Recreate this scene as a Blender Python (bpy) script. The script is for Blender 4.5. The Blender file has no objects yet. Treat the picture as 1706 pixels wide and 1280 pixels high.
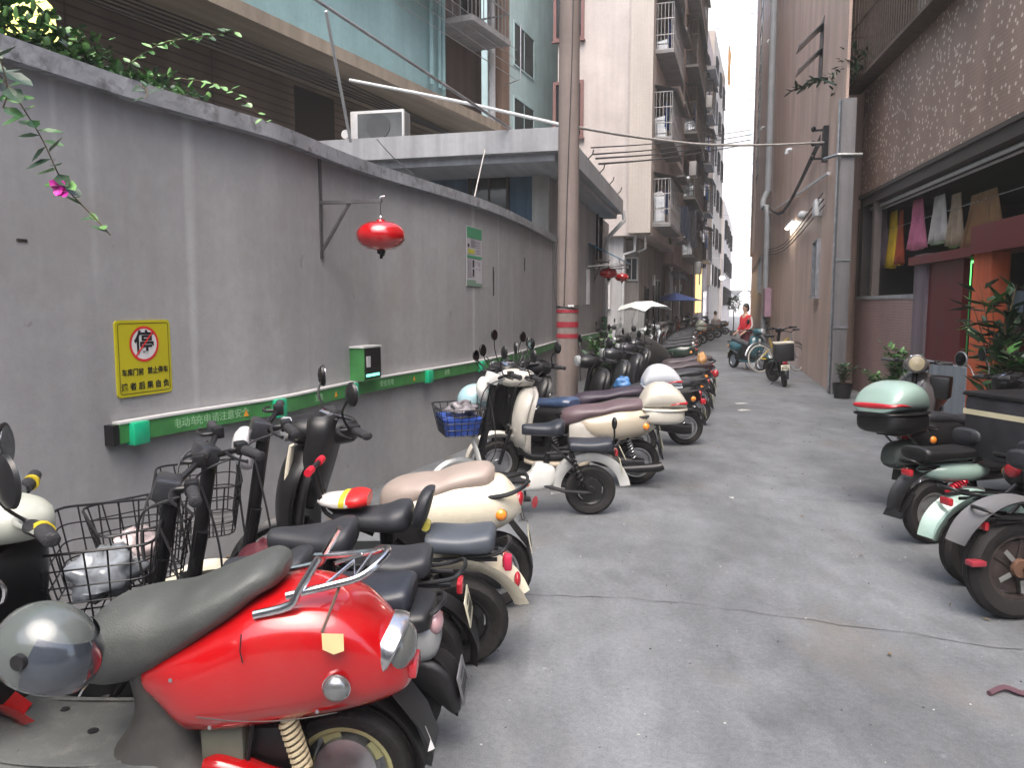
import bpy, math, random
from mathutils import Vector, Matrix
R = math.radians
sc = bpy.context.scene
col = sc.collection
# ---------------- camera, sky, sun, exposure ----------------
H = 1.6
PIT = math.atan(130/1280)
cam_d = bpy.data.cameras.new('camera'); cam = bpy.data.objects.new('camera', cam_d); col.objects.link(cam)
cam.location = (0, 0, H); cam.rotation_euler = (math.pi/2-PIT, 0, 0)
cam_d.sensor_width = 36; cam_d.lens = 36*1280/1706; cam_d.clip_end = 2000; cam_d.clip_start = .05
sc.camera = cam
w = bpy.data.worlds.new('World'); sc.world = w; w.use_nodes = True
nt = w.node_tree
sky = nt.nodes.new('ShaderNodeTexSky'); sky.sky_type = 'NISHITA'; sky.sun_disc = False
sky.sun_elevation = R(63); sky.sun_rotation = R(186); sky.air_density = 1.0; sky.dust_density = 5; sky.ozone_density = .6
bg = nt.nodes['Background']; bg.inputs[1].default_value = .15
nt.links.new(sky.outputs[0], bg.inputs[0])
sd = bpy.data.lights.new('sun', 'SUN'); sd.energy = 1.0; sd.angle = R(55); sd.color = (1, .985, .95)
sun = bpy.data.objects.new('sun', sd); col.objects.link(sun)
# sun veiled by cloud, high behind the camera
el, az = R(63), R(186)
sdir = Vector((math.sin(az)*math.cos(el), math.cos(az)*math.cos(el), math.sin(el)))
sun.rotation_euler = sdir.to_track_quat('Z', 'Y').to_euler()
sc.view_settings.view_transform = 'Standard'; sc.view_settings.look = 'None'
sc.view_settings.exposure = 1.7; sc.view_settings.gamma = 1

# ---------------- pixel helpers (a pixel of the photo to a place on a known plane) ----------------
F = 1280
def ray(u, v):
    x = (u-853)/F; yy = -(v-640)/F
    c, s = math.cos(PIT), math.sin(PIT)
    return Vector((x, c+yy*s, -s+yy*c))
def P(u, v, z=None, y=None):
    r = ray(u, v)
    t = (z-H)/r.z if z is not None else y/r.y
    return Vector((r.x*t, r.y*t, H+r.z*t))

# ---------------- materials ----------------
MATS = {}
def mat(name, c, rough=.6, metal=0, var=.12, ns=6, bump=0, bs=40, coat=0, emit=None, es=1, alpha=1, trans=0, dirt=0, dc=(.12, .11, .1)):
    if name in MATS: return MATS[name]
    m = bpy.data.materials.new(name); m.use_nodes = True
    n = m.node_tree.nodes; l = m.node_tree.links; b = n['Principled BSDF']
    tc = n.new('ShaderNodeTexCoord')
    no = n.new('ShaderNodeTexNoise'); no.inputs['Scale'].default_value = ns; no.inputs['Detail'].default_value = 5
    l.new(tc.outputs['Object'], no.inputs['Vector'])
    mx = n.new('ShaderNodeMix'); mx.data_type = 'RGBA'
    lo = tuple(max(0, x*(1-var)) for x in c[:3])+(1,); hi = tuple(min(1, x*(1+var)) for x in c[:3])+(1,)
    mx.inputs[6].default_value = lo; mx.inputs[7].default_value = hi
    mr = n.new('ShaderNodeMapRange'); mr.inputs[1].default_value = .3; mr.inputs[2].default_value = .7
    l.new(no.outputs[0], mr.inputs[0]); l.new(mr.outputs[0], mx.inputs[0])
    out = mx.outputs[2]
    rr = n.new('ShaderNodeMapRange'); rr.inputs[3].default_value = max(.02, rough*.8); rr.inputs[4].default_value = min(1, rough*1.2)
    l.new(no.outputs[0], rr.inputs[0]); l.new(rr.outputs[0], b.inputs['Roughness'])
    if dirt:
        n2 = n.new('ShaderNodeTexNoise'); n2.inputs['Scale'].default_value = ns*3.1; n2.inputs['Detail'].default_value = 8; n2.inputs['Roughness'].default_value = .7
        l.new(tc.outputs['Object'], n2.inputs['Vector'])
        m2 = n.new('ShaderNodeMapRange'); m2.inputs[1].default_value = .5; m2.inputs[2].default_value = .75; m2.inputs[4].default_value = dirt
        l.new(n2.outputs[0], m2.inputs[0])
        x2 = n.new('ShaderNodeMix'); x2.data_type = 'RGBA'; x2.inputs[7].default_value = tuple(dc)+(1,)
        l.new(m2.outputs[0], x2.inputs[0]); l.new(out, x2.inputs[6]); out = x2.outputs[2]
    l.new(out, b.inputs['Base Color'])
    b.inputs['Metallic'].default_value = metal
    b.inputs['Coat Weight'].default_value = coat; b.inputs['Coat Roughness'].default_value = .08
    if bump:
        nb = n.new('ShaderNodeTexNoise'); nb.inputs['Scale'].default_value = bs; nb.inputs['Detail'].default_value = 4
        l.new(tc.outputs['Object'], nb.inputs['Vector'])
        bp = n.new('ShaderNodeBump'); bp.inputs['Strength'].default_value = bump; bp.inputs['Distance'].default_value = .01
        l.new(nb.outputs[0], bp.inputs['Height']); l.new(bp.outputs[0], b.inputs['Normal'])
    if emit:
        b.inputs['Emission Color'].default_value = tuple(emit)+(1,); b.inputs['Emission Strength'].default_value = es
    b.inputs['Alpha'].default_value = alpha
    b.inputs['Transmission Weight'].default_value = trans
    MATS[name] = m
    return m
def plaster(name, c, streak=.25, ns=1.0, seam=None, grain=.3, drip=0):
    """rendered wall, UV in metres: vertical run-off streaks, blotches, fine grain"""
    m = bpy.data.materials.new(name); m.use_nodes = True
    n = m.node_tree.nodes; l = m.node_tree.links; b = n['Principled BSDF']; b.inputs['Roughness'].default_value = .85
    tc = n.new('ShaderNodeTexCoord')
    def noise(sx, sy, det, rg=.55):
        mp = n.new('ShaderNodeMapping'); mp.inputs['Scale'].default_value = (sx, sy, 1)
        l.new(tc.outputs['UV'], mp.inputs['Vector'])
        no = n.new('ShaderNodeTexNoise'); no.inputs['Scale'].default_value = 1; no.inputs['Detail'].default_value = det; no.inputs['Roughness'].default_value = rg
        l.new(mp.outputs[0], no.inputs['Vector']); return no.outputs[0]
    def mul(a, lo, hi, f0, f1, prev):
        mr = n.new('ShaderNodeMapRange'); mr.inputs[1].default_value = f0; mr.inputs[2].default_value = f1; mr.inputs[3].default_value = lo; mr.inputs[4].default_value = hi
        l.new(a, mr.inputs[0])
        v = n.new('ShaderNodeVectorMath'); v.operation = 'SCALE'
        if prev is None: v.inputs[0].default_value = c
        else: l.new(prev, v.inputs[0])
        l.new(mr.outputs[0], v.inputs['Scale']); return v.outputs[0]
    o = mul(noise(5*ns, .22*ns, 4), 1-streak, 1+streak*.5, .35, .65, None)
    o = mul(noise(.7*ns, .6*ns, 6, .6), .82, 1.12, .3, .7, o)
    o = mul(noise(14, 11, 6, .7), .93, 1.06, .3, .7, o)
    if drip:
        mp = n.new('ShaderNodeMapping'); mp.inputs['Scale'].default_value = (7, .12, 1); l.new(tc.outputs['UV'], mp.inputs['Vector'])
        no = n.new('ShaderNodeTexNoise'); no.inputs['Scale'].default_value = 1; no.inputs['Detail'].default_value = 1; l.new(mp.outputs[0], no.inputs['Vector'])
        o = mul(no.outputs[0], 1, 1+drip, .64, .76, o)
    if drip > .2:
        mr = n.new('ShaderNodeMapRange'); mr.inputs[1].default_value = .56; mr.inputs[2].default_value = .74; mr.inputs[4].default_value = .55; l.new(noise(1.1, .8, 7, .65), mr.inputs[0])
        mx = n.new('ShaderNodeMix'); mx.data_type = 'RGBA'; mx.inputs[7].default_value = (c[0]*.78, c[1]*.70, c[2]*.62, 1); l.new(mr.outputs[0], mx.inputs[0]); l.new(o, mx.inputs[6]); o = mx.outputs[2]
        m2 = n.new('ShaderNodeMapRange'); m2.inputs[1].default_value = .68; m2.inputs[2].default_value = .72; m2.inputs[4].default_value = .5; l.new(noise(6, 5, 5, .6), m2.inputs[0])
        x2 = n.new('ShaderNodeMix'); x2.data_type = 'RGBA'; x2.inputs[7].default_value = (c[0]*.5, c[1]*.48, c[2]*.45, 1); l.new(m2.outputs[0], x2.inputs[0]); l.new(o, x2.inputs[6]); o = x2.outputs[2]
    l.new(o, b.inputs['Base Color'])
    nb = noise(60, 60, 4); bp = n.new('ShaderNodeBump'); bp.inputs['Strength'].default_value = grain; bp.inputs['Distance'].default_value = .004
    l.new(nb, bp.inputs['Height']); l.new(bp.outputs[0], b.inputs['Normal'])
    return m
def tile(name, c1, c2, mortar, sx, sy, rnd=0, spot=None, spotp=.1, mw=.08, rough=.45, stain=.2):
    """small ceramic tiles, UV in metres; spot: colour of scattered odd tiles"""
    m = bpy.data.materials.new(name); m.use_nodes = True
    n = m.node_tree.nodes; l = m.node_tree.links; b = n['Principled BSDF']; b.inputs['Roughness'].default_value = rough
    tc = n.new('ShaderNodeTexCoord')
    br = n.new('ShaderNodeTexBrick'); br.offset = .5 if rnd else 0; br.inputs['Scale'].default_value = 1
    br.inputs['Brick Width'].default_value = sx; br.inputs['Row Height'].default_value = sy; br.inputs['Mortar Size'].default_value = sy*mw; br.inputs['Mortar Smooth'].default_value = .3
    br.inputs['Color1'].default_value = c1+(1,); br.inputs['Color2'].default_value = c2+(1,); br.inputs['Mortar'].default_value = mortar+(1,)
    l.new(tc.outputs['UV'], br.inputs['Vector'])
    o = br.outputs['Color']
    if spot:
        mp = n.new('ShaderNodeVectorMath'); mp.operation = 'DIVIDE'; mp.inputs[1].default_value = (sx, sy, 1); l.new(tc.outputs['UV'], mp.inputs[0])
        fl = n.new('ShaderNodeVectorMath'); fl.operation = 'FLOOR'; l.new(mp.outputs[0], fl.inputs[0])
        wn = n.new('ShaderNodeTexWhiteNoise'); wn.noise_dimensions = '2D'; l.new(fl.outputs[0], wn.inputs['Vector'])
        lt = n.new('ShaderNodeMath'); lt.operation = 'LESS_THAN'; lt.inputs[1].default_value = spotp; l.new(wn.outputs[0], lt.inputs[0])
        inv = n.new('ShaderNodeMath'); inv.operation = 'SUBTRACT'; inv.inputs[0].default_value = 1; l.new(br.outputs['Fac'], inv.inputs[1])
        mu = n.new('ShaderNodeMath'); mu.operation = 'MULTIPLY'; l.new(lt.outputs[0], mu.inputs[0]); l.new(inv.outputs[0], mu.inputs[1])
        mx = n.new('ShaderNodeMix'); mx.data_type = 'RGBA'; mx.inputs[7].default_value = spot+(1,); l.new(mu.outputs[0], mx.inputs[0]); l.new(o, mx.inputs[6]); o = mx.outputs[2]
    mp2 = n.new('ShaderNodeMapping'); mp2.inputs['Scale'].default_value = (1.6, .35, 1); l.new(tc.outputs['UV'], mp2.inputs['Vector'])
    no = n.new('ShaderNodeTexNoise'); no.inputs['Scale'].default_value = 1; no.inputs['Detail'].default_value = 6; l.new(mp2.outputs[0], no.inputs['Vector'])
    mr = n.new('ShaderNodeMapRange'); mr.inputs[1].default_value = .3; mr.inputs[2].default_value = .7; mr.inputs[3].default_value = 1-stain; mr.inputs[4].default_value = 1.1
    l.new(no.outputs[0], mr.inputs[0])
    v = n.new('ShaderNodeVectorMath'); v.operation = 'SCALE'; l.new(o, v.inputs[0]); l.new(mr.outputs[0], v.inputs['Scale'])
    l.new(v.outputs[0], b.inputs['Base Color'])
    bp = n.new('ShaderNodeBump'); bp.inputs['Strength'].default_value = .3; bp.inputs['Distance'].default_value = .003; bp.invert = True
    l.new(br.outputs['Fac'], bp.inputs['Height']); l.new(bp.outputs[0], b.inputs['Normal'])
    return m

# ---------------- mesh builder ----------------
def catmull(pts, k):
    """pts: list of tuples; k subdivisions per segment"""
    if k <= 1 or len(pts) < 3: return [tuple(p) for p in pts]
    out = []
    n = len(pts)
    for i in range(n-1):
        p0 = pts[max(i-1, 0)]; p1 = pts[i]; p2 = pts[i+1]; p3 = pts[min(i+2, n-1)]
        for j in range(k):
            t = j/k
            out.append(tuple(.5*((2*b)+(c-a)*t+(2*a-5*b+4*c-d)*t*t+(3*b-a-3*c+d)*t**3) for a, b, c, d in zip(p0, p1, p2, p3)))
    out.append(tuple(pts[-1])); return out
class M:
    def __init__(s): s.v = []; s.f = []; s.uv = None; s.mi = []
    def add(s, vs, fs, T=None, mi=0):
        o = len(s.v)
        for p in vs:
            p = Vector(p)
            if T is not None: p = T @ p
            s.v.append(p)
        for f in fs: s.f.append([i+o for i in f]); s.mi.append(mi)
        return s
    def box(s, x0, x1, y0, y1, z0, z1, T=None, mi=0):
        vs = [(x, y, z) for x in (x0, x1) for y in (y0, y1) for z in (z0, z1)]
        return s.add(vs, [(0, 1, 3, 2), (4, 6, 7, 5), (0, 4, 5, 1), (2, 3, 7, 6), (0, 2, 6, 4), (1, 5, 7, 3)], T, mi)
    def rbox(s, x0, x1, y0, y1, z0, z1, b=.01, T=None, mi=0):
        """bevelled box"""
        vs = []; 
        xs = (x0, x0+b, x1-b, x1); ys = (y0, y0+b, y1-b, y1); zs = (z0, z0+b, z1-b, z1)
        idx = {}
        def vid(i, j, k):
            # push corner vertices inward
            e = (i in (0, 3))+(j in (0, 3))+(k in (0, 3))
            key = (i, j, k)
            if key not in idx:
                f = {1: 0, 2: .293, 3: .42}.get(e, 0)*b
                x = xs[i]+(f if i == 0 else -f if i == 3 else 0); y = ys[j]+(f if j == 0 else -f if j == 3 else 0); z = zs[k]+(f if k == 0 else -f if k == 3 else 0)
                idx[key] = len(vs); vs.append((x, y, z))
            return idx[key]
        fs = []
        for a in range(3):
            for c in range(3):
                for q in (0, 3):
                    fs.append([vid(q, a, c), vid(q, a+1, c), vid(q, a+1, c+1), vid(q, a, c+1)])
                    fs.append([vid(a, q, c), vid(a+1, q, c), vid(a+1, q, c+1), vid(a, q, c+1)])
                    fs.append([vid(a, c, q), vid(a+1, c, q), vid(a+1, c+1, q), vid(a, c+1, q)])
        return s.add(vs, fs, T, mi)
    def rings(s, rings, cap=True, closed=False, T=None, mi=0):
        n = len(rings[0]); vs = [p for r in rings for p in r]; fs = []
        m = len(rings)
        for i in range(m if closed else m-1):
            a = i*n; b = ((i+1) % m)*n
            for j in range(n): fs.append((a+j, a+(j+1) % n, b+(j+1) % n, b+j))
        if cap and not closed:
            fs.append(tuple(range(n-1, -1, -1))); fs.append(tuple(range((m-1)*n, m*n)))
        return s.add(vs, fs, T, mi)
    def tube(s, pts, r=.01, n=8, k=1, T=None, mi=0, closed=False):
        rs = r if isinstance(r, (list, tuple)) else [r]*len(pts)
        q = catmull([tuple(p)+(a,) for p, a in zip(pts, rs)], k)
        ps = [Vector(a[:3]) for a in q]; rr = [a[3] for a in q]
        up = None; rings = []; m = len(ps)
        for i, p in enumerate(ps):
            if closed: d = ps[(i+1) % m]-ps[i-1]
            else: d = ps[min(i+1, m-1)]-ps[max(i-1, 0)]
            d = d.normalized() if d.length > 1e-9 else Vector((0, 0, 1))
            if up is None: up = Vector((0, 0, 1)) if abs(d.z) < .9 else Vector((1, 0, 0))
            a = d.cross(up)
            if a.length < 1e-6: a = d.orthogonal()
            a.normalize(); b = a.cross(d).normalized(); up = b
            rings.append([p+(a*math.cos(t)+b*math.sin(t))*rr[i] for t in [2*math.pi*j/n for j in range(n)]])
        return s.rings(rings, not closed, closed, T, mi)
    def loftx(s, st, n=20, e=2.4, k=4, T=None, mi=0):
        """stations (x, zlow, zhigh, halfwidth)"""
        rings = []
        for x, a, b, w in catmull(st, k):
            w = max(w, .001); h = max((b-a)/2, .001); zc = (a+b)/2; rg = []
            for j in range(n):
                t = 2*math.pi*j/n; c, si = math.cos(t), math.sin(t)
                rg.append((x, w*math.copysign(abs(c)**(2/e), c), zc+h*math.copysign(abs(si)**(2/e), si)))
            rings.append(rg)
        return s.rings(rings, True, False, T, mi)
    def loftz(s, st, n=20, e=3, k=4, bow=0, T=None, mi=0):
        """stations (z, xcentre, halfthick, halfwidth); bow pushes the side edges backward in x"""
        rings = []
        for z, xc, h, w in catmull(st, k):
            rg = []
            for j in range(n):
                t = 2*math.pi*j/n; c, si = math.cos(t), math.sin(t)
                y = w*math.copysign(abs(c)**(2/e), c)
                rg.append((xc+h*math.copysign(abs(si)**(2/e), si)-bow*(y/max(w, .001))**2*min(1, w/.15), y, z))
            rings.append(rg)
        return s.rings(rings, True, False, T, mi)
    def sweep(s, path, ab, n=14, e=2.5, k=3, crown=0, T=None, mi=0):
        """path of (x,z) in the bike plane, cross-section half-width a across y, half-thickness b along the normal"""
        q = catmull([tuple(p)+tuple(c) for p, c in zip(path, ab)], k); rings = []; m = len(q)
        for i, (x, z, a, b) in enumerate(q):
            d = Vector((q[min(i+1, m-1)][0]-q[max(i-1, 0)][0], q[min(i+1, m-1)][1]-q[max(i-1, 0)][1])).normalized()
            nx, nz = -d.y, d.x; rg = []
            for j in range(n):
                t = 2*math.pi*j/n; c, si = math.cos(t), math.sin(t)
                y = a*math.copysign(abs(c)**(2/e), c); h = b*math.copysign(abs(si)**(2/e), si)-crown*(y/max(a, .001))**2
                rg.append((x+nx*h, y, z+nz*h))
            rings.append(rg)
        return s.rings(rings, True, False, T, mi)
    def lathe(s, prof, n=24, T=None, mi=0, closed=False):
        """profile (r, y) around the y axis"""
        rings = [[(r*math.cos(2*math.pi*j/n), y, r*math.sin(2*math.pi*j/n)) for j in range(n)] for r, y in prof]
        return s.rings(rings, True, closed, T, mi)
    def ell(s, c, r, n=16, m=10, T=None, mi=0):
        vs = []; fs = []
        for i in range(m+1):
            ph = math.pi*i/m
            for j in range(n):
                t = 2*math.pi*j/n
                vs.append((c[0]+r[0]*math.sin(ph)*math.cos(t), c[1]+r[1]*math.sin(ph)*math.sin(t), c[2]+r[2]*math.cos(ph)))
        for i in range(m):
            for j in range(n): fs.append((i*n+j, (i+1)*n+j, (i+1)*n+(j+1) % n, i*n+(j+1) % n))
        return s.add(vs, fs, T, mi)
    def prism(s, poly, y0, y1, T=None, mi=0):
        """poly of (x,z), extruded along y"""
        n = len(poly)
        vs = [(x, y0, z) for x, z in poly]+[(x, y1, z) for x, z in poly]
        fs = [tuple(range(n)), tuple(range(2*n-1, n-1, -1))]+[(i, i+n, (i+1) % n+n, (i+1) % n) for i in range(n)]
        return s.add(vs, fs, T, mi)
    def leaf(s, p, d, up, L, W, mi=0):
        d = Vector(d).normalized(); sd = d.cross(Vector(up))
        if sd.length < 1e-4: sd = d.orthogonal()
        sd.normalize(); nn = sd.cross(d)
        p = Vector(p)
        vs = [p, p+d*L*.35+sd*W*.5+nn*L*.05, p+d*L*.75+sd*W*.36+nn*L*.02, p+d*L, p+d*L*.75-sd*W*.36+nn*L*.02, p+d*L*.35-sd*W*.5+nn*L*.05, p+d*L*.5-nn*L*.04]
        return s.add(vs, [(0, 1, 6), (1, 2, 6), (2, 3, 6), (3, 4, 6), (4, 5, 6), (5, 0, 6)], None, mi)
    def build(s, name, m, parent=None, smooth=True, ang=35, T=None):
        me = bpy.data.meshes.new(name)
        me.from_pydata([tuple(T @ v if T is not None else v) for v in s.v], [], s.f)
        ms = m if isinstance(m, (list, tuple)) else [m]
        for q in ms: me.materials.append(q)
        if len(ms) > 1: me.polygons.foreach_set('material_index', s.mi)
        import bmesh
        bm = bmesh.new(); bm.from_mesh(me); bmesh.ops.recalc_face_normals(bm, faces=bm.faces); bm.to_mesh(me); bm.free()
        # box-mapped UVs in metres
        uvl = me.uv_layers.new(name='UVMap')
        for p in me.polygons:
            nn = p.normal
            for li in p.loop_indices:
                c = me.vertices[me.loops[li].vertex_index].co
                if s.uv and me.loops[li].vertex_index in s.uv: uvl.data[li].uv = s.uv[me.loops[li].vertex_index]
                elif abs(nn.z) > .75: uvl.data[li].uv = (c.x, c.y)
                elif abs(nn.x) > abs(nn.y): uvl.data[li].uv = (c.y, c.z)
                else: uvl.data[li].uv = (c.x, c.z)
        if smooth:
            me.polygons.foreach_set('use_smooth', [True]*len(me.polygons)); me.set_sharp_from_angle(angle=R(ang))
        me.update()
        o = bpy.data.objects.new(name, me); col.objects.link(o)
        if parent is not None: o.parent = parent
        return o
def tag(o, label=None, cat=None, group=None, kind=None):
    if label: o['label'] = label
    if cat: o['category'] = cat
    if group: o['group'] = group
    if kind: o['kind'] = kind
    return o
def thing(name, label, cat, loc=(0, 0, 0), rz=0, group=None, lean=0, kind=None):
    o = bpy.data.objects.new(name, None); col.objects.link(o); o.location = loc
    o.rotation_euler = (R(lean), 0, R(rz)); o.empty_display_size = .1
    return tag(o, label, cat, group, kind)
def copy_thing(o, loc, rz, label, lean=None):
    def rec(a, par):
        c = a.copy(); col.objects.link(c)
        if par is not None: c.parent = par
        for ch in kids.get(a, []): rec(ch, c)
        return c
    kids = {}
    for q in list(col.objects):
        if q.parent is not None: kids.setdefault(q.parent, []).append(q)
    c = rec(o, None); c.location = loc; c.rotation_euler.z = R(rz); c['label'] = label
    if lean is not None: c.rotation_euler.x = R(lean)
    return c
def text(body, size, m, T, parent=None, name='lettering', ex=.0008, bold=0, sx=1):
    cu = bpy.data.curves.new(name, 'FONT'); cu.body = body; cu.size = size; cu.extrude = ex; cu.offset = bold
    cu.align_x = 'CENTER'; cu.align_y = 'CENTER'; cu.resolution_u = 3
    t = bpy.data.objects.new(name, cu); col.objects.link(t)
    dg = bpy.context.evaluated_depsgraph_get(); dg.update()
    me = bpy.data.meshes.new_from_object(t.evaluated_get(dg)); bpy.data.objects.remove(t)
    me.transform(T @ Matrix.Diagonal((sx, 1, 1, 1)))
    me.materials.clear(); me.materials.append(m)
    o = bpy.data.objects.new(name, me); col.objects.link(o)
    if parent is not None: o.parent = parent
    return o
def TR(x=0, y=0, z=0, rx=0, ry=0, rz=0):
    return Matrix.Translation((x, y, z)) @ Matrix.Rotation(R(rz), 4, 'Z') @ Matrix.Rotation(R(ry), 4, 'Y') @ Matrix.Rotation(R(rx), 4, 'X')
rnd = random.Random(7)
# ---------------- palette ----------------
blk = mat('black_plastic', (.009, .009, .010), .42, var=.3, ns=9, dirt=.12, dc=(.05, .048, .045))
rub = mat('rubber', (.011, .010, .010), .75, var=.3, ns=12, dirt=.3, dc=(.045, .04, .036), bump=.3, bs=90)
grip = mat('grip_rubber', (.025, .025, .028), .6, var=.2, bump=.4, bs=160)
chrome = mat('chrome', (.62, .62, .63), .22, 1, var=.15, ns=14, dirt=.35, dc=(.25, .2, .15))
steel = mat('brushed_steel', (.42, .43, .45), .4, .9, var=.2, ns=10, dirt=.3, dc=(.2, .14, .09))
dkmetal = mat('dark_metal', (.014, .014, .016), .4, .4, var=.3, dirt=.2, dc=(.06, .05, .04))
white = mat('white_paint', (.66, .66, .63), .3, var=.06, coat=.4, ns=5, dirt=.2, dc=(.35, .32, .28))
cream = mat('cream_paint', (.66, .61, .48), .28, var=.06, coat=.5, ns=5, dirt=.15, dc=(.4, .35, .27))
redgl = mat('red_paint', (.36, .004, .006), .2, var=.1, coat=.8, ns=3, dirt=.18, dc=(.35, .06, .05))
redlens = mat('red_lens', (.42, .02, .03), .2, var=.1, coat=.6)
amber = mat('amber_lens', (.8, .25, .03), .25, var=.1, coat=.6)
mirrorg = mat('mirror_glass', (.35, .37, .4), .06, 1, var=.05)
clear = mat('clear_lens', (.42, .44, .45), .12, .3, var=.1, coat=.8)
seatd = mat('dark_vinyl', (.024, .026, .031), .48, var=.2, ns=8, bump=.2, bs=220, dirt=.2, dc=(.06, .06, .06))
plate = mat('number_plate', (.55, .53, .4), .5, var=.1)
glassd = mat('dark_window_glass', (.03, .035, .04), .12, var=.4, ns=2, coat=.4)
conc = mat('concrete', (.26, .26, .265), .85, var=.18, ns=2.5, bump=.4, bs=30, dirt=.6, dc=(.12, .115, .11))
ledge = mat('weathered_ledge', (.27, .28, .30), .85, var=.25, ns=3, bump=.5, bs=25, dirt=1, dc=(.055, .053, .05))
leafm = mat('leaf_green', (.045, .13, .03), .4, var=.5, ns=9, coat=.2)
leafl = mat('leaf_light', (.13, .27, .08), .4, var=.4, ns=9, coat=.2)
leafd = mat('leaf_dark', (.02, .05, .022), .45, var=.5, ns=9, coat=.2)
stemm = mat('stem', (.10, .075, .04), .7)
greenr = mat('green_rail', (.05, .22, .06), .5, var=.3, ns=5, coat=.1, dirt=.35, dc=(.10, .13, .09))
greenc = mat('green_clip', (.01, .40, .20), .35, var=.12, coat=.3)
whitep = mat('white_plastic', (.6, .6, .6), .4, var=.08, dirt=.3, dc=(.3, .27, .23))
wire_b = mat('black_cable', (.03, .03, .032), .6)
wire_w = mat('pale_cable', (.42, .4, .38), .6, dirt=.4, dc=(.15, .12, .1))
pvc = mat('white_pipe', (.55, .56, .57), .4, var=.1, ns=3, dirt=.35, dc=(.22, .19, .16))
pvcb = mat('grey_pipe', (.36, .38, .40), .4, var=.1, ns=3, dirt=.3, dc=(.18, .18, .18))
rust = mat('rusty_bars', (.10, .075, .06), .7, .3, var=.4, ns=12, dirt=.5, dc=(.16, .07, .03))

# ---------------- ground ----------------
def road_mat():
    m = bpy.data.materials.new('worn_concrete_road'); m.use_nodes = True
    n = m.node_tree.nodes; l = m.node_tree.links; b = n['Principled BSDF']
    tc = n.new('ShaderNodeTexCoord')
    def noise(s, d, r=.6, sy=None, dist=0):
        mp = n.new('ShaderNodeMapping'); mp.inputs['Scale'].default_value = (s, sy or s, s); mp.inputs['Rotation'].default_value = (0, 0, R(14)); l.new(tc.outputs['Object'], mp.inputs['Vector'])
        no = n.new('ShaderNodeTexNoise'); no.inputs['Scale'].default_value = 1; no.inputs['Detail'].default_value = d; no.inputs['Roughness'].default_value = r; no.inputs['Distortion'].default_value = dist
        l.new(mp.outputs[0], no.inputs['Vector']); return no.outputs[0]
    def mul(prev, a, lo, hi, f0, f1):
        mr = n.new('ShaderNodeMapRange'); mr.inputs[1].default_value = f0; mr.inputs[2].default_value = f1; mr.inputs[3].default_value = lo; mr.inputs[4].default_value = hi; l.new(a, mr.inputs[0])
        v = n.new('ShaderNodeVectorMath'); v.operation = 'SCALE'
        if prev is None: v.inputs[0].default_value = (.150, .160, .171)
        else: l.new(prev, v.inputs[0])
        l.new(mr.outputs[0], v.inputs['Scale']); return v.outputs[0]
    o = mul(None, noise(.9, 5, .6, .45, .4), .74, 1.15, .38, .62)
    o = mul(o, noise(4.5, 7, .65, 2.6, .3), .84, 1.12, .35, .65)
    o = mul(o, noise(38, 6, .7), .84, 1.12, .35, .65)
    o = mul(o, noise(150, 3, .6), .82, 1.15, .35, .65)
    o = mul(o, noise(2.1, 3, .5, .9, 1.2), 1, .84, .62, .70)     # old spill patches
    o = mul(o, noise(13, 3, .5), 1, 1.35, .70, .74)              # pale flecks
    o = mul(o, noise(9.3, 4, .6, None, .5), 1, .55, .71, .75)    # dark spots
    # warm brown stains
    mr = n.new('ShaderNodeMapRange'); mr.inputs[1].default_value = .56; mr.inputs[2].default_value = .72; mr.inputs[4].default_value = .45; l.new(noise(1.3, 4, .6, .8, .6), mr.inputs[0])
    mx = n.new('ShaderNodeMix'); mx.data_type = 'RGBA'; mx.inputs[7].default_value = (.16, .14, .12, 1); l.new(mr.outputs[0], mx.inputs[0]); l.new(o, mx.inputs[6])
    l.new(mx.outputs[2], b.inputs['Base Color'])
    rr = n.new('ShaderNodeMapRange'); rr.inputs[3].default_value = .42; rr.inputs[4].default_value = .75; l.new(noise(1.2, 5), rr.inputs[0]); l.new(rr.outputs[0], b.inputs['Roughness'])
    bp = n.new('ShaderNodeBump'); bp.inputs['Strength'].default_value = .25; bp.inputs['Distance'].default_value = .006; l.new(noise(45, 5, .7), bp.inputs['Height']); l.new(bp.outputs[0], b.inputs['Normal'])
    return m
roadm = road_mat()
g = M().add([(-400, -400, 0), (400, -400, 0), (400, 400, 0), (-400, 400, 0)], [(0, 1, 2, 3)]).build('ground', roadm)
tag(g, kind='structure')
# casting joints of the concrete, thin dark tarred lines
jm = mat('tar_joint', (.09, .09, .09), .8, var=.4)
j = M()
def strip(a, b, wd, z=.004, N=14, jit=.02):
    a = Vector(a[:2]); b = Vector(b[:2]); d = (b-a).normalized(); nn = Vector((-d.y, d.x)); vs = []
    for i in range(N+1):
        p = a.lerp(b, i/N)+nn*rnd.uniform(-jit, jit); ww = wd*rnd.uniform(.3, 1.2)
        vs += [(p.x+nn.x*ww, p.y+nn.y*ww, z), (p.x-nn.x*ww, p.y-nn.y*ww, z)]
    j.add(vs, [(2*i, 2*i+1, 2*i+3, 2*i+2) for i in range(N)])
for u0, v0, u1, v1 in ((800, 985, 1130, 1004), (1130, 1004, 1706, 1085), (700, 812, 1500, 838), (1000, 716, 1420, 722), (1120, 648, 1330, 650)):
    strip(P(u0, v0, z=0), P(u1, v1, z=0), .0035)
tag(j.build('road_joint', jm, smooth=False), kind='structure')

# ---------------- garden wall along the left side ----------------
ZC = 2.8
W = [(-5.3, -3.5), (-4.2, -.6), (-3.1, 1.6)]+[tuple(P(u, v, z=ZC)[:2]) for u, v in ((0, 62), (206, 137), (412, 196), (480, 220), (583, 265), (703, 302), (789, 330), (858, 358), (920, 394))]
W = [W[0]]+[p[:2] for p in catmull(W, 4)][1:]
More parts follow.
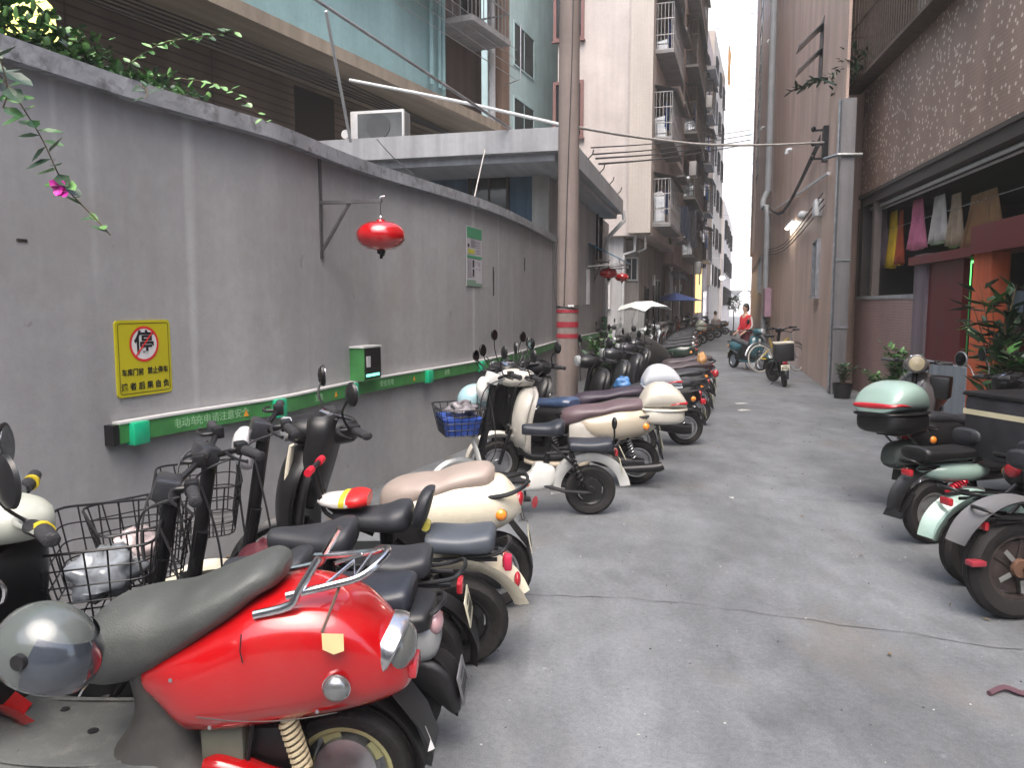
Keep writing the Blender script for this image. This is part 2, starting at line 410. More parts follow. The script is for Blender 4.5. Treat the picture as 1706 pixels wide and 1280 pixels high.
# smooth twice
for _ in range(6): W = [W[0]]+[((a[0]+2*b[0]+c[0])/4, (a[1]+2*b[1]+c[1])/4) for a, b, c in zip(W, W[1:], W[2:])]+[W[-1]]
HY = R(15)
WE = W[-1]
HOUSE_END = (WE[0]+7.6*math.sin(HY), WE[1]+7.6*math.cos(HY))
FULL = W+[HOUSE_END]
FAR_END = (WE[0]+14*math.sin(HY), WE[1]+14*math.cos(HY))
def on_wall(u, v, off=0):
    """where the ray of a pixel meets the wall's street face -> point, angle of the wall (deg, about z)"""
    r = ray(u, v); best = None
    for a, b in zip(FULL, FULL[1:-1]+[FAR_END]):
        dx, dy = b[0]-a[0], b[1]-a[1]
        L = math.hypot(dx, dy); nx, ny = dy/L, -dx/L
        ax, ay = a[0]+nx*off, a[1]+ny*off
        det = r.x*(-dy)+r.y*dx
        if abs(det) < 1e-9: continue
        t = (-ax*dy+ay*dx)/det; s_ = (r.x*ay-r.y*ax)/det
        s_ = (r.x*t-ax)/dx if abs(dx) > 1e-6 else (r.y*t-ay)/dy
        if -.02 <= s_ <= 1.02 and t > 0 and (best is None or t < best[0]): best = (t, math.degrees(math.atan2(dy, dx)))
    t, an = best
    return Vector((r.x*t, r.y*t, H+r.z*t)), an
def wall_T(u, v, off=0):
    p, an = on_wall(u, v, off)
    return Matrix.Translation(p) @ Matrix.Rotation(R(an), 4, 'Z')   # local x along the wall (away), -y out to the street
def ribbon(line, x0, x1, z0, z1, m, name, parent=None, uv0=0):
    """prism following a plan line; x0..x1 offsets towards the street (+) / behind (-)"""
    b = M(); b.uv = {}; n = len(line); s = 0; rings = []
    for i, p in enumerate(line):
        a = line[max(i-1, 0)]; c = line[min(i+1, n-1)]; d = Vector((c[0]-a[0], c[1]-a[1])).normalized(); nn = Vector((d.y, -d.x))
        if i: s += math.dist(p, line[i-1])
        r = [(p[0]+nn.x*x1, p[1]+nn.y*x1, z0), (p[0]+nn.x*x1, p[1]+nn.y*x1, z1), (p[0]+nn.x*x0, p[1]+nn.y*x0, z1), (p[0]+nn.x*x0, p[1]+nn.y*x0, z0)]
        for k in range(4): b.uv[len(rings)*4+k] = (s, (z0, z1, z1+abs(x1-x0), z0-abs(x1-x0))[k])
        rings.append(r)
    b.rings(rings, True); return b.build(name, m, parent, ang=30)
gw = thing('garden_wall', 'tall grey rendered wall curving along the left side above the row of scooters, topped by a weathered concrete ledge', 'wall', (0, 0, 0))
wallm = plaster('grey_render', (.315, .315, .318), .06, drip=.30)
ribbon(W, -.16, 0, 0, ZC-.10, wallm, 'wall', gw)
ribbon(W, -.20, .07, ZC-.10, ZC+.0, ledge, 'coping', gw)
# hole stains and cracks on the render
cr = M()
for u, v, h in ((822, 470, 50), (36, 400, 2), (874, 440, 30)):
    T = wall_T(u, v, .002)
    for k in range(5): cr.box(-.008-rnd.random()*.02, .008+rnd.random()*.02, -.002, 0, -h/260*rnd.random(), h/260*rnd.random(), T)
cr.build('crack', mat('dark_stain', (.06, .05, .045), .9), gw)

# ---------------- charging rail with sockets ----------------
ZR = .92
rl = thing('charging_rail', 'green charging rail with turquoise sockets running along the grey wall behind the scooters', 'charging rail')
pa = on_wall(188, 742)[0]; 
rail = [p for p in FULL if p[1] > pa.y+.1]
rail = [(pa.x, pa.y)]+rail
ribbon(rail, .002, .055, ZR-.055, ZR+.05, greenr, 'rail_body', rl)
ribbon(rail, .002, .062, ZR+.05, ZR+.062, whitep, 'top_trim', rl)
for u in (228, 462, 585, 712, 800, 960, 1005):
    v = {228: 730, 462: 684, 585: 654, 712: 630, 800: 612, 960: 572, 1005: 560}[u]
    T = wall_T(u, v, .05); T.translation.z = ZR-.01
    M().rbox(-.055, .055, -.045, .02, -.065, .062, .01, T).build('socket', greenc, rl)
T = wall_T(189, 742, .05); T.translation.z = ZR
M().box(-.008, .03, -.012, .05, -.06, .05, T).build('end_cap', blk, rl)
tm = mat('pale_green_print', (.30, .52, .30), .5, var=.1)
for u, v, bod in ((310, 708, '电动车'), (372, 694, '充电请注意安全'), (532, 665, '充电'), (645, 641, '安全充电'), (745, 620, '充电')):
    T = wall_T(u, v, .0565); T.translation.z = ZR-.005
    text(bod, .062, tm, T @ Matrix.Rotation(R(90), 4, 'X'), rl, 'print')
wt = mat('orange_print', (.75, .3, .02), .5)
for u, v in ((410, 688), (560, 660), (690, 630)):
    T = wall_T(u, v, .056); T.translation.z = ZR-.01
    M().prism([(-.022, -.018), (.022, -.018), (0, .024)], -.002, 0, T).build('warning_mark', wt, rl)
T = wall_T(1003, 545, .0); T.translation.z = 0
M().rbox(-.12, .12, -.12, 0, ZR+.07, ZR+.42, .02, T).build('switch_box', mat('dull_green_box', (.05, .14, .07), .5, var=.2), rl)
# charger box on the rail
cb = thing('charger_box', 'green and black charger box with a small white card, mounted above the green rail', 'electrical box')
T = wall_T(583, 612, 0); T.translation.z = 0
z0, z1 = ZR+.065, ZR+.065+.27
M().box(0, .30, -.13, 0, z0, z1, T).build('case', greenr, cb, smooth=False)
M().box(-.012, .312, -.14, 0, z1, z1+.014, T).build('lid', whitep, cb)
M().box(.015, .30, -.134, -.128, z0+.015, z1-.008, T).build('black_front', blk, cb)
M().box(.035, .10, -.139, -.134, z0+.11, z0+.2, T).build('card', whitep, cb)
f_ = M()
for k in range(7): f_.box(.12, .28, -.138, -.134, z0+.09+k*.022, z0+.097+k*.022, T)
f_.build('louvre', dkmetal, cb)
M().box(.03, .26, -.139, -.134, z0+.03, z0+.05, T).build('light_strip', mat('green_light', (.1, .6, .4), .4, emit=(.15, 1, .6), es=1.2), cb)

# ---------------- no parking sign ----------------
T = wall_T(240, 596, .006)
sg = thing('parking_sign', 'yellow no parking sign with red struck-out circle on the grey wall', 'sign', T.translation)
sg.scale = (1.2, 1.2, 1.17)
Tn = Matrix.Rotation(T.to_euler().z, 4, 'Z')
def rr_poly(w_, h_, r_, n=5):
    o = []
    for cx, cz, a0 in ((w_/2-r_, h_/2-r_, 0), (-w_/2+r_, h_/2-r_, 90), (-w_/2+r_, -h_/2+r_, 180), (w_/2-r_, -h_/2+r_, 270)):
        for k in range(n+1): a = R(a0+90*k/n); o.append((cx+r_*math.cos(a), cz+r_*math.sin(a)))
    return o
SW, SH = .318, .358
yel = mat('sign_yellow', (.46, .41, .012), .45, var=.06, ns=3, dirt=.12, dc=(.3, .27, .05))
blackp = mat('black_print', (.012, .012, .014), .5); whitepr = mat('white_print', (.62, .62, .62), .5); redp = mat('red_print', (.6, .03, .03), .5)
M().prism(rr_poly(SW, SH, .02), -.004, .004, Tn).build('board', yel, sg, smooth=False)
b = M(); o_ = rr_poly(SW-.026, SH-.026, .014); i_ = rr_poly(SW-.032, SH-.032, .011); n_ = len(o_)
b.add([(x, -.0052, z) for x, z in o_]+[(x, -.0052, z) for x, z in i_], [(k, (k+1) % n_, (k+1) % n_+n_, k+n_) for k in range(n_)], Tn).build('border_line', blackp, sg)
def disc(cx, cz, r0, r1, y, m, name, par, T, n=32, sx=1):
    b = M()
    if r0 <= 0: b.add([(cx+sx*r1*math.cos(2*math.pi*k/n), y, cz+r1*math.sin(2*math.pi*k/n)) for k in range(n)], [tuple(range(n))], T)
    else: b.add([(cx+sx*q*math.cos(2*math.pi*k/n), y, cz+q*math.sin(2*math.pi*k/n)) for q in (r0, r1) for k in range(n)], [(k, (k+1) % n, (k+1) % n+n, k+n) for k in range(n)], T)
    return b.build(name, m, par)
disc(0, .066, 0, .077, -.0050, whitepr, 'sign_disc', sg, Tn); disc(0, .066, .073, .085, -.0058, redp, 'red_ring', sg, Tn)
X90 = Matrix.Rotation(R(90), 4, 'X')
text('停', .118, blackp, Tn @ TR(0, -.0058, .066) @ X90, sg, 'symbol', bold=.0022, ex=.0004)
M().box(-.075, .075, -.0072, -.0068, -.004, .004, Tn @ TR(0, 0, .066, ry=-48)).build('slash', redp, sg)
text('车库门前', .036, blackp, Tn @ TR(-.072, -.0052, -.067) @ X90, sg, 'lettering', bold=.0007, ex=.0004, sx=.86)
text('禁止停车', .036, blackp, Tn @ TR(.074, -.0052, -.065) @ X90, sg, 'lettering', bold=.0007, ex=.0004, sx=.86)
text('违 者 后 果 自 负', .038, blackp, Tn @ TR(0, -.0052, -.134) @ X90, sg, 'lettering', bold=.0009, ex=.0004)

# ---------------- notice poster ----------------
T = wall_T(790, 428, .004)
ps = thing('notice_poster', 'white and green printed notice sheet high on the wall beside the pole', 'poster', T.translation)
Tn = Matrix.Rotation(T.to_euler().z, 4, 'Z')
PW, PH = .48, .66
M().box(-PW/2, PW/2, -.003, .003, -PH/2, PH/2, Tn).build('sheet', mat('poster_paper', (.42, .41, .44), .6, var=.05), ps, smooth=False)
gp = mat('poster_green', (.05, .26, .13), .6); gpp = mat('poster_grey_green', (.16, .25, .19), .6); yp = mat('poster_yellow', (.42, .42, .05), .6); gr = mat('poster_text', (.2, .18, .22), .6)
M().box(-PW/2+.01, PW/2-.01, -.006, -.004, .20, .32, Tn).build('header', gp, ps, smooth=False)
M().box(-PW/2+.01, PW/2-.01, -.006, -.004, -.02, .01, Tn).build('band', gp, ps, smooth=False)
M().prism([(-PW/2, -PH/2), (PW/2, -PH/2), (PW/2, -PH/2+.035), (.06, -PH/2+.035), (.02, -PH/2+.07), (-PW/2, -PH/2+.07)], -.006, -.004, Tn).build('footer', gpp, ps, smooth=False)
M().box(-.2, .0, -.006, -.004, .03, .08, Tn).build('yellow_block', yp, ps, smooth=False)
q = M()
for k in range(5):
    q.box(-.12, .02+.05*(k % 2), -.006, -.004, .105+k*.018, .111+k*.018, Tn); q.box(.06, .19, -.006, -.004, .04+k*.03, .046+k*.03, Tn)
for k in range(8): q.box(-.22, -.09, -.006, -.004, -.05-k*.025, -.045-k*.025, Tn)
for k in range(4): q.box(.03+.045*k, .04+.045*k, -.006, -.004, -.10, -.05, Tn)
q.box(.04, .08, -.006, -.004, -.14, -.128, Tn); q.box(.14, .18, -.006, -.004, -.145, -.133, Tn)
q.build('small_print', gr, ps, smooth=False)
q = M(); q.box(-.06, -.01, -.006, -.004, -.12, -.04, Tn); q.box(-.06, -.01, -.006, -.004, -.22, -.14, Tn); q.box(-.21, -.16, -.006, -.004, .10, .135, Tn); q.build('picture', blackp, ps, smooth=False)

# ---------------- hanging fire extinguisher balls ----------------
redball = mat('extinguisher_red', (.40, .005, .008), .16, var=.04, coat=1)
brk = mat('bracket_metal', (.12, .12, .125), .5, .6, var=.2, dirt=.3, dc=(.15, .09, .05))
def extinguisher(T, k, out, drop, label, mirrored=False):
    t = thing('fire_extinguisher', label, 'fire extinguisher', T.translation, group='red hanging fire extinguishers')
    Q = Matrix.Rotation(T.to_euler().z, 4, 'Z') @ Matrix.Scale(k, 4)
    b = M(); b.box(-.018, .018, -.012, 0, -.42, .36, Q)
    b.box(-.018, .018, -out, -.012, -.012, .012, Q); b.tube([(0, -.01, -.36), (0, -out*.48, -.01)], .013, 6, T=Q)
    b.build('bracket', brk, t)
    b = M(); b.tube([(0, -out+.01, 0), (0, -out+.01, .03), (.01, -out-.02, .035)], .006, 6, T=Q); b.tube([(0, -out+.01, 0), (0, -out+.01, -drop)], .0035, 5, T=Q); b.ell((0, -out+.01, -drop*.85), (.012, .012, .02), 8, 6, Q); b.build('hanger', chrome, t)
    c = -drop-.105
    prof = [(0, .12), (.03, .118), (.034, .105), (.10, .095), (.15, .07), (.178, .03), (.182, 0), (.178, -.03), (.15, -.07), (.10, -.097), (.04, -.108), (0, -.11)]
    Y2Z = Matrix.Rotation(R(90), 4, 'X')
    M().lathe([(r, -h) for r, h in prof], 32, T=Q @ TR(0, -out+.01, c) @ Matrix.Rotation(R(-90), 4, 'X')).build('bottle', redball, t)
    b = M(); b.lathe([(0, 0), (.035, 0), (.03, .03), (.012, .04), (.012, .07), (0, .07)], 12, T=Q @ TR(0, -out+.01, c-.10) @ Matrix.Rotation(R(-90), 4, 'X')); b.lathe([(0, 0), (.018, 0), (.018, .012), (0, .012)], 12, T=Q @ TR(.05, -out+.01, c-.13)); b.tube([(0, -out+.01, c-.125), (.05, -out+.01, c-.13)], .008, 6, T=Q); b.build('valve', dkmetal, t)
    return t
T = wall_T(533, 338, 0)
extinguisher(T, 1.0, .50, .15, 'large red hanging fire extinguisher ball on a wall bracket, nearest the camera')

# ---------------- low house with concrete canopy ----------------
lowc = P(936, 250, z=3.9); lowf = P(1038, 357, z=3.9)
hyaw = math.degrees(math.atan2(lowf.x-lowc.x, lowf.y-lowc.y))
lh = thing('low_house', 'low grey house with flat concrete canopy and dark blue front behind the curved wall', 'house', (lowc.x, lowc.y, 0), -hyaw)
Li = lh.matrix_basis.inverted() if False else (Matrix.Translation((lowc.x, lowc.y, 0)) @ Matrix.Rotation(R(-hyaw), 4, 'Z')).inverted()
DL = math.dist(lowc[:2], lowf[:2])
slabm = plaster('canopy_concrete', (.33, .34, .36), .2)
# the canopy follows the alley: slab with an upstand
M().box(-4.1, 0, 0, DL, 3.9, 4.24).build('roof_slab', slabm, lh, smooth=False)
M().box(-4.0, -.14, .14, DL-.1, 3.78, 3.9).build('canopy_beam', slabm, lh, smooth=False)
we = Li @ Vector((WE[0], WE[1], 0)); he = Li @ Vector((HOUSE_END[0], HOUSE_END[1], 0))
greyw = plaster('house_render', (.27, .265, .27), .2, drip=.15)
bluew = plaster('blue_wall', (.07, .13, .19), .25)
hx = we.x
M().box(-4.0, hx-.004, 1.45, he.y, 0, 3.78).build('wall', greyw, lh, smooth=False)
M().box(hx-.004, hx, we.y-.05, he.y, 0, 3.78).build('street_wall', greyw, lh, smooth=False)
M().box(-3.98, hx-.28, 1.42, 1.45, 2.2, 3.78).build('blue_front', bluew, lh, smooth=False)
M().box(hx-.27, hx+.01, 1.36, 1.45, 2.2, 3.78).build('corner_pilaster', plaster('pilaster', (.38, .38, .36), .2), lh, smooth=False)
def hit(u, v, O, yaw, axis='x', off=0):
    """local coordinates (frame at O turned by -yaw) of the pixel's ray on the plane x=off or y=off"""
    Mi = (Matrix.Translation((O[0], O[1], 0)) @ Matrix.Rotation(R(-yaw), 4, 'Z')).inverted()
    a = Mi @ Vector((0, 0, H)); d = Mi.to_3x3() @ ray(u, v)
    i = 0 if axis == 'x' else 1
    t = (off-a[i])/d[i]; return a+d*t
def window(parent, T, w_, h_, fm, gm, fr=.05, mull=1, bars=0, sill=True, sm=None, out=.05, trans=0):
    b = M(); b.box(-w_/2-fr, w_/2+fr, -out, .0, h_/2, h_/2+fr, T).box(-w_/2-fr, w_/2+fr, -out, 0, -h_/2-fr, -h_/2, T).box(-w_/2-fr, -w_/2, -out, 0, -h_/2, h_/2, T).box(w_/2, w_/2+fr, -out, 0, -h_/2, h_/2, T)
    for k in range(mull): x = -w_/2+w_*(k+1)/(mull+1); b.box(x-.015, x+.015, -out*.7, -.006, -h_/2, h_/2, T)
    if trans: b.box(-w_/2, w_/2, -out*.65, -.007, h_/2-trans-.015, h_/2-trans+.015, T)
    if sill: b.box(-w_/2-fr-.04, w_/2+fr+.04, -out-.06, .0, -h_/2-fr-.05, -h_/2-fr-.001, T)
    f = b.build('window', fm, parent, smooth=False)
    M().box(-w_/2, w_/2, -.008, -.003, -h_/2, h_/2, T).build('pane', gm, f, smooth=False)
    if bars:
        b = M()
        for k in range(bars): x = -w_/2+w_*(k+.5)/bars; b.box(x-.008, x+.008, -out-.03, -out-.014, -h_/2, h_/2, T)
        for z in (-.3, .1, .4): b.box(-w_/2, w_/2, -out-.036, -out-.03, z*h_, z*h_+.016, T)
        b.build('window_bars', sm or dkmetal, f, smooth=False)
    return f
wf = mat('pale_window_frame', (.35, .36, .36), .5)
p = hit(815, 320, lowc, hyaw, 'y', 1.42)
window(lh, TR(p.x, 1.42, p.z), .62, .75, mat('dark_timber', (.05, .04, .035), .6), glassd, mull=1)
T_R = TR(rz=90)
p = hit(997, 390, lowc, hyaw, 'x', hx)
window(lh, TR(hx, p.y, p.z) @ T_R, .7, 1.2, dkmetal, glassd, mull=0, sill=False)
# conduit box and pale strip on the street wall
p = hit(978, 470, lowc, hyaw, 'x', hx); M().box(hx, hx+.05, p.y-.12, p.y+.12, p.z-.5, p.z+.28).build('cable_cover', whitep, lh, smooth=False)
# rain pipe from canopy corner
b = M(); A = Li @ P(1040, 362, z=3.8); 
b.tube([(0, DL+.02, 4.0), (.02, DL+.06, 3.75), (hx+.12, DL-.1, 3.3), (hx+.1, DL-.1, 3.1), (hx+.1, DL-.1, .1)], .05, 10)
b.build('rain_pipe', pvc, lh)
# gutter bits on canopy edge
b = M()
for k in range(5): yy = 1+k*1.5; b.tube([(-.02, yy, 4.2), (.08, yy, 4.3), (.1, yy, 4.38)], .012, 6)
b.build('line_hook', dkmetal, lh)

# bits standing on the canopy
def acunit(name_label, T, wd=.85, hh=.6, dd=.3, group=None, grille='y'):
    t = thing('air_conditioner', name_label, 'air conditioner', T.translation, math.degrees(T.to_euler().z), group)
    M().rbox(-wd/2, wd/2, -dd/2, dd/2, 0, hh, .015).build('case', whitep, t)
    M().box(-wd/2+.13, wd/2-.03, -dd/2-.006, -dd/2, .04, hh-.05).build('front_panel', mat('grey_panel', (.09, .10, .105), .6, var=.3, ns=3), t, smooth=False)
    b = M()
    for k in range(12): b.box(wd/2, wd/2+.006, -dd/2+.04, dd/2-.04, .05+k*.04, .07+k*.04)
    b.build('side_grille', dkmetal, t, smooth=False)
    b = M(); b.lathe([(0, -dd/2-.02), (.2, -dd/2-.02), (.205, -dd/2-.006), (.0, -dd/2-.006)], 20, TR(.03, 0, hh/2)); b.build('fan_guard', mat('fan_dark', (.06, .065, .07), .6), t)
    return t
pp = P(630, 236, z=4.24)
acunit('white air conditioner standing on the concrete canopy of the low house', TR(pp.x, pp.y+.25, 4.24, rz=-12), .92, .52, .32)
pc = P(575, 235, z=4.25)
t = thing('floodlight', 'small round white floodlight on the canopy beside the air conditioner', 'lamp', (pc.x, pc.y, 4.24), -20)
M().lathe([(0, 0), (.07, 0), (.075, .05), (0, .07)], 16, TR(0, 0, .12)).build('lamp_head', whitep, t)
M().tube([(0, .03, .1), (.02, .03, -.05), (.1, .03, -.12)], .012, 6).build('lamp_bracket', whitep, t)
# steel rods and lines
def rod(name, label, cat, pts, r, m, k=1, group=None):
    o = M().tube([tuple(p) for p in pts], r, 8, k).build(name, m); return tag(o, label, cat, group)
rod('steel_rod', 'long blue grey steel pole slanting down across the aqua building to the canopy', 'pole', [P(510, -12, y=9.6), P(850, 214, y=11.9)], .022, steel)
rod('thin_post', 'thin upright pale post beside the air conditioner on the canopy', 'post', [P(543, 18, y=10.2), P(584, 236, y=11.6)], .022, pvc)
rod('pale_pipe', 'long white pipe sloping down to the right in front of the aqua building', 'pipe', [P(582, 133, y=12.5), P(760, 168, y=12.3), P(935, 208, y=10.8)], .026, pvc, 3)
rod('overhead_cable', 'thick pale cable spanning the alley from the pole to the right building', 'cable', [P(962, 212, y=9.3), P(1060, 228, y=10.5), P(1180, 241, y=12), P(1290, 241, y=13), P(1372, 237, y=14)], .018, wire_w, 4)
for k, (a, b_) in enumerate((((985, 246), (1252, 216)), ((988, 257), (1252, 224)), ((993, 264), (1250, 233)), ((998, 273), (1248, 240)))):
    rod('thin_wire', ['topmost', 'second from top', 'third from top', 'lowest'][k]+' of the four thin dark wires crossing the alley', 'wire', [P(*a, y=13), P((a[0]+b_[0])/2, (a[1]+b_[1])/2+5, y=22), P(*b_, y=32)], .012+.002*k, wire_b, 5, 'thin wires crossing the alley')
rod('loose_wire', 'loose thin wire dangling from the canopy to the wall coping', 'wire', [P(808, 250, y=11.2), P(802, 275, y=10.6), P(790, 330, y=9.2)], .008, wire_w, 3)
rod('black_wire', 'thin black wire drooping from canopy to the curved coping', 'wire', [P(628, 232, y=11.5), P(655, 262, y=9.5), P(690, 292, y=7.9)], .006, wire_b, 3)

# ---------------- utility pole ----------------
pl = thing('utility_pole', 'round concrete utility pole with red painted bands in front of the curved wall', 'utility pole', (.655, 9.1, 0), lean=0)
polem = plaster('pole_concrete', (.21, .17, .155), .2, ns=1.5)
pz = [(0, .132), (2, .126), (5, .116), (9.5, .10)]
M().rings([[(r*math.cos(2*math.pi*j/28), r*math.sin(2*math.pi*j/28), z) for j in range(28)] for z, r in pz]).build('pole_shaft', polem, pl)
redb = mat('faded_red_band', (.28, .02, .035), .6, var=.2)
for v0, v1 in ((516, 521), (536, 545), (556, 563)):
    za = P(945, v1, y=9.1).z; zb = P(945, v0, y=9.1).z; r = .1315
    M().rings([[(r*math.cos(2*math.pi*j/28), r*math.sin(2*math.pi*j/28), z) for j in range(28)] for z in (za, zb)], cap=False).build('red_band', redb, pl)
b = M()
for k in range(3):
    zz = 1.58+.01*k; b.tube([(.136*math.cos(a), .136*math.sin(a), zz+.01*math.sin(a*2+k)) for a in [2*math.pi*i/16 for i in range(17)]], .004, 5)
b.tube([(0, -.134, 1.6), (.1, -.15, 1.58), (.22, -.2, 1.62)], .004, 5, 3); b.tube([(-.13, -.05, 1.6), (-.17, -.08, 1.9), (-.12, -.05, 2.4)], .004, 5, 4)
b.tube([(-.05, -.13, 1.6), (-.02, -.128, 3), (.03, -.125, 5), (.02, -.11, 8)], .006, 5, 4)
b.build('tie_wire', wire_b, pl)
M().box(-.03, .04, -.142, -.137, 1.59, 1.615, TR(rz=10)).build('paper_tag', whitep, pl)

# ---------------- blue window awning on the low house ----------------
p = hit(990, 415, lowc, hyaw, 'x', hx)
aw = thing('window_awning', 'small bright blue awning with white frame on the low house wall', 'awning', Matrix.Translation((lowc.x, lowc.y, 0)) @ Matrix.Rotation(R(-hyaw), 4, 'Z') @ Vector((hx, p.y, p.z)), 90-hyaw)
b = M()
b.add([(-.9, 0, .08), (.9, 0, .08), (1.0, -.75, -.30), (-1.0, -.75, -.30), (-.9, 0, .06), (.9, 0, .06), (1.0, -.75, -.32), (-1.0, -.75, -.32)], [(0, 1, 2, 3), (4, 5, 6, 7), (0, 1, 5, 4), (1, 2, 6, 5), (2, 3, 7, 6), (3, 0, 4, 7)])
b.build('cover', mat('blue_tarp', (.01, .16, .30), .4, var=.2), aw, smooth=False)
b = M()
for x in (-.9, 0, .9): b.tube([(x, 0, -.45), (x, -.7, -.40)], .014, 6); b.tube([(x, -.7, -.40), (x, -.7, -.28)], .012, 6)
b.tube([(-1, -.7, -.40), (1, -.7, -.40)], .014, 6); b.build('frame', whitep, aw)
# ---------------- building helpers ----------------
T_L = Matrix.Rotation(R(90), 4, 'Z')      # window plane facing +x (left buildings, alley side)
T_RR = Matrix.Rotation(R(-90), 4, 'Z')    # window plane facing -x (right buildings)
def cage(parent, T, w_, h_, d_, m=rust, bars=14, skin=None, clothes=None, roof=True, name='balcony_cage', slab=conc, side_bars=True, st=.1):
    """projecting security cage: u along the facade, -y out, z up from the slab"""
    b = M(); nb = bars
    for k in range(nb+1): x = -w_/2+w_*k/nb; b.box(x-.008, x+.008, -d_-.008, -d_+.008, .1, h_, T)
    for sx in (-1, 1):
        if side_bars:
            for k in range(5): y = -d_*(k+.5)/5; b.box(sx*w_/2-.008, sx*w_/2+.008, y-.008, y+.008, .1, h_, T)
    for z in (.1, h_*.36, h_*.68, h_-.02):
        b.box(-w_/2-.01, w_/2+.01, -d_-.018, -d_-.009, z, z+.03, T)
        for sx in (-1, 1): b.box(sx*w_/2-.014, sx*w_/2+.014, -d_, 0, z, z+.03, T)
    f = b.build(name, m, parent, smooth=False)
    M().box(-w_/2-.03, w_/2+.03, -d_-.03, 0, .1-st, .1, T).build('floor_slab', slab, f, smooth=False)
    if roof: M().add([(-w_/2-.1, 0, h_+.22), (w_/2+.1, 0, h_+.22), (w_/2+.1, -d_-.15, h_+.04), (-w_/2-.1, -d_-.15, h_+.04)], [(0, 1, 2, 3)], T).build('cage_roof', mat('grey_sheet', (.16, .17, .18), .6, var=.3, dirt=.4), f, smooth=False)
    if skin: M().box(-w_/2, w_/2, -d_+.02, -d_+.03, .1, h_*skin, T).build('railing_panel', mat('cage_panel', (.34, .34, .36), .6, var=.2, ns=3, dirt=.3), f, smooth=False)
    M().box(-w_/2+.1, w_/2-.1, -.012, -.004, .12, h_-.05, T).build('balcony_door', glassd, f, smooth=False)
    if clothes:
        for i, (c, cw) in enumerate(clothes):
            q = M(); x0 = -w_/2+w_*(i+.5)/len(clothes)-cw/2; n = 9; vs = []
            for a in range(n+1):
                for k in (0, 1, 2): vs.append((x0+cw*a/n, -d_*.6+.03*math.sin(a*1.9+i)*(1+k*.4), h_*.85-k*.4))
            q.add(vs, [(a*3+k, a*3+k+1, a*3+k+4, a*3+k+3) for a in range(n) for k in (0, 1)], T)
            q.build('laundry', mat('cloth_%d%d%d' % tuple(int(x*100) for x in c), c, .9, var=.2), f)
    return f
def body(parent, x0, x1, y0, y1, z0, z1, m, name='wall'): return M().box(x0, x1, y0, y1, z0, z1).build(name, m, parent, smooth=False)

# ---------------- aqua building, upper left ----------------
AY = 26
a0 = P(500, 47, z=5.8); a1 = P(835, 206, z=5.8)
AY = math.degrees(math.atan2(a1.x-a0.x, a1.y-a0.y))
ab = thing('aqua_apartment_building', 'apartment building with aqua upper floor overhanging a brown tiled ground floor behind the wall', 'building', (a1.x, a1.y, 0), -AY)
aqua = plaster('aqua_render', (.27, .43, .445), .08)
aqua2 = plaster('aqua_render_pale', (.42, .57, .59), .08)
brownt = tile('brown_ribbed_tile', (.15, .118, .095), (.165, .128, .103), (.075, .06, .05), 2.4, .13, rough=.5, mw=.12, stain=.35)
beige = plaster('beige_soffit', (.30, .25, .195), .2)
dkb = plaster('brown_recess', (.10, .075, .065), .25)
body(ab, -8, -1.45, -24, 0, 0, 5.6, brownt, 'ground_floor')
body(ab, -8, 0, -24, 0, 5.6, 5.8, beige, 'overhang')
body(ab, -8, -.06, -24, -2.4, 5.8, 14, aqua, 'wall')
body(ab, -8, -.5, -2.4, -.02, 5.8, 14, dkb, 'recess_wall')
M().tube([(-.12, -.25, 5.8), (-.12, -.25, 14)], .09, 10).build('drain_pipe', pvc, ab)
body(ab, -.35, .02, .0, .4, 4.2, 14, plaster('brown_column', (.20, .135, .10), .15), 'corner_column')
p = hit(525, 205, a1, AY, 'x', -1.45)
body(ab, -1.46, -1.44, p.y-.55, p.y+.55, p.z-1.1, p.z+.55, blk, 'doorway')
b = M()
for k in range(5): b.tube([(-.6-.15*k, -24, 5.56-.02*k), (-.7-.13*k, -12, 5.50), (-.6-.14*k, -5, 5.56), (-1.0, 0, 5.5)], .014, 5, 3)
for k in range(3): b.tube([(-1.42, -24, 4.6-.1*k), (-1.40, -12, 4.45-.14*k), (-1.42, -6, 4.5-.1*k), (-1.42, 0, 4.3)], .012, 5, 3)
b.build('cable_bundle', wire_b, ab)
b = M()
for k in range(4): b.tube([(.25+.05*k, -9, 7.0+.28*k), (.3, -4, 6.85+.25*k), (.3, .2, 6.8+.22*k)], .008, 5, 2)
for y in (-9, .2): b.tube([(-.06, y, 6.7), (.4, y, 6.8), (.4, y, 8.0)], .016, 6)
b.build('clothes_line', steel, ab)
b = M(); b.tube([(.04, -3.1, 5.9), (.04, -3.1, 14)], .05, 8); b.tube([(.04, -2.8, 5.9), (.04, -2.8, 14)], .04, 8)
b.tube([(.02, -2.62, 5.9), (.02, -2.62, 14)], .045, 8); b.build('drain_pipe', mat('aqua_pipe', (.22, .36, .37), .5), ab)
b = M()
for k in range(9): b.tube([(.05, -2.9, 7.5+.1*k), (.16, -2.9, 7.55+.1*k), (.05, -2.9, 7.6+.1*k)], .018, 6, 3)
b.build('coiled_hose', steel, ab)
for y0_, z_, w_, h_, d_ in ((-1.3, 7.35, 1.7, 1.8, .9), (-3.7, 7.75, 1.5, 1.5, .8), (-6.2, 8.5, 2.2, 1.6, .8)):
    cage(ab, TR(-.05 if y0_ < -2.4 else -.48, y0_, z_) @ T_L, w_, h_, d_, mat('galvanised_bars', (.24, .25, .26), .5, .5), 10, side_bars=True)
for y0_, z_ in ((-9, 7.3), (-12.5, 7.3)):
    window(ab, TR(-.06, y0_, z_+.5) @ T_L, 1.3, 1.3, wf, glassd, mull=1)
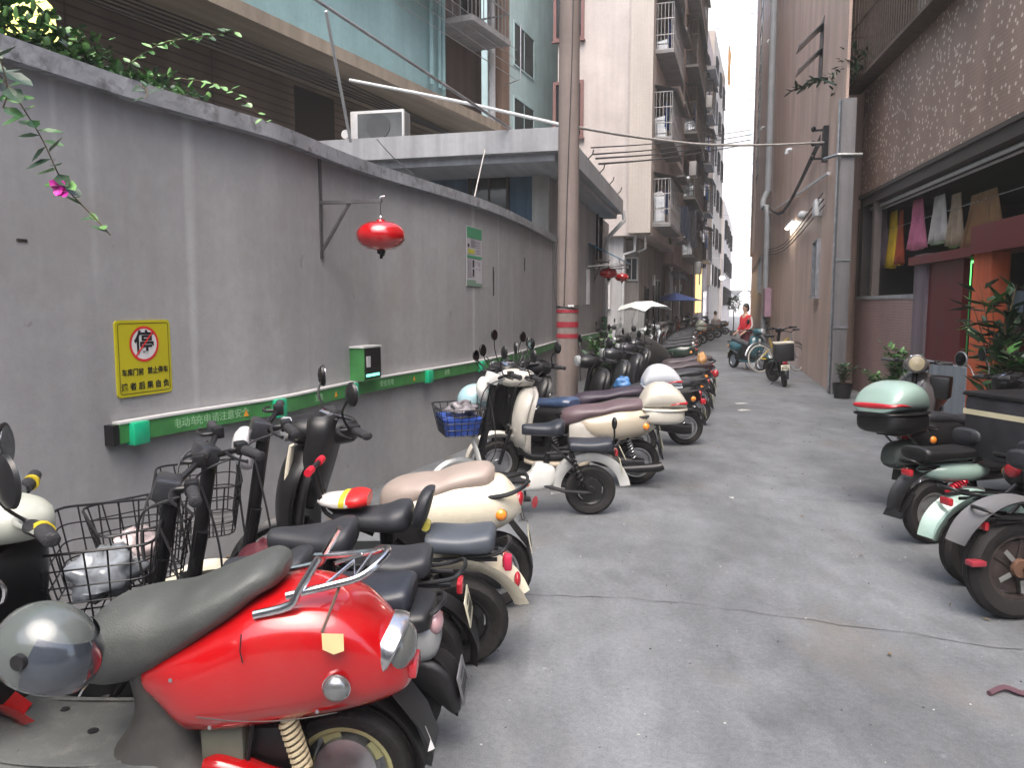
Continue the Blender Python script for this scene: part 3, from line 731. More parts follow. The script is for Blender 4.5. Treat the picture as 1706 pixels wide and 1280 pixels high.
# second aqua block further along, with sloping hoods
O2 = P(846, 200, y=25.5)
ab2 = thing('aqua_stair_tower', 'pale aqua rendered block with two dark green window hoods beside the utility pole', 'building', (O2.x, O2.y, 0), -21)
body(ab2, -6, 0, 0, 7, 0, 18, aqua2)
gh = mat('green_hood', (.07, .19, .17), .6)
for u, v, L in ((848, 20, 2.6), (848, 148, 2.6)):
    p = hit(u, v, O2, 21, 'x', 0)
    b = M(); b.prism([(0, .25), (.55, .02), (.55, -.03), (0, .0)], p.y+.1, p.y+.1+L); b.build('window_hood', gh, ab2, smooth=False)
    window(ab2, TR(0, p.y+.1+L/2, p.z-.8) @ T_L, 1.9, 1.3, aqua2, glassd, sill=False, out=.03)

# ---------------- pink building ----------------
OA = Vector((4.43, 25.0)); YA = 17
pinkp = plaster('pink_render', (.56, .505, .48), .07)
creamp = tile('cream_strip_tile', (.50, .45, .40), (.53, .48, .43), (.40, .36, .33), .10, .05, stain=.12)
whitew = plaster('white_render', (.44, .44, .45), .2)
shadew = plaster('shaded_white_render', (.24, .225, .215), .3)  # white wall under the bay, its shade painted in as grey
pb = thing('pink_apartment_building', 'pale pink apartment building with a cream corner pier and barred balcony cages facing the alley', 'building', (OA.x, OA.y, 0), -YA)
body(pb, -3.15, -.62, .32, 8.5, 3.9, 24, pinkp)
body(pb, -.62, -.02, .32, 8.5, 3.9, 24, pinkp, 'side_wall')
body(pb, -.72, 0, 0, .3, 3.95, 24, creamp, 'corner_pier')
body(pb, -3.15, -.95, .6, 8.4, 0, 3.9, whitew, 'ground_floor')
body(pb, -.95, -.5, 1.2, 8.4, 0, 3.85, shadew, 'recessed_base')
redt = mat('pinkish_red_trim', (.20, .10, .095), .7)
for v0, v1 in ((-40, 62), (140, 225)):
    q0 = hit(955, v0, OA, YA, 'y', .32); q1 = hit(955, v1, OA, YA, 'y', .32); zc = (q0.z+q1.z)/2; hh = q0.z-q1.z
    window(pb, TR(hit(948, 30, OA, YA, 'y', .32).x, .32, zc), .82, hh, redt, glassd, fr=.10, mull=1, bars=7, out=.08)
# pipes and meter on the ground floor front
b = M(); b.tube([(-.55, .5, 3.9), (-.55, .45, 3.4), (-.9, .5, 3.3), (-.92, .5, 3.1), (-.92, .5, .1)], .045, 8); b.tube([(-1.55, .52, 5), (-1.55, .52, .1)], .04, 8); b.tube([(-.25, .8, 4.3), (-.25, .8, 3.5), (-.5, .9, 3.4)], .04, 8); b.build('drain_pipe', pvc, pb)
window(pb, TR(-.75, 1.19, 2.85), .35, .7, wf, glassd, sill=False); window(pb, TR(-2.1, .595, 3.1), .35, .5, wf, glassd, sill=False)
body(pb, -1.75, -1.35, .48, .6, 1.5, 2.7, whitep, 'meter_box')
window(pb, TR(-.49, 3.2, 1.5) @ T_L, .9, 1.5, dkmetal, glassd, sill=False)
window(pb, TR(-.49, 6.2, 1.4) @ T_L, 1.8, 2.4, dkmetal, blk, sill=False)
cl = [[((.05, .12, .3), .5), ((.25, .25, .28), .4)], [((.3, .3, .3), .5), ((.1, .05, .05), .3)], [((.03, .08, .3), .6), ((.5, .5, .5), .5)], [((.03, .10, .32), .7), ((.2, .3, .1), .5), ((.5, .5, .48), .5)]]
for i, z_ in enumerate((15.2, 12.45, 9.7, 6.95, 4.2)):
    cage(pb, TR(-.02, 2.7, z_) @ T_L, 3.9, 1.55, .56, mat('pale_cage_bars', (.42, .41, .41), .5, .2, dirt=.4), 12, skin=.55, clothes=cl[i % 4])
    body(pb, -.02, .32, 5.4, 8.2, z_+.1, z_+.35, pinkp, 'window_hood')
    window(pb, TR(-.02, 6.8, z_+1.3) @ T_L, 1.6, 1.2, dkmetal, glassd)

# ---------------- brown building beyond ----------------
OB = Vector(Matrix.Translation((OA.x, OA.y, 0)) @ Matrix.Rotation(R(-YA), 4, 'Z') @ Vector((0, 8.5, 0)))
bb = thing('brown_apartment_building', 'brownish pink apartment building further along the left side with laundry hanging from its cages', 'building', (OB.x, OB.y, 0), -YA)
brp = plaster('brown_pink_render', (.42, .32, .29), .2)
pinkw = plaster('pink_pale_render', (.44, .36, .34), .2)
body(bb, -8, -.03, .01, 3.2, 3.4, 21, pinkw)
body(bb, -8, -.02, 3.2, 12, 3.4, 21, brp, 'side_wall')
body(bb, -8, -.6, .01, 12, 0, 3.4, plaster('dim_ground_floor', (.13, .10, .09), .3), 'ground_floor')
body(bb, -.6, -.3, 2.4, 2.7, 0, 3.4, creamp, 'ground_pier'); body(bb, -.6, -.3, 6.5, 6.8, 0, 3.4, creamp, 'ground_pier')
for i, z_ in enumerate((15.6, 12.6, 9.6, 6.6, 3.9)):
    cage(bb, TR(-.02, 7.5, z_) @ T_L, 7.2, 2.1, .55, rust, 22, skin=.5, clothes=[((.16, .3, .05), .8), ((.5, .5, .5), .7), ((.1, .12, .2), .9), ((.3, .1, .1), .6), ((.25, .24, .25), .8)] if i > 2 else cl[i])
    body(bb, -.02, .3, .5, 2.8, z_+.5, z_+.65, conc, 'window_hood')
    window(bb, TR(-.02, 1.6, z_+1.4) @ T_L, 1.3, 1.3, dkmetal, glassd)
window(bb, TR(-.59, 4.6, 1.3) @ T_L, 2.2, 2.5, dkmetal, blk, sill=False)
window(bb, TR(-.59, 9.4, 1.3) @ T_L, 2.6, 2.5, dkmetal, blk, sill=False)
M().tube([(-.25, 1, 3.3), (-.25, 1, .1)], .06, 8).build('drain_pipe', pvc, bb)
for i, (u, v) in enumerate(((1100, 195), (1137, 198), (1137, 470))): pass
acs = ((OB, 1.3, 7.2, 6.2), (OB, 6.2, 3.2, 3.2), (OB, 9.5, 12.0, 11.8))
for i, (Ob, yy, zz, _) in enumerate(acs):
    Tm = Matrix.Translation((Ob.x, Ob.y, 0)) @ Matrix.Rotation(R(-YA), 4, 'Z') @ Matrix.Translation((.62 if i != 2 else .8, yy, zz)) @ T_L
    acunit(['white air conditioner hung under the lowest balcony cage of the brown building', 'white air conditioner bracketed near the ground floor of the brown building', 'white air conditioner high up on the brown building'][i], Tm)

# ---------------- further left buildings ----------------
OC = Vector(Matrix.Translation((OB.x, OB.y, 0)) @ Matrix.Rotation(R(-YA), 4, 'Z') @ Vector((0, 12, 0)))
YC = 18.3
pc_ = thing('pale_pink_block', 'pale pink block with narrow barred windows in the middle of the left side', 'building', (OC.x, OC.y, 0), -YC)
body(pc_, -8, .05, .01, 11, 0, 18.8, pinkw)
body(pc_, .05, .3, 9.6, 11, 3, 17, creamp, 'corner_pier')
M().box(.05, .6, 5, 9, 16.2, 16.4).build('roof_hood', conc, pc_, smooth=False)
for z_ in range(5):
    for yy in (2.5, 6.5):
        f = window(pc_, TR(.05, yy, 4.9+2.9*z_) @ T_L, 1.5, 1.5, dkmetal, glassd, bars=6, out=.1)
for z_ in (4.3, 7.2, 10.1, 13.0): cage(pc_, TR(.05, 4.6, z_) @ T_L, 3.0, 2.0, .55, rust, 10, skin=.45, clothes=cl[int(z_) % 4])
ylit = mat('lit_yellow_wall', (.75, .5, .2), .7, emit=(1, .62, .22), es=.55, ns=1, var=.3)
body(pc_, .05, .08, 1.0, 5.2, 1.2, 4.0, ylit, 'lit_shop_front')
body(pc_, .08, .12, 2.9, 3.4, 2.9, 3.7, blk, 'shop_vent')
body(pc_, .05, .1, 6.2, 9.2, .1, 2.6, glassd, 'shop_opening')
Q = Matrix.Translation((OC.x, OC.y, 0)) @ Matrix.Rotation(R(-YC), 4, 'Z')
q = Q @ Vector((0, 11, 0)); YD = 18.6
pd = thing('cream_block', 'slim cream block with narrow windows and an orange cloth at its roof corner', 'building', (q.x, q.y, 0), -YD)
body(pd, -8, .1, .01, 12, 0, 20.5, plaster('cream_render', (.42, .37, .33), .15))
for z_ in range(6):
    for yy in (2, 6, 10): window(pd, TR(.1, yy, 3.9+2.9*z_) @ T_L, 1.3, 1.4, dkmetal, glassd, bars=5, out=.12)
oc = M(); vs = []
for a in range(9):
    for k in range(4): vs.append((.5+.08*math.sin(a*2+k), 9.2+a*.28, 22.2-k*.85+.1*math.sin(a)))
oc.add(vs, [(a*4+k, a*4+k+1, a*4+k+5, a*4+k+4) for a in range(8) for k in range(3)])
oc.build('orange_cloth', mat('orange_tarp', (.55, .26, .05), .8), pd)
M().tube([(.5, 9, 22.2), (.5, 12.5, 22.4)], .04, 6).build('cloth_pole', steel, pd)
q2 = Matrix.Translation((q.x, q.y, 0)) @ Matrix.Rotation(R(-YD), 4, 'Z') @ Vector((0, 12, 0))
pe = thing('low_far_block', 'lower pinkish block at the far left end of the alley', 'building', (q2.x, q2.y, 0), -17.5)
body(pe, -8, .3, .01, 22, 0, 10.5, pinkp)
for z_ in range(3):
    for yy in (3, 8, 13, 18): window(pe, TR(.3, yy, 2.5+2.9*z_) @ T_L, 1.5, 1.5, dkmetal, glassd, bars=5, out=.2)
# far white tower closing the alley
fb = thing('white_tower_block', 'very pale white tower block closing the far end of the alley', 'building', (34.5, 118, 0), -16)
fw = plaster('white_tower_render', (.8, .8, .8), .04)
body(fb, -14, 14, 0, 12, 0, 62, fw)
aqg = mat('aqua_glass', (.55, .63, .63), .3)
for z_ in range(18):
    for xx in (-9.6, -3.9, 1.6, 8.2): window(fb, TR(xx, 0, 8+z_*3.1), 2.0, 1.4, mat('tower_frame', (.5, .52, .52), .5), aqg, sill=False, out=.06)
body(fb, -14, 14, -.5, 0, 3.6, 4.0, conc, 'entrance_canopy')

# ---------------- right side: brown tiled building E ----------------
OE = P(1385, 655, z=0); OE = Vector((OE.x, OE.y)); YE = 14.6
browne = tile('mauve_small_tile', (.54, .385, .315), (.57, .41, .335), (.44, .315, .265), .06, .06, stain=.3, mw=.06)
be = thing('brown_tiled_building', 'tall brownish pink tiled building on the right side with a long white drainpipe', 'building', (OE.x, OE.y, 0), -YE)
body(be, 0, 8, 1.4, 33, 0, 24, browne); body(be, 0, .05, -.2, 1.4, 0, 24, browne, 'corner_wall')
body(be, -.12, 0, 30.5, 33, 4.5, 24, pinkw, 'edge_strip')
def hE(u, v): return hit(u, v, OE, YE, 'x', 0)
p0 = hE(1285, 330)
b = M(); py = p0.y
b.tube([(-.13, py, 24), (-.13, py, p0.z+.25)], .14, 12); b.tube([(-.13, py, p0.z+.3), (-.3, py-.1, p0.z-.1), (-.3, py-.2, p0.z-.4), (-.14, py-.3, p0.z-.8), (-.14, py-.3, .1)], .12, 12, 3)
b.build('drain_pipe', pvcb, be)
p1 = hE(1266, 10); p2 = hE(1266, 300)
f = M(); yc_ = hE(1264, 200).y
f.box(-.03, 0, yc_-1.3, yc_+1.3, p2.z+.6, 23); f.build('stair_window', mat('green_grey_glass', (.10, .15, .14), .25, var=.3, ns=1), be, smooth=False)
b = M()
for k in range(16): b.box(-.06, -.03, yc_-1.3, yc_+1.3, p2.z+.6+k*.95, p2.z+.66+k*.95)
b.build('window_rail', pvcb, be, smooth=False)
# awning window with two open leaves
pw = hE(1369, 80)
pz0 = hE(1369, 128).z; pz1 = hE(1369, 38).z
M().box(-.015, 0, pw.y-.3, pw.y+.3, pz0, pz1).build('small_window', glassd, be, smooth=False)
b = M()
for zt in (pz1-.12, (pz0+pz1)/2):
    b.add([(-.02, pw.y-.3, zt), (-.02, pw.y+.3, zt), (-.5, pw.y+.3, zt-.45), (-.5, pw.y-.3, zt-.45), (-.02, pw.y-.3, zt-.03), (-.02, pw.y+.3, zt-.03), (-.5, pw.y+.3, zt-.48), (-.5, pw.y-.3, zt-.48)], [(0, 1, 2, 3), (4, 5, 6, 7), (0, 1, 5, 4), (1, 2, 6, 5), (2, 3, 7, 6), (3, 0, 4, 7)])
b.build('open_window_leaf', mat('window_leaf', (.12, .12, .12), .3, .4), be, smooth=False)
for (u, v, hw, hh) in ((1362, 447, .32, .55), (1267, 458, .9, .8)):
    p = hE(u, v); window(be, TR(0, p.y, p.z) @ T_RR, hw*2, hh*2, steel, glassd, mull=2, sill=True, out=.08)
pn = hE(1281, 504); M().box(-.22, -.0, pn.y-1.1, pn.y+1.1, pn.z-.55, pn.z+.55).build('pink_sign_box', mat('pink_panel', (.42, .26, .34), .5, var=.12), be, smooth=False)
pb2 = hE(1369, 347); M().rbox(-.16, 0, pb2.y-.2, pb2.y+.2, pb2.z-.17, pb2.z+.17, .015).build('junction_box', whitep, be)
pb3 = hE(1347, 358); b = M(); b.ell((-.14, pb3.y, pb3.z), (.1, .1, .1), 12, 8); b.tube([(0, pb3.y, pb3.z+.05), (-.14, pb3.y, pb3.z+.08)], .025, 6); b.build('camera_dome', whitep, be)
# conduit running from the corner column along the building
b = M(); c0 = hE(1388, 288); c1 = hE(1284, 356)
b.tube([(-.08, c0.y, c0.z), (-.06, (c0.y+c1.y)/2, (c0.z+c1.z)/2), (-.08, c1.y, c1.z)], .035, 7)
b.build('conduit', pvc, be)
b = M()
for k in range(4): b.tube([(-.1, hE(1375, 240).y, hE(1375, 240).z+.06*k), (-.12, (c0.y+c1.y)/2+1, (c0.z+c1.z)/2-.25+.03*k), (-.1, c1.y, c1.z+.25)], .013, 5, 4)
b.build('cable_bundle', wire_b, be)
cb_ = hE(1379, 240); b = M(); b.box(-.1, 0, cb_.y-.1, cb_.y+.1, cb_.z-.35, cb_.z+.35)
for k in range(3): b.box(-.3, -.1, cb_.y-.02, cb_.y+.02, cb_.z-.3+.28*k, cb_.z-.26+.28*k); b.ell((-.28, cb_.y, cb_.z-.25+.28*k), (.05, .05, .06), 8, 6)
b.build('insulator_bracket', dkmetal, be)
# wall lamp (lit)
lp = hE(1322, 374); Q = Matrix.Translation((OE.x, OE.y, 0)) @ Matrix.Rotation(R(-YE), 4, 'Z')
wl = Q @ Vector((-.1, lp.y, lp.z))
t = thing('wall_lamp', 'lit white strip lamp on the brown tiled building beyond the camera dome', 'lamp', wl, -YE-90)
M().rbox(-.9, .9, -.05, .05, -.02, .05, .01).build('lamp_housing', whitep, t)
M().box(-.88, .88, -.045, .045, -.05, -.02).build('lamp_tube', mat('lamp_glow', (.9, .9, .85), .4, emit=(1, .95, .82), es=18), t, smooth=False)
for i, (u, v, y_, s_) in enumerate(((1236, 389, 60, .16), (1241, 491, 90, .35), (1203, 463, 55, .12))):
    p = P(u, v, y=y_); t = thing('street_lamp', ['small lit white lamp hanging high over the far alley', 'large glowing white lamp low at the very end of the alley', 'small lit lamp on the left buildings far down the alley'][i], 'lamp', p)
    M().ell((0, 0, 0), (s_*1.6, s_, s_), 14, 10).build('lamp_bulb', mat('lamp_glow2', (.9, .9, .85), .4, emit=(1, .97, .9), es=8), t)
    M().tube([(0, 0, s_), (0, .1, s_+1.2), (-1.5, .2, s_+1.3)], .03, 6).build('lamp_arm', steel, t)

# ---------------- near right building F: spotted tile over an open ground floor ----------------
f0 = P(1706, 196, z=3.6); f1 = P(1433, 333, z=3.6)
YF = math.degrees(math.atan2(f1.x-f0.x, f1.y-f0.y)); OF = Vector((f1.x, f1.y))     # origin at the far corner, y runs back to the camera as negative
bf = thing('spotted_tile_building', 'brown mosaic tiled building with pale dots above the open red ground floor on the right', 'building', (OF.x, OF.y, 0), -YF)
spot = tile('spotted_mosaic', (.285, .185, .145), (.31, .205, .162), (.21, .14, .115), .05, .05, spot=(.66, .54, .46), spotp=.13, mw=.10, stain=.25)
def hF(u, v, off=0): return hit(u, v, OF, YF, 'x', off)
LF = -15
body(bf, 0, 7, LF, 0, 3.6, 14, spot)
b = M(); b.box(-.03, 0, LF, 0, 3.6, 3.66); b.box(-.0, .35, LF, -.05, 3.44, 3.6); b.build('lower_moulding', mat('dim_moulding', (.055, .045, .04), .7, var=.2, ns=2), bf, smooth=False)
b = M(); b.tube([(.12, LF, 3.38), (.12, -.3, 3.38)], .03, 6); b.tube([(.2, LF, 3.34), (.2, -.3, 3.34)], .02, 6); b.build('ceiling_pipe', pvc, bf)
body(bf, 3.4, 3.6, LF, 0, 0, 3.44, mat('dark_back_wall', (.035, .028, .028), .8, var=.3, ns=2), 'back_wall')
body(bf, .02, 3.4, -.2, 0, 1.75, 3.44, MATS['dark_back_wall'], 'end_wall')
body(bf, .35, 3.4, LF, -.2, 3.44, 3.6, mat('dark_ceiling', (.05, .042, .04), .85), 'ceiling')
b = M()
for u in (1428, 1452): y = hF(u, 400).y; b.box(.02, .14, y-.07, y+.07, 1.7, 3.44)
b.build('window_post', mat('brown_post', (.12, .095, .085), .6), bf, smooth=False)
y1 = hF(1414, 600).y; y2 = hF(1520, 560).y
brick = tile('mauve_brick', (.23, .135, .13), (.28, .17, .155), (.33, .25, .23), .10, .045, rnd=1, mw=.16, stain=.2)
body(bf, 0, .2, y2, 0, 0, 1.72, brick, 'parapet'); body(bf, -.01, .22, y2, 0, 1.72, 1.78, conc, 'parapet_cap')
y3 = hF(1540, 560).y
body(bf, -.02, .25, y3, y2, 0, 2.35, plaster('mauve_post', (.16, .125, .145), .35), 'gate_post')
y4 = hF(1596, 560).y
dred = mat('dark_red_paint', (.10, .010, .012), .45, var=.15, ns=2)
body(bf, .02, .10, y4, y3, .83, 2.2, dred, 'red_panel')
y5 = hF(1622, 560).y; y6 = hF(1652, 560).y
body(bf, -.06, .02, y5, y3+.15, 0, .84, plaster('grey_screen', (.25, .28, .31), .25), 'low_grey_screen')
body(bf, -.05, .15, y6, y5, 0, 2.22, plaster('orange_post', (.50, .10, .035), .35), 'orange_post')
body(bf, -.08, .3, y5, y2+.1, 2.2, 2.32, dred, 'red_lintel')
body(bf, -.1, .35, LF, y5, 2.22, 2.55, dred, 'red_beam')
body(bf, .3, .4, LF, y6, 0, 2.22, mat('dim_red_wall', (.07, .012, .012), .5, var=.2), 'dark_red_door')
glo = mat('green_lit_strip', (.1, .6, .1), .4, emit=(.15, 1, .2), es=.9)
gl2 = mat('green_lit_room', (.06, .25, .08), .6, emit=(.06, .5, .12), es=.10)
yg = hF(1611, 480, .6).y; body(bf, .6, .64, yg-.09, yg+.12, 1.9, 2.15+.3, glo, 'green_light_strip')
body(bf, .8, .84, yg-.35, yg+.45, .9, 2.2, gl2, 'green_lit_window')
b = M()
for k in range(7): b.box(.55, .57, yg-.4+k*.13, yg-.385+k*.13, .85, 2.2)
for z_ in (1.3, 1.8): b.box(.56, .58, yg-.4, yg+.45, z_, z_+.02)
b.build('window_grille', mat('dark_green_metal', (.02, .06, .03), .5), bf, smooth=False)
pv = hF(1692, 505, .29); body(bf, .24, .29, pv.y-.2, pv.y+.2, pv.z-.14, pv.z+.14, mat('frosted_glass', (.2, .25, .28), .3), 'frosted_window')
# big cage on the upper wall
cq = hF(1408, 163, -.28); cr_ = hF(1566, 34, -.28); zb_ = cq.z
cy0 = cq.y; 
# near end where the ray at height zb_ meets the plane
r_ = None
for k in range(400):
    vtest = 34
y_near = cr_.y*1.0
cf = cage(bf, TR(0, (cy0+y_near)/2, zb_) @ T_RR, abs(cy0-y_near), 3.0, .26, rust, 40, roof=False, clothes=None, name='window_cage', slab=rust, st=.04)
b = M(); b.box(-.24, -.05, y_near+.1, y_near+1.0, zb_+.1, zb_+.65)
b.build('cage_planter', mat('grey_crate', (.2, .2, .2), .6), cf, smooth=False)
plm = M()
for k in range(160):
    p = Vector((-.25+rnd.uniform(-.25, .2), cy0-.1+rnd.uniform(-1.3, .5), zb_+.1+rnd.uniform(0, .5))); plm.leaf(p, (rnd.uniform(-1, .5), rnd.uniform(-1, 1), rnd.uniform(-.3, 1)), (0, 0, 1), .18, .06)
plm.tube([(-.5, cy0-.2, zb_+.2), (-.8, cy0+.4, zb_+.5), (-1.0, cy0+.9, zb_+.35)], .02, 5, 3)
for k in range(40):
    t_ = rnd.random(); plm.leaf((-.6-.5*t_, cy0+1.1*t_, zb_+.4+.05*rnd.random()), (rnd.uniform(-1, 0), rnd.uniform(-.3, 1), rnd.uniform(-.6, .4)), (0, 0, 1), .2, .07)
tag(plm.build('cage_plant', leafd), 'dark straggly plant growing out of the corner of the barred window cage', 'plant')
plm = None
bpy.data.objects['cage_plant'].matrix_world = Matrix.Translation((OF.x, OF.y, 0)) @ Matrix.Rotation(R(-YF), 4, 'Z')
Tm = Matrix.Translation((OF.x, OF.y, 0)) @ Matrix.Rotation(R(-YF), 4, 'Z') @ Matrix.Translation((-.18, y_near-.5, zb_+.12)) @ T_RR
acunit('white air conditioner on the end of the barred cage at the top right', Tm)
# corner column
cc = P(1405, 655, z=0)
ct = thing('corner_column', 'grey concrete column standing at the corner between the two right hand buildings', 'column', (cc.x-.26, 14.0, 0), -YF)
colm = plaster('column_render', (.20, .19, .195), .3)
ztop = P(1405, 166, y=14).z
M().rbox(-.05, .19, -.15, .15, 0, ztop, .02).build('shaft', colm, ct)
b = M(); b.tube([(-.075, -.05, 0.05), (-.075, -.05, ztop)], .022, 6); b.box(-.06, .20, -.165, -.15, 1.2, 1.24); b.box(-.06, .20, -.165, -.15, 2.4, 2.43); b.tube([(-.25, .2, 4.25), (-.1, -.18, 4.25), (.3, -.18, 4.24)], .03, 6)
b.build('column_conduit', steel, ct)
# laundry inside the near right ground floor
def hanging(u0, u1, v0, v1, off, c, label, folds=5, c2=None):
    a = hF(u0, v0, off); b_ = hF(u1, v0, off); zb = hF((u0+u1)/2, v1, off).z; zt = hF((u0+u1)/2, v0, off).z
    q = M(); n = 26; vs = []; ya, yb = a.y, b_.y
    for i in range(n+1):
        for k in range(6):
            t_ = i/n; s_ = k/5
            yy = (ya+yb)/2+((yb-ya)*(t_-.5))*(.55+.45*s_)
            vs.append((off+.05*math.sin(t_*folds*6.28+.7*s_)*(.3+s_)+rnd.uniform(-.004, .004), yy, zt+(zb-zt)*s_+.02*math.sin(t_*9)*s_))
    q.add(vs, [(i*6+k, i*6+k+1, i*6+k+7, i*6+k+6) for i in range(n) for k in range(5)])
    o = q.build('hanging_cloth', mat('cloth_'+label[:12].replace(' ', '_'), c, .9, var=.2, ns=5)); tag(o, label, 'laundry', 'laundry hanging under the right building')
    o.matrix_world = Matrix.Translation((OF.x, OF.y, 0)) @ Matrix.Rotation(R(-YF), 4, 'Z'); sol = o.modifiers.new('thick', 'SOLIDIFY'); sol.thickness = .006; return o
hanging(1462, 1482, 352, 445, .35, (.30, .22, .25), 'pale mauve cloth hanging at the left end of the laundry line', 2)
hanging(1478, 1500, 352, 445, .36, (.60, .38, .02), 'bright yellow garment hanging beside the mauve cloth', 2)
hanging(1496, 1508, 350, 440, .38, (.30, .05, .02), 'narrow dark red garment hanging right of the yellow one', 2)
hanging(1515, 1545, 332, 415, .35, (.52, .15, .24), 'pink towel hanging between the yellow and white laundry', 3)
hanging(1550, 1582, 325, 405, .35, (.42, .39, .36), 'off white cloth hanging right of the pink towel', 3)
hanging(1580, 1608, 322, 410, .38, (.30, .23, .16), 'beige cloth hanging between the white and brown laundry', 3)
hanging(1604, 1680, 318, 415, .36, (.18, .10, .045), 'wide brown curtain hanging at the right end of the laundry', 7)
hl = M(); hl.tube([(.36, y1, 2.98), (.36, -11, 2.98)], .008, 5); o = hl.build('laundry_line', steel); tag(o, 'thin metal laundry line under the spotted building', 'line'); o.matrix_world = Matrix.Translation((OF.x, OF.y, 0)) @ Matrix.Rotation(R(-YF), 4, 'Z')

# unseen building added behind the camera to dim the near alley
bk = thing('added_rear_building', 'plain grey unseen building added behind the camera to dim the near end of the alley', 'building', (0, -9, 0), 0)
M().box(-14, 16, -8, 0, 0, 7).build('wall', greyw, bk, smooth=False)
for z_ in (2.5, 5.5):
    for xx in (-8, -4, 0, 4, 8): window(bk, TR(xx, .0, z_) @ Matrix.Rotation(math.pi, 4, 'Z'), 1.6, 1.3, wf, glassd)

# laundry poking out over the alley on the left
def drape(name, label, cat, p, w_, h_, m, ang, seed):
    rr = random.Random(seed); q = M(); n = 16; vs = []
    for i in range(n+1):
        for k in range(5):
            t_ = i/n; s_ = k/4
            vs.append((w_*(t_-.5)*(.7+.3*s_), .06*math.sin(t_*15+seed+s_)*(.4+s_), -h_*s_*(1+.12*math.sin(seed+t_*5))))
    q.add(vs, [(i*5+k, i*5+k+1, i*5+k+6, i*5+k+5) for i in range(n) for k in range(4)]); q.tube([(-w_*.6, 0, .02), (w_*.6, 0, .02)], .02, 5)
    o = q.build(name, m); o.location = p; o.rotation_euler.z = R(ang); return tag(o, label, cat, 'laundry over the left side of the alley')
for i, (u, v, y_, w_, h_, c, lab) in enumerate(((1104, 362, 31, .75, 1.15, (.22, .34, .09), 'pale green cloth hanging over the alley below the blue curtain'), (1122, 356, 32, .35, .55, (.6, .6, .6), 'small white cloth hanging right of the pale green one'), (1138, 345, 33.5, .6, 1.2, (.07, .09, .14), 'dark blue jacket hanging right of the small white cloth'), (1152, 352, 35.5, .7, 1.5, (.10, .10, .12), 'dark grey clothes hanging farthest right over the left side'), (1126, 398, 32, .3, .3, (.5, .48, .45), 'tiny white rag hanging lowest above the left ground floors'))):
    drape('hanging_laundry', lab, 'laundry', P(u, v, y=y_), w_, h_, mat('laundry_%d' % i, c, .9, var=.25, ns=6), -20+i*9, i+1)
# bar signs, meters and vents low on the brown and pink buildings
for (o_, yy, zz, hh) in ((bb, 2.0, 1.7, .5), (bb, 5.6, 2.2, .4), (bb, 8.8, 2.4, .35), (pb, 5.0, 2.4, .4)):
    body(o_, -.6, -.42, yy, yy+.35, zz, zz+hh, whitep, 'meter_box')
b = M()
for k in range(6): b.tube([(-.3+.03*k, 0, 3.3-.05*k), (-.28, 4, 3.15-.05*k), (-.3, 8, 3.3-.04*k), (-.28, 12, 3.2-.05*k)], .018, 5, 3)
b.build('cable_bundle', wire_b, bb)
b = M()
for k in range(3): b.tube([(-.06-.02*k, 1.5, 3.6+.12*k), (-.1, 10, 3.3+.1*k), (-.07, 20, 3.7+.1*k), (-.08, 31, 3.4+.1*k)], .014, 5, 4)
b.build('wall_cable', wire_b, be)
for yy, zz in ((6, 9.5), (9.5, 6.2), (18, 7), (24, 10), (12, 12.5), (21, 13)):
    b = M(); b.tube([(-.02, yy, zz), (-.14, yy, zz), (-.16, yy, zz-.12)], .06, 8, 2); b.build('vent_pipe', pvc, be)
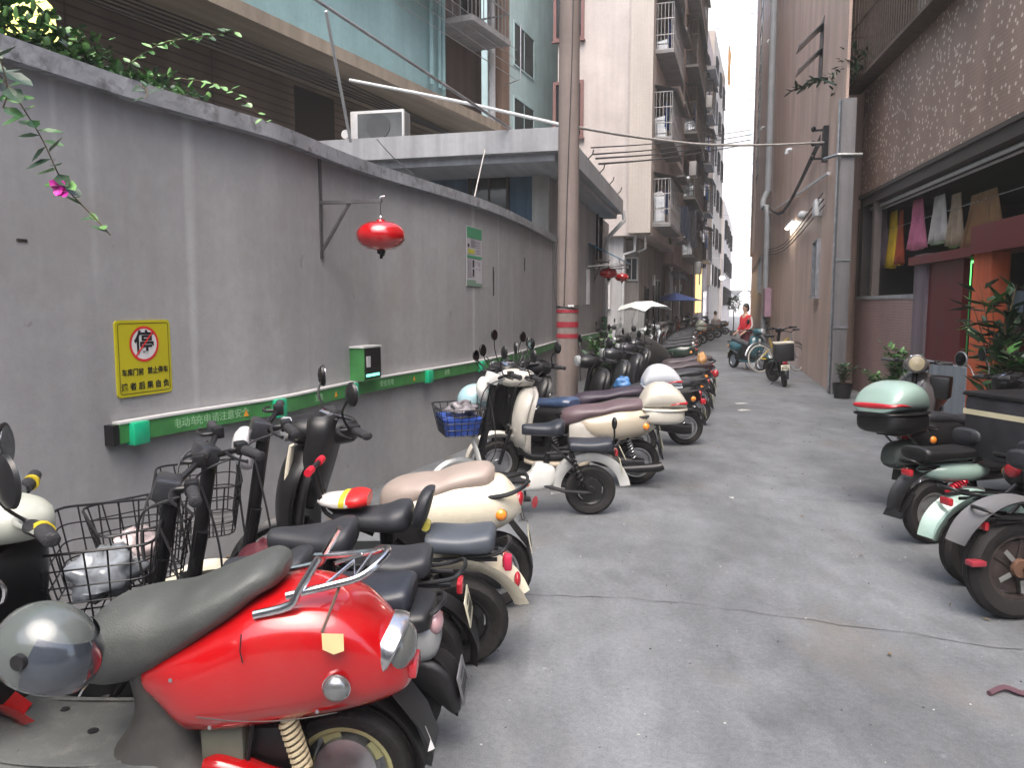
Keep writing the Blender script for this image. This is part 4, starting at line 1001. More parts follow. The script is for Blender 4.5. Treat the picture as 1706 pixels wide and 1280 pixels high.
# ================= two wheelers =================
# bike frame: x forward, y left, z up, origin on the ground under the rear axle
def I4(): return Matrix.Identity(4)
def steerT(xs, a): return TR(xs, 0, 0) @ Matrix.Rotation(R(a), 4, 'Z') @ TR(-xs, 0, 0)
def wheel(par, x, r, tw, rimr, rm, spokes=5, T=None, disc_=False, wire=False, y=0):
    T = T if T is not None else I4()
    b = M(); hw = tw/2; th = r-rimr
    prof = [(rimr, -hw*.62), (rimr+th*.35, -hw*.95), (rimr+th*.7, -hw), (r-th*.12, -hw*.72), (r-.003, -hw*.42), (r-.010, -hw*.38), (r-.010, -hw*.30), (r, -hw*.26), (r+.001, -hw*.04), (r-.008, -.003), (r-.008, .003), (r+.001, hw*.04), (r, hw*.26), (r-.010, hw*.30), (r-.010, hw*.38), (r-.003, hw*.42), (r-th*.12, hw*.72), (r-th*.3, hw), (rimr+th*.35, hw*.95), (rimr, hw*.62)]
    if y: prof = [(a, c) for a, c in prof]
    b.lathe(prof, 40, T @ TR(x, y, r), closed=True); wh = b.build('wheel', rub, par)
    b = M(); rw = hw*.62; Q = T @ TR(x, y, r)
    b.lathe([(rimr+.002, -rw), (rimr-.012, -rw*.98), (rimr-.022, -rw*.6), (rimr-.022, rw*.6), (rimr-.012, rw*.98), (rimr+.002, rw)], 36, Q, closed=True)
    b.lathe([(0, -rw*1.05), (.03, -rw*1.05), (.035, -rw*.8), (.035, rw*.8), (.03, rw*1.05), (0, rw*1.05)], 16, Q)
    if wire:
        for k in range(wire): a = 2*math.pi*k/wire; b.tube([(.03*math.cos(a+.4), rw*.6*(1 if k % 2 else -1), .03*math.sin(a+.4)), ((rimr-.015)*math.cos(a), 0, (rimr-.015)*math.sin(a))], .0016, 4, T=Q)
    else:
        for k in range(spokes):
            a = 2*math.pi*k/spokes
            for s_ in (-1, 1):
                S = Q @ Matrix.Rotation(-a, 4, 'Y')
                b.add([(.025, s_*rw*.75, -.022), (rimr-.018, s_*rw*.45, -.03), (rimr-.018, s_*rw*.45, .03), (.025, s_*rw*.75, .022), (.025, s_*rw*.35, -.018), (rimr-.018, s_*rw*.15, -.022), (rimr-.018, s_*rw*.15, .022), (.025, s_*rw*.35, .018)], [(0, 1, 2, 3), (7, 6, 5, 4), (0, 1, 5, 4), (3, 2, 6, 7), (1, 2, 6, 5)], S)
        if disc_: b.lathe([(0, -rw*.5), (rimr-.03, -rw*.3), (rimr-.03, rw*.3), (0, rw*.5)], 30, Q)
    b.build('rim', rm, wh); return wh
def arc(cx, cz, r, a0, a1, n): return [(cx+r*math.cos(R(a0+(a1-a0)*i/n)), cz+r*math.sin(R(a0+(a1-a0)*i/n))) for i in range(n+1)]
def fender(par, x, r, a0, a1, w_, m, T=None, gap=.03, name='mudguard', flare=0, thick=.006, crown=.04):
    pts = arc(x, r, r+gap, a0, a1, 12); n = len(pts)
    ab = [(w_*(1-.25*(0 if i < n-3 else (i-n+3)/3)), thick) for i in range(n)]
    if flare: pts[-1] = (pts[-1][0]+flare*math.cos(R(a1)), pts[-1][1]+flare*math.sin(R(a1)))
    return M().sweep(pts, ab, 14, 2.2, 2, crown, T).build(name, m, par)
def bars(par, xs, z, T, hw=.33, back=.10, rise=.05, m=None, grips_=True, levers=True, gm=None, glen=.12):
    m = m or dkmetal; gm = gm or grip
    b = M(); pts = [(xs-back, hw, z+rise), (xs-back*.8, hw*.55, z+rise), (xs-back*.2, hw*.18, z+.005), (xs, 0, z-.02), (xs-back*.2, -hw*.18, z+.005), (xs-back*.8, -hw*.55, z+rise), (xs-back, -hw, z+rise)]
    b.tube(pts, .012, 10, 4, T); hb = b.build('handlebar', m, par)
    for s_ in (-1, 1):
        d = Vector((-back*.2, s_*hw*.45, 0)).normalized(); e = Vector((xs-back, s_*hw, z+rise))
        M().tube([e-d*glen, e-d*glen*.96, e-d*.01, e, e+d*.004], [.016, .021, .0185, .021, .013], 12, T=T).build('grip', gm, hb)
        if levers:
            b = M(); q = e-d*(glen+.03)
            b.rbox(-.022, .022, -.025, .025, -.02, .028, .006, T @ TR(q.x, q.y, q.z))
            b.tube([q+Vector((.02, 0, 0)), q+Vector((.06, s_*.01, 0)), q+d*.09+Vector((.07, 0, -.005)), q+d*.14+Vector((.055, 0, -.01)), q+d*.15+Vector((.05, 0, -.01))], [.009, .007, .006, .005, .008], 7, 3, T)
            b.build('brake_lever', blk, hb)
    return hb
def mirror(par, p, q, T, r=(.055, .042), m=None, face=mirrorg, tilt=0):
    """stem from p to q, oval head at q whose glass faces backward"""
    b = M(); mid = (Vector(p)+Vector(q))/2+Vector((.03, 0, 0)); b.tube([p, mid, q], .005, 6, 4, T)
    S = T @ TR(q[0], q[1], q[2]) @ Matrix.Rotation(R(tilt), 4, 'Z') @ Matrix.Rotation(R(-90), 4, 'Z')
    b.lathe([(0, .022), (r[0]*.6, .018), (r[0]*.95, .006), (r[0], -.004), (r[0]*.9, -.008), (0, -.008)], 22, S @ Matrix.Diagonal((r[1]/r[0], 1, 1, 1)))
    mm = b.build('mirror', m or blk, par)
    M().lathe([(0, -.0095), (r[0]*.86, -.0095), (r[0]*.86, -.0082), (0, -.0082)], 22, S @ Matrix.Diagonal((r[1]/r[0], 1, 1, 1))).build('mirror_glass', face, mm); return mm
def basket(par, T, cx, cz, sx, sy, sz, m=None, wires=True, n=7, r=.003, solid=None, flare=.04):
    """open wire basket, cx: centre x, cz: bottom"""
    m = m or blk; b = M()
    def ring(f, rr, z_):
        a, c = sx/2*(1+flare/sx*2*f)-flare*(1-f)*.0, sy/2*(1+flare/sy*2*f)
        return [(cx+x_, y_, z_) for x_, y_ in rr_poly(2*a, 2*c, .05, 3)]
    for i in range(5):
        f_ = i/4; b.tube(ring(f_, 0, cz+sz*f_), .005 if i == 4 else r, 5, T=T, closed=True)
    top, bot = ring(1, 0, cz+sz), ring(0, 0, cz)
    def at(loop, t):
        L = [math.dist(loop[i], loop[(i+1) % len(loop)]) for i in range(len(loop))]; s_ = t*sum(L)
        for i, q in enumerate(L):
            if s_ <= q: return Vector(loop[i]).lerp(Vector(loop[(i+1) % len(loop)]), s_/q)
            s_ -= q
        return Vector(loop[0])
    for k in range(4*n): b.tube([at(bot, k/(4*n)), at(top, k/(4*n))], r, 4, T=T)
    for k in range(1, n): x = cx-sx/2+sx*k/n; b.tube([(x, -sy/2, cz), (x, sy/2, cz)], r, 4, T=T); y = -sy/2+sy*k/n; b.tube([(cx-sx/2, y, cz), (cx+sx/2, y, cz)], r, 4, T=T)
    o = b.build('basket', m, par)
    if solid: M().rings([[tuple(p) for p in ring(.02+.55*q_, 0, cz+.005+sz*.6*q_)] for q_ in (0, 1)], True, T=T @ TR(cx*.04, 0, 0) @ Matrix.Diagonal((.96, .96, 1, 1))).build('basket_liner', solid, o)
    return o
def saddle(par, pts, m=None, name='seat', e=2.6, T=None):
    return M().loftx(pts, 22, e, 4, T).build(name, m or seatd, par)
def plate_(par, x, z, tilt=20, m=None, w_=.16, h_=.11, T=None):
    b = M(); Q = (T or I4()) @ TR(x, 0, z, ry=tilt); b.rbox(-.003, .003, -w_/2, w_/2, -h_/2, h_/2, .002, Q); p = b.build('number_plate', m or plate, par)
    q = M()
    for k in range(5): q.box(-.0045, -.0035, -w_/2+.02+k*.026, -w_/2+.036+k*.026, -.03, .01, Q)
    q.box(-.0045, -.0035, -.04, .04, .022, .036, Q); q.build('plate_print', blk, p, smooth=False); return p
def side_stand(par, x, m=None):
    b = M(); b.tube([(x, .08, .16), (x-.03, .17, .03), (x-.04, .20, .012)], .011, 7); b.tube([(x-.07, .2, .010), (x, .2, .010)], .012, 6); return b.build('stand', m or dkmetal, par)
def turn_signal(par, x, y, z, r=.035, m=None):
    s_ = 1 if y > 0 else -1
    p = M().lathe([(0, 0), (r, 0), (r*1.02, s_*r*.3), (0, s_*r*.32)], 20, TR(x, y, z)).build('turn_signal', chrome, par)
    M().ell((0, 0, 0), (r*.96, r*.75, r*.96), 18, 10, TR(x, y+s_*r*.25, z)).build('signal_lens', m or clear, p)
def shock(par, p, q, m, spring, n=8, r=.026):
    b = M(); b.tube([p, q], .012, 8); b.tube([Vector(p).lerp(Vector(q), -.02), Vector(p).lerp(Vector(q), .12)], .022, 10); s_ = b.build('shock_absorber', m, par)
    P0, Q0 = Vector(p), Vector(q); d = (Q0-P0); u = d.orthogonal().normalized(); v = d.normalized().cross(u); pts = []
    for i in range(n*10+1): t_ = i/(n*10); a = t_*n*2*math.pi; pts.append(P0.lerp(Q0, .12+.76*t_)+(u*math.cos(a)+v*math.sin(a))*r)
    M().tube(pts, .0065, 6).build('spring', spring, s_)

def squeeze(t, f=.86):
    """draw the body parts together towards the rear axle; wheels keep their shape"""
    def g(x): return x*f if x < .6 else (.6*f+(x-.6)*(1.05-.6*f)/.45 if x < 1.05 else x)
    for o in list(col.objects):
        p = o
        while p.parent is not None: p = p.parent
        if p is not t or o.type != 'MESH' or o.name.startswith('wheel') or o.name.startswith('rim') or o.name.startswith('signal_lens') or o.name.startswith('turn_signal') or o.name.startswith('fork'): 
            if p is t and o.type == 'MESH' and (o.name.startswith('signal_lens') or o.name.startswith('turn_signal')):
                c = sum((v.co.x for v in o.data.vertices))/len(o.data.vertices)
                for v in o.data.vertices: v.co.x += g(c)-c
            continue
        for v in o.data.vertices: v.co.x = g(v.co.x)
    return t
def scooter(name, label, C, hd, paint, L=1.22, seatm=None, shieldin=None, steer=25, lean=-5, wr=.205, k=1.0, group='parked scooters and electric bikes', hi=1, rimm=None, headm=None, mirrors=True, rack=False, topbox=None, boxbase=None, seat_h=0, tail='round', frontshield=None, footm=None, windscreen=False, plt=True, squeeze_=.82, boxdx=0, boxdz=0, boxsc=1, seatlong=0):
    """step-through scooter; hi adds close-up detail"""
    t = thing(name, label, 'scooter', (C[0], C[1], 0), hd, group, lean)
    seatm = seatm or seatd; shieldin = shieldin or blk; rimm = rimm or steel; fs = frontshield or paint
    xs = L-.14
    ST = steerT(xs, steer)
    wheel(t, 0, wr, .095, wr*.66, rimm, 5, disc_=True); 
    wheel(t, L, wr, .085, wr*.66, rimm, 5, ST, disc_=True)
    sh = seat_h
    sb = sh; sh = sh-.035
    # rear body shell
    bd = M().loftx([(-.20, .53, .60, .035), (-.17, .51, .64, .085), (-.07, .46, .72, .155), (.08, .43, .755+sh, .192), (.24, .41, .76+sh, .202), (.40, .41, .73+sh, .192), (.54, .45, .70+sh, .168), (.62, .50, .66, .13)], 28, 2.3, 5).build('body', paint, t)
    M().loftx([(.36, .30, .60, .10), (.46, .29, .66+sh, .15), (.58, .30, .68+sh, .155), (.66, .33, .66+sh, .14), (.70, .36, .60, .11)], 24, 3, 4).build('under_seat_panel', shieldin, t)
    # seat
    s0 = .695+sh
    M().loftx([(.76, s0-.08, s0-.02, .04), (.735, s0-.12, s0+.02, .09), (.66, s0-.10, s0+.055, .135), (.54, s0-.04, s0+.065, .15), (.40, s0-.02, s0+.07, .152), (.28, s0, s0+.095, .15), (.12, s0+.01, s0+.115, .14), (-.02-seatlong, s0+.015, s0+.12, .115), (-.08-seatlong, s0+.03, s0+.10, .07)], 26, 2.6, 5).build('seat', seatm, t)
    # footboard
    M().loftx([(.60, .27, .33, .14), (.70, .26, .315, .165), (.90, .26, .31, .17), (1.0, .27, .33, .16), (1.06, .31, .40, .12)], 24, 4, 3).build('footboard', footm or shieldin, t)
    M().loftx([(.52, .20, .27, .10), (.62, .19, .258, .165), (.90, .19, .258, .17), (1.02, .22, .29, .14)], 20, 3, 3).build('side_skirt', paint, t)
    # leg shield, inner and outer
    zt = .88
    M().loftz([(.28, 1.02, .02, .13), (.36, 1.035, .035, .17), (.55, 1.03, .03, .195), (.74, 1.0, .03, .19), (zt-.04, .975, .03, .13), (zt, .965, .025, .07)], 26, 3, 4, bow=.05).build('leg_shield', shieldin, t)
    M().loftz([(.36, 1.075, .025, .14), (.45, 1.085, .035, .19), (.6, 1.08, .045, .21), (.76, 1.05, .045, .20), (zt-.03, 1.02, .035, .135), (zt+.01, 1.0, .02, .07)], 26, 2.6, 4, bow=.06).build('front_shield', fs, t)
    b = M()
    for s_ in (-1, 1): b.tube([(xs+.02, s_*.055, .52), (L-.01, s_*.06, wr)], .016, 8, T=ST)
    b.tube([(xs-.08, 0, .92), (xs+.0, 0, .55)], .03, 10, T=ST); b.build('fork', dkmetal, t)
    fender(t, L, wr, -5, 150, .062, fs, ST, .035)
    # head: cowl with headlight and instruments
    zh = .98
    M().loftx([(xs-.17, zh-.06, zh+.03, .05), (xs-.14, zh-.085, zh+.055, .10), (xs-.05, zh-.09, zh+.07, .13), (xs+.05, zh-.08, zh+.065, .115), (xs+.10, zh-.055, zh+.04, .07)], 24, 2.3, 4, ST).build('handlebar_cowl', fs, t)
    hl = M().lathe([(0, -.02), (.062, -.02), (.066, .01), (.05, .026), (0, .034)], 24, ST @ TR(xs+.10, 0, zh, rz=-90)).build('headlight', headm or clear, t)
    M().rbox(-.05, .05, -.07, .07, 0, .012, .004, ST @ TR(xs-.10, 0, zh+.055, ry=-25)).build('instrument', mirrorg if hi else blk, t)
    hb = bars(t, xs-.05, zh, ST, .34, .09, .02)
    if mirrors:
        for s_ in (-1, 1): mirror(t, (xs-.10, s_*.21, zh+.03), (xs-.10, s_*.30, zh+.22), ST, (.06, .045), tilt=s_*8)
    # running gear under the body
    b = M(); b.loftx([(-.06, .15, .26, .05), (.10, .15, .28, .06), (.42, .20, .32, .06), (.52, .24, .34, .05)], 14, 3, 3, TR(0, .10, 0)); b.loftx([(.2, .22, .40, .09), (.5, .22, .40, .09)], 10, 4, 1); b.build('swing_arm', dkmetal, t)
    shock(t, (.13, .12, .47), (.04, .13, .24), dkmetal, steel, 7)
    # tail
    tl = M().ell((-.185, 0, .60), (.035, .06, .045), 20, 12).build('taillight', redlens, t)
    for s_ in (-1, 1): turn_signal(t, -.06, s_*.15, .565, .032, amber if not hi == 2 else clear)
    M().add([(-.10, -.07, .50), (-.10, .07, .50), (-.235, .065, .36), (-.27, .06, .24), (-.27, -.06, .24), (-.235, -.065, .36), (-.115, -.07, .49), (-.115, .07, .49), (-.25, .065, .36), (-.285, .06, .24), (-.285, -.06, .24), (-.25, -.065, .36)], [(0, 1, 2, 5), (5, 2, 3, 4), (6, 11, 8, 7), (11, 10, 9, 8), (0, 5, 11, 6), (5, 4, 10, 11), (1, 7, 8, 2), (2, 8, 9, 3), (4, 3, 9, 10), (0, 6, 7, 1)]).build('rear_mudguard', blk, t)
    if plt: plate_(t, -.262, .38, 15)
    side_stand(t, .5)
    b = M(); b.tube([(.06, .15, s0-.02), (-.1, .16, s0+.0), (-.22, .11, s0+.03), (-.245, 0, s0+.035), (-.22, -.11, s0+.03), (-.1, -.16, s0), (.06, -.15, s0-.02)], .012, 8, 4)
    b.build('grab_rail', chrome if rack else blk, t)
    if topbox:
        s0 += boxdz; BT = TR(boxdx-.28, 0, s0+.07) @ Matrix.Scale(boxsc, 4) @ TR(.28, 0, -s0-.07)
        M().box(-.26, .10, -.09, .09, s0+.055, s0+.075, TR(boxdx-.1, 0, 0)).build('box_carrier', dkmetal, t)
        bx = M().loftx([(-.50, s0+.11, s0+.22, .10), (-.48, s0+.085, s0+.235, .15), (-.36, s0+.07, s0+.235, .195), (-.16, s0+.07, s0+.235, .19), (-.08, s0+.09, s0+.225, .15), (-.06, s0+.11, s0+.215, .10)], 28, 3.4, 3, BT).build('top_box', boxbase or topbox, t)
        M().loftx([(-.52, s0+.215, s0+.25, .08), (-.505, s0+.21, s0+.30, .15), (-.42, s0+.21, s0+.385, .19), (-.28, s0+.21, s0+.43, .20), (-.14, s0+.21, s0+.40, .18), (-.06, s0+.21, s0+.30, .14), (-.045, s0+.215, s0+.25, .09)], 28, 2.6, 4, BT).build('box_lid', topbox, bx)
        M().loftx([(-.525, s0+.20, s0+.22, .10), (-.50, s0+.195, s0+.225, .165), (-.3, s0+.195, s0+.225, .212), (-.08, s0+.195, s0+.225, .165), (-.04, s0+.20, s0+.22, .11)], 28, 3, 4, BT).build('box_seam', topbox if boxbase is None else boxbase, bx)
        M().loftx([(-.528, s0+.262, s0+.268, .07), (-.513, s0+.245, s0+.285, .157), (-.43, s0+.252, s0+.295, .197), (-.33, s0+.255, s0+.262, .20)], 24, 2.6, 4, BT).build('reflector_band', redlens, bx)
    if hi:
        b = M()
        for s_ in (-1, 1): b.tube([(xs-.09, s_*.12, zh+.0), (xs+.0, s_*.12, zh-.10), (xs+.02, s_*.06, zh-.25)], .004, 5, 4, ST)
        b.build('cable', wire_b, t)
        b = M(); b.tube([(.96, 0, .70), (.93, 0, .69), (.915, 0, .72)], .006, 6, 2); b.build('bag_hook', chrome, t)
    return squeeze(t, squeeze_) if squeeze_ else t
# ---- 1. the red scooter in the foreground ----
def red_scooter():
    C = (-.47, 2.20); hd = 179
    t = thing('red_scooter', 'shiny red scooter with dark grey seat and chrome rear rack, nearest the camera', 'scooter', (C[0], C[1], 0), hd, None, -3)
    gray = mat('dusty_grey_plastic', (.075, .08, .078), .65, var=.25, ns=5, dirt=.6, dc=(.17, .165, .15), bump=.2, bs=120)
    dgrey = mat('dark_grey_panel', (.05, .048, .045), .55, var=.25, ns=4, dirt=.4, dc=(.12, .11, .09))
    seat = mat('grey_green_vinyl', (.062, .068, .064), .48, var=.2, ns=4, bump=.25, bs=200, dirt=.45, dc=(.12, .125, .12))
    rimg = mat('olive_rim', (.33, .32, .16), .45, .4, var=.2, ns=7, dirt=.4, dc=(.15, .13, .09))
    spr = mat('dusty_spring', (.40, .34, .22), .6, var=.3, dirt=.4)
    L = 1.22; xs = 1.06; ST = steerT(xs, 32)
    wheel(t, .03, .215, .10, .150, rimg, 5, disc_=False)
    M().lathe([(0, -.03), (.11, -.03), (.115, .0), (.11, .03), (0, .035)], 30, TR(.03, 0, .215)).build('hub_motor', steel, t)
    wheel(t, L+.02, .215, .09, .150, rimg, 5, ST, disc_=True)
    # big cowl: low line rises to the rear, tail runs to a blunt point
    M().loftx([(-.205, .515, .585, .04), (-.185, .495, .62, .085), (-.12, .475, .70, .135), (-.02, .455, .775, .172), (.12, .435, .81, .198), (.26, .415, .80, .208), (.38, .40, .75, .204), (.47, .395, .71, .194), (.52, .405, .69, .186), (.57, .455, .665, .172), (.62, .51, .63, .152), (.645, .55, .60, .12)], 40, 2.7, 6).build('body', redgl, t)
    # dark neck under the seat running down to the footboard
    M().loftz([(.30, .60, .17, .19), (.36, .60, .12, .17), (.46, .585, .10, .145), (.58, .60, .10, .14), (.66, .62, .10, .145), (.72, .60, .10, .14)], 28, 2.8, 5).build('under_seat_panel', dgrey, t)
    # seat: round nose, dished middle, raised rear
    M().loftx([(.80, .58, .66, .06), (.785, .545, .70, .115), (.73, .53, .755, .155), (.62, .555, .785, .172), (.50, .615, .80, .175), (.38, .68, .835, .172), (.26, .745, .872, .160), (.17, .80, .900, .135), (.11, .825, .895, .10), (.085, .845, .88, .05)], 34, 2.5, 6).build('seat', seat, t)
    # footboard with holes and rim
    fb = M().loftx([(.52, .285, .335, .12), (.60, .275, .345, .19), (.80, .27, .325, .205), (.98, .275, .33, .20), (1.08, .30, .38, .17), (1.12, .34, .42, .12)], 28, 5, 4).build('footboard', gray, t)
    b = M()
    for x, y in ((.70, .11), (.98, .10), (.70, -.11), (.96, -.11), (.83, .0)): b.lathe([(0, 0), (.014, 0), (.014, .0018), (0, .0018)], 14, TR(x, y, .3265, rx=90))
    b.build('floor_bolt', blk, fb)
    b = M(); b.tube([(.62, .14, .338), (.66, .15, .333), (.80, .165, .328), (.96, .158, .332), (1.03, .13, .345), (1.06, .0, .36), (1.03, -.13, .345), (.96, -.158, .332), (.80, -.165, .328), (.66, -.15, .333), (.62, -.14, .338)], .006, 6, 3)
    b.build('floor_rim', gray, fb)
    b = M()
    for q in (-1, 1): b.tube([(.0, q*.195, .515), (.14, q*.207, .50), (.30, q*.209, .495), (.44, q*.198, .50)], .0016, 5, 4)
    b.build('panel_gap', dgrey, t)
    for px_, pz2 in ((.40, .47), (.06, .52), (.52, .60)): M().lathe([(0, 0), (.006, 0), (.006, .002), (0, .003)], 10, TR(px_, .199 if px_ < .5 else .186, pz2)).build('screw', steel, t)
    M().loftx([(.50, .20, .26, .10), (.60, .195, .272, .19), (.90, .19, .268, .207), (1.06, .22, .30, .17)], 24, 3.5, 3).build('side_skirt', redgl, t)
    # leg shield
    M().loftz([(.30, 1.12, .03, .14), (.40, 1.12, .05, .19), (.55, 1.10, .04, .21), (.72, 1.07, .035, .205), (.85, 1.04, .04, .16), (.90, 1.03, .03, .10)], 30, 3, 4, bow=.04).build('leg_shield', blk, t)
    M().loftz([(.36, 1.165, .03, .16), (.45, 1.17, .04, .21), (.6, 1.155, .05, .235), (.76, 1.12, .05, .225), (.88, 1.085, .04, .165), (.92, 1.07, .02, .09)], 30, 2.6, 4, bow=.05).build('front_shield', mat('maroon_paint', (.16, .008, .02), .25, var=.1, coat=.8), t)
    b = M()
    for s_ in (-1, 1): b.tube([(xs+.04, s_*.06, .52), (L+.01, s_*.065, .215)], .018, 8, T=ST)
    b.build('fork', dkmetal, t); fender(t, L+.02, .215, -5, 150, .065, redgl, ST, .035)
    hc = mat('greenish_cream', (.40, .42, .36), .4, var=.1, coat=.3, dirt=.2, dc=(.2, .2, .17))
    M().loftx([(xs-.16, .94, 1.0, .05), (xs-.13, .925, 1.03, .10), (xs-.05, .92, 1.055, .14), (xs+.06, .93, 1.05, .12), (xs+.12, .95, 1.02, .07)], 26, 2.3, 4, ST).build('handlebar_cowl', hc, t)
    M().lathe([(0, -.02), (.07, -.02), (.074, .012), (.055, .03), (0, .04)], 26, ST @ TR(xs+.12, 0, .99, rz=-90)).build('headlight', clear, t)
    M().tube([(xs-.12, .30, 1.015), (xs-.06, .0, 1.0), (xs-.12, -.30, 1.015)], .018, 10, 3, ST).build('handlebar', chrome, t)
    for s_ in (-1, 1):
        M().tube([(xs-.10, s_*.21, 1.01), (xs-.12, s_*.28, 1.015), (xs-.13, s_*.36, 1.015), (xs-.13, s_*.365, 1.015)], [.022, .022, .02, .012], 12, T=ST).build('grip', grip, t)
        M().tube([(xs-.118, s_*.255, 1.014), (xs-.122, s_*.278, 1.0145)], .0245, 14, T=ST).build('grip_ring', mat('yellow_ring', (.55, .42, .02), .4), t)
        mirror(t, (xs-.09, s_*.18, 1.02), (xs-.06, s_*.24, 1.15), ST, (.075, .06), tilt=20*s_)
    # chrome rear rack: closed loop with side rails and a cross brace
    b = M()
    b.tube([(.26, .155, .775), (.15, .15, .80), (.12, .14, .84), (.06, .12, .925)], .0125, 10, 4)
    b.tube([(.26, -.155, .775), (.15, -.15, .80), (.12, -.14, .84), (.06, -.12, .925)], .0125, 10, 4)
    b.tube([(.16, .145, .825), (.02, .115, .845), (-.06, .095, .86), (-.11, .06, .885), (-.13, 0, .895), (-.11, -.06, .885), (-.06, -.095, .86), (.02, -.115, .845), (.16, -.145, .825)], .011, 10, 5)
    b.tube([(.05, .11, .84), (-.02, 0, .87), (-.04, .09, .855), (-.06, -.085, .862), (-.02, -.10, .85), (.05, .0, .86)], .006, 7)
    b.build('rear_rack', chrome, t)
    M().tube([(.0, .10, .845), (.03, .15, .77), (.045, .17, .735)], .0045, 6).build('rack_strut', rust, t)
    M().add([(.04, .176, .74), (-.025, .168, .735), (-.03, .185, .695), (.0, .192, .688), (.035, .188, .70)], [(0, 1, 2, 3, 4)], TR(0, .012, 0)).build('paper_tag', mat('yellowed_paper', (.45, .36, .18), .8, var=.2), t)
    # taillight: chrome bezel with smoked lens on the slanted tail
    Q = TR(-.105, .015, .645) @ Matrix.Rotation(R(-32), 4, 'Y') @ Matrix.Rotation(R(90), 4, 'Z')
    tb = M().lathe([(.09, .0), (.104, .03), (.107, .048), (.099, .055), (.09, .05), (.0, .045)], 34, Q @ Matrix.Diagonal((1.1, 1, .92, 1))).build('taillight_bezel', chrome, t)
    M().ell((0, 0, 0), (.093, .07, .082), 28, 14, Q @ TR(0, .055, 0)).build('taillight', mat('smoked_lens', (.11, .115, .11), .14, var=.2, coat=.9), tb)
    p = M().lathe([(0, 0), (.037, 0), (.039, .012), (0, .014)], 24, TR(-.0, .180, .585)).build('turn_signal', chrome, t)
    M().ell((0, 0, 0), (.037, .026, .037), 22, 12, TR(-.0, .194, .585)).build('signal_lens', mat('chrome_grey', (.28, .29, .29), .25, .8, var=.2), p)
    M().rbox(-.225, -.17, -.05, .05, .53, .575, .008).build('reflector', redlens, t)
    # rear mudguard hanging behind the wheel
    M().add([(-.13, -.08, .52), (-.13, .08, .52), (-.225, .075, .40), (-.265, .07, .30), (-.255, .05, .26), (-.255, -.05, .26), (-.265, -.07, .30), (-.225, -.075, .40)]+[(-.145, -.08, .505), (-.145, .08, .505), (-.24, .075, .39), (-.28, .07, .30), (-.27, .05, .255), (-.27, -.05, .255), (-.28, -.07, .30), (-.24, -.075, .39)], [(0, 1, 2, 7), (7, 2, 3, 6), (6, 3, 4, 5), (8, 15, 10, 9), (15, 14, 11, 10), (14, 13, 12, 11), (0, 7, 15, 8), (7, 6, 14, 15), (6, 5, 13, 14), (1, 9, 10, 2), (2, 10, 11, 3), (3, 11, 12, 4), (5, 4, 12, 13)]).build('rear_mudguard', blk, t)
    M().prism([(-.262, .32), (-.272, .36), (-.255, .40), (-.285, .33)], .072, .076).build('mudguard_sticker', whitep, t)
    # inner guard, swing arm cover, shock, frame
    fender(t, .03, .215, 5, 185, .075, blk, None, .03, 'inner_guard', thick=.004)
    M().loftx([(-.02, .155, .215, .02), (.04, .13, .265, .03), (.12, .14, .285, .038), (.22, .16, .305, .045), (.30, .17, .335, .05), (.38, .20, .355, .05), (.43, .24, .34, .03)], 22, 2.8, 5, TR(.03, .125, -.01)).build('swing_arm_cover', redgl, t)
    M().lathe([(0, .03), (.062, .03), (.066, .0), (.055, -.03), (0, -.03)], 26, TR(.035, .15, .215)).build('axle_cover', redgl, t)
    shock(t, (.19, .125, .475), (.125, .135, .275), spr, spr, 9, .027)
    b = M(); b.loftx([(.15, .24, .42, .08), (.52, .22, .42, .10)], 12, 4, 1); b.tube([(.30, .12, .43), (.33, .12, .28)], .008, 6); b.build('frame', dkmetal, t)
    M().rbox(.33, .47, .02, .13, .28, .44, .01).build('controller_box', mat('olive_box', (.10, .10, .075), .7, var=.3, dirt=.4), t)
    M().tube([(.42, .16, .27), (.47, .2, .23), (.5, .22, .235)], .013, 8).build('foot_peg', chrome, t)
    b = M(); b.tube([(.28, .207, .745), (.284, .213, .70), (.280, .209, .665)], .0022, 4); b.build('body_crack', blk, t)
    b = M(); b.tube([(1.05, .05, .80), (1.0, .06, .76), (.985, .06, .80), (1.0, .06, .83)], .008, 8, 3); b.build('bag_hook', chrome, t)
    side_stand(t, .55)
    for o in col.objects:
        if o.parent is t and o.name.startswith('seat'):
            for v in o.data.vertices: v.co.x = .205+(v.co.x-.085)*.845; v.co.z -= .012
    return squeeze(t, .87)
redt_ = red_scooter()
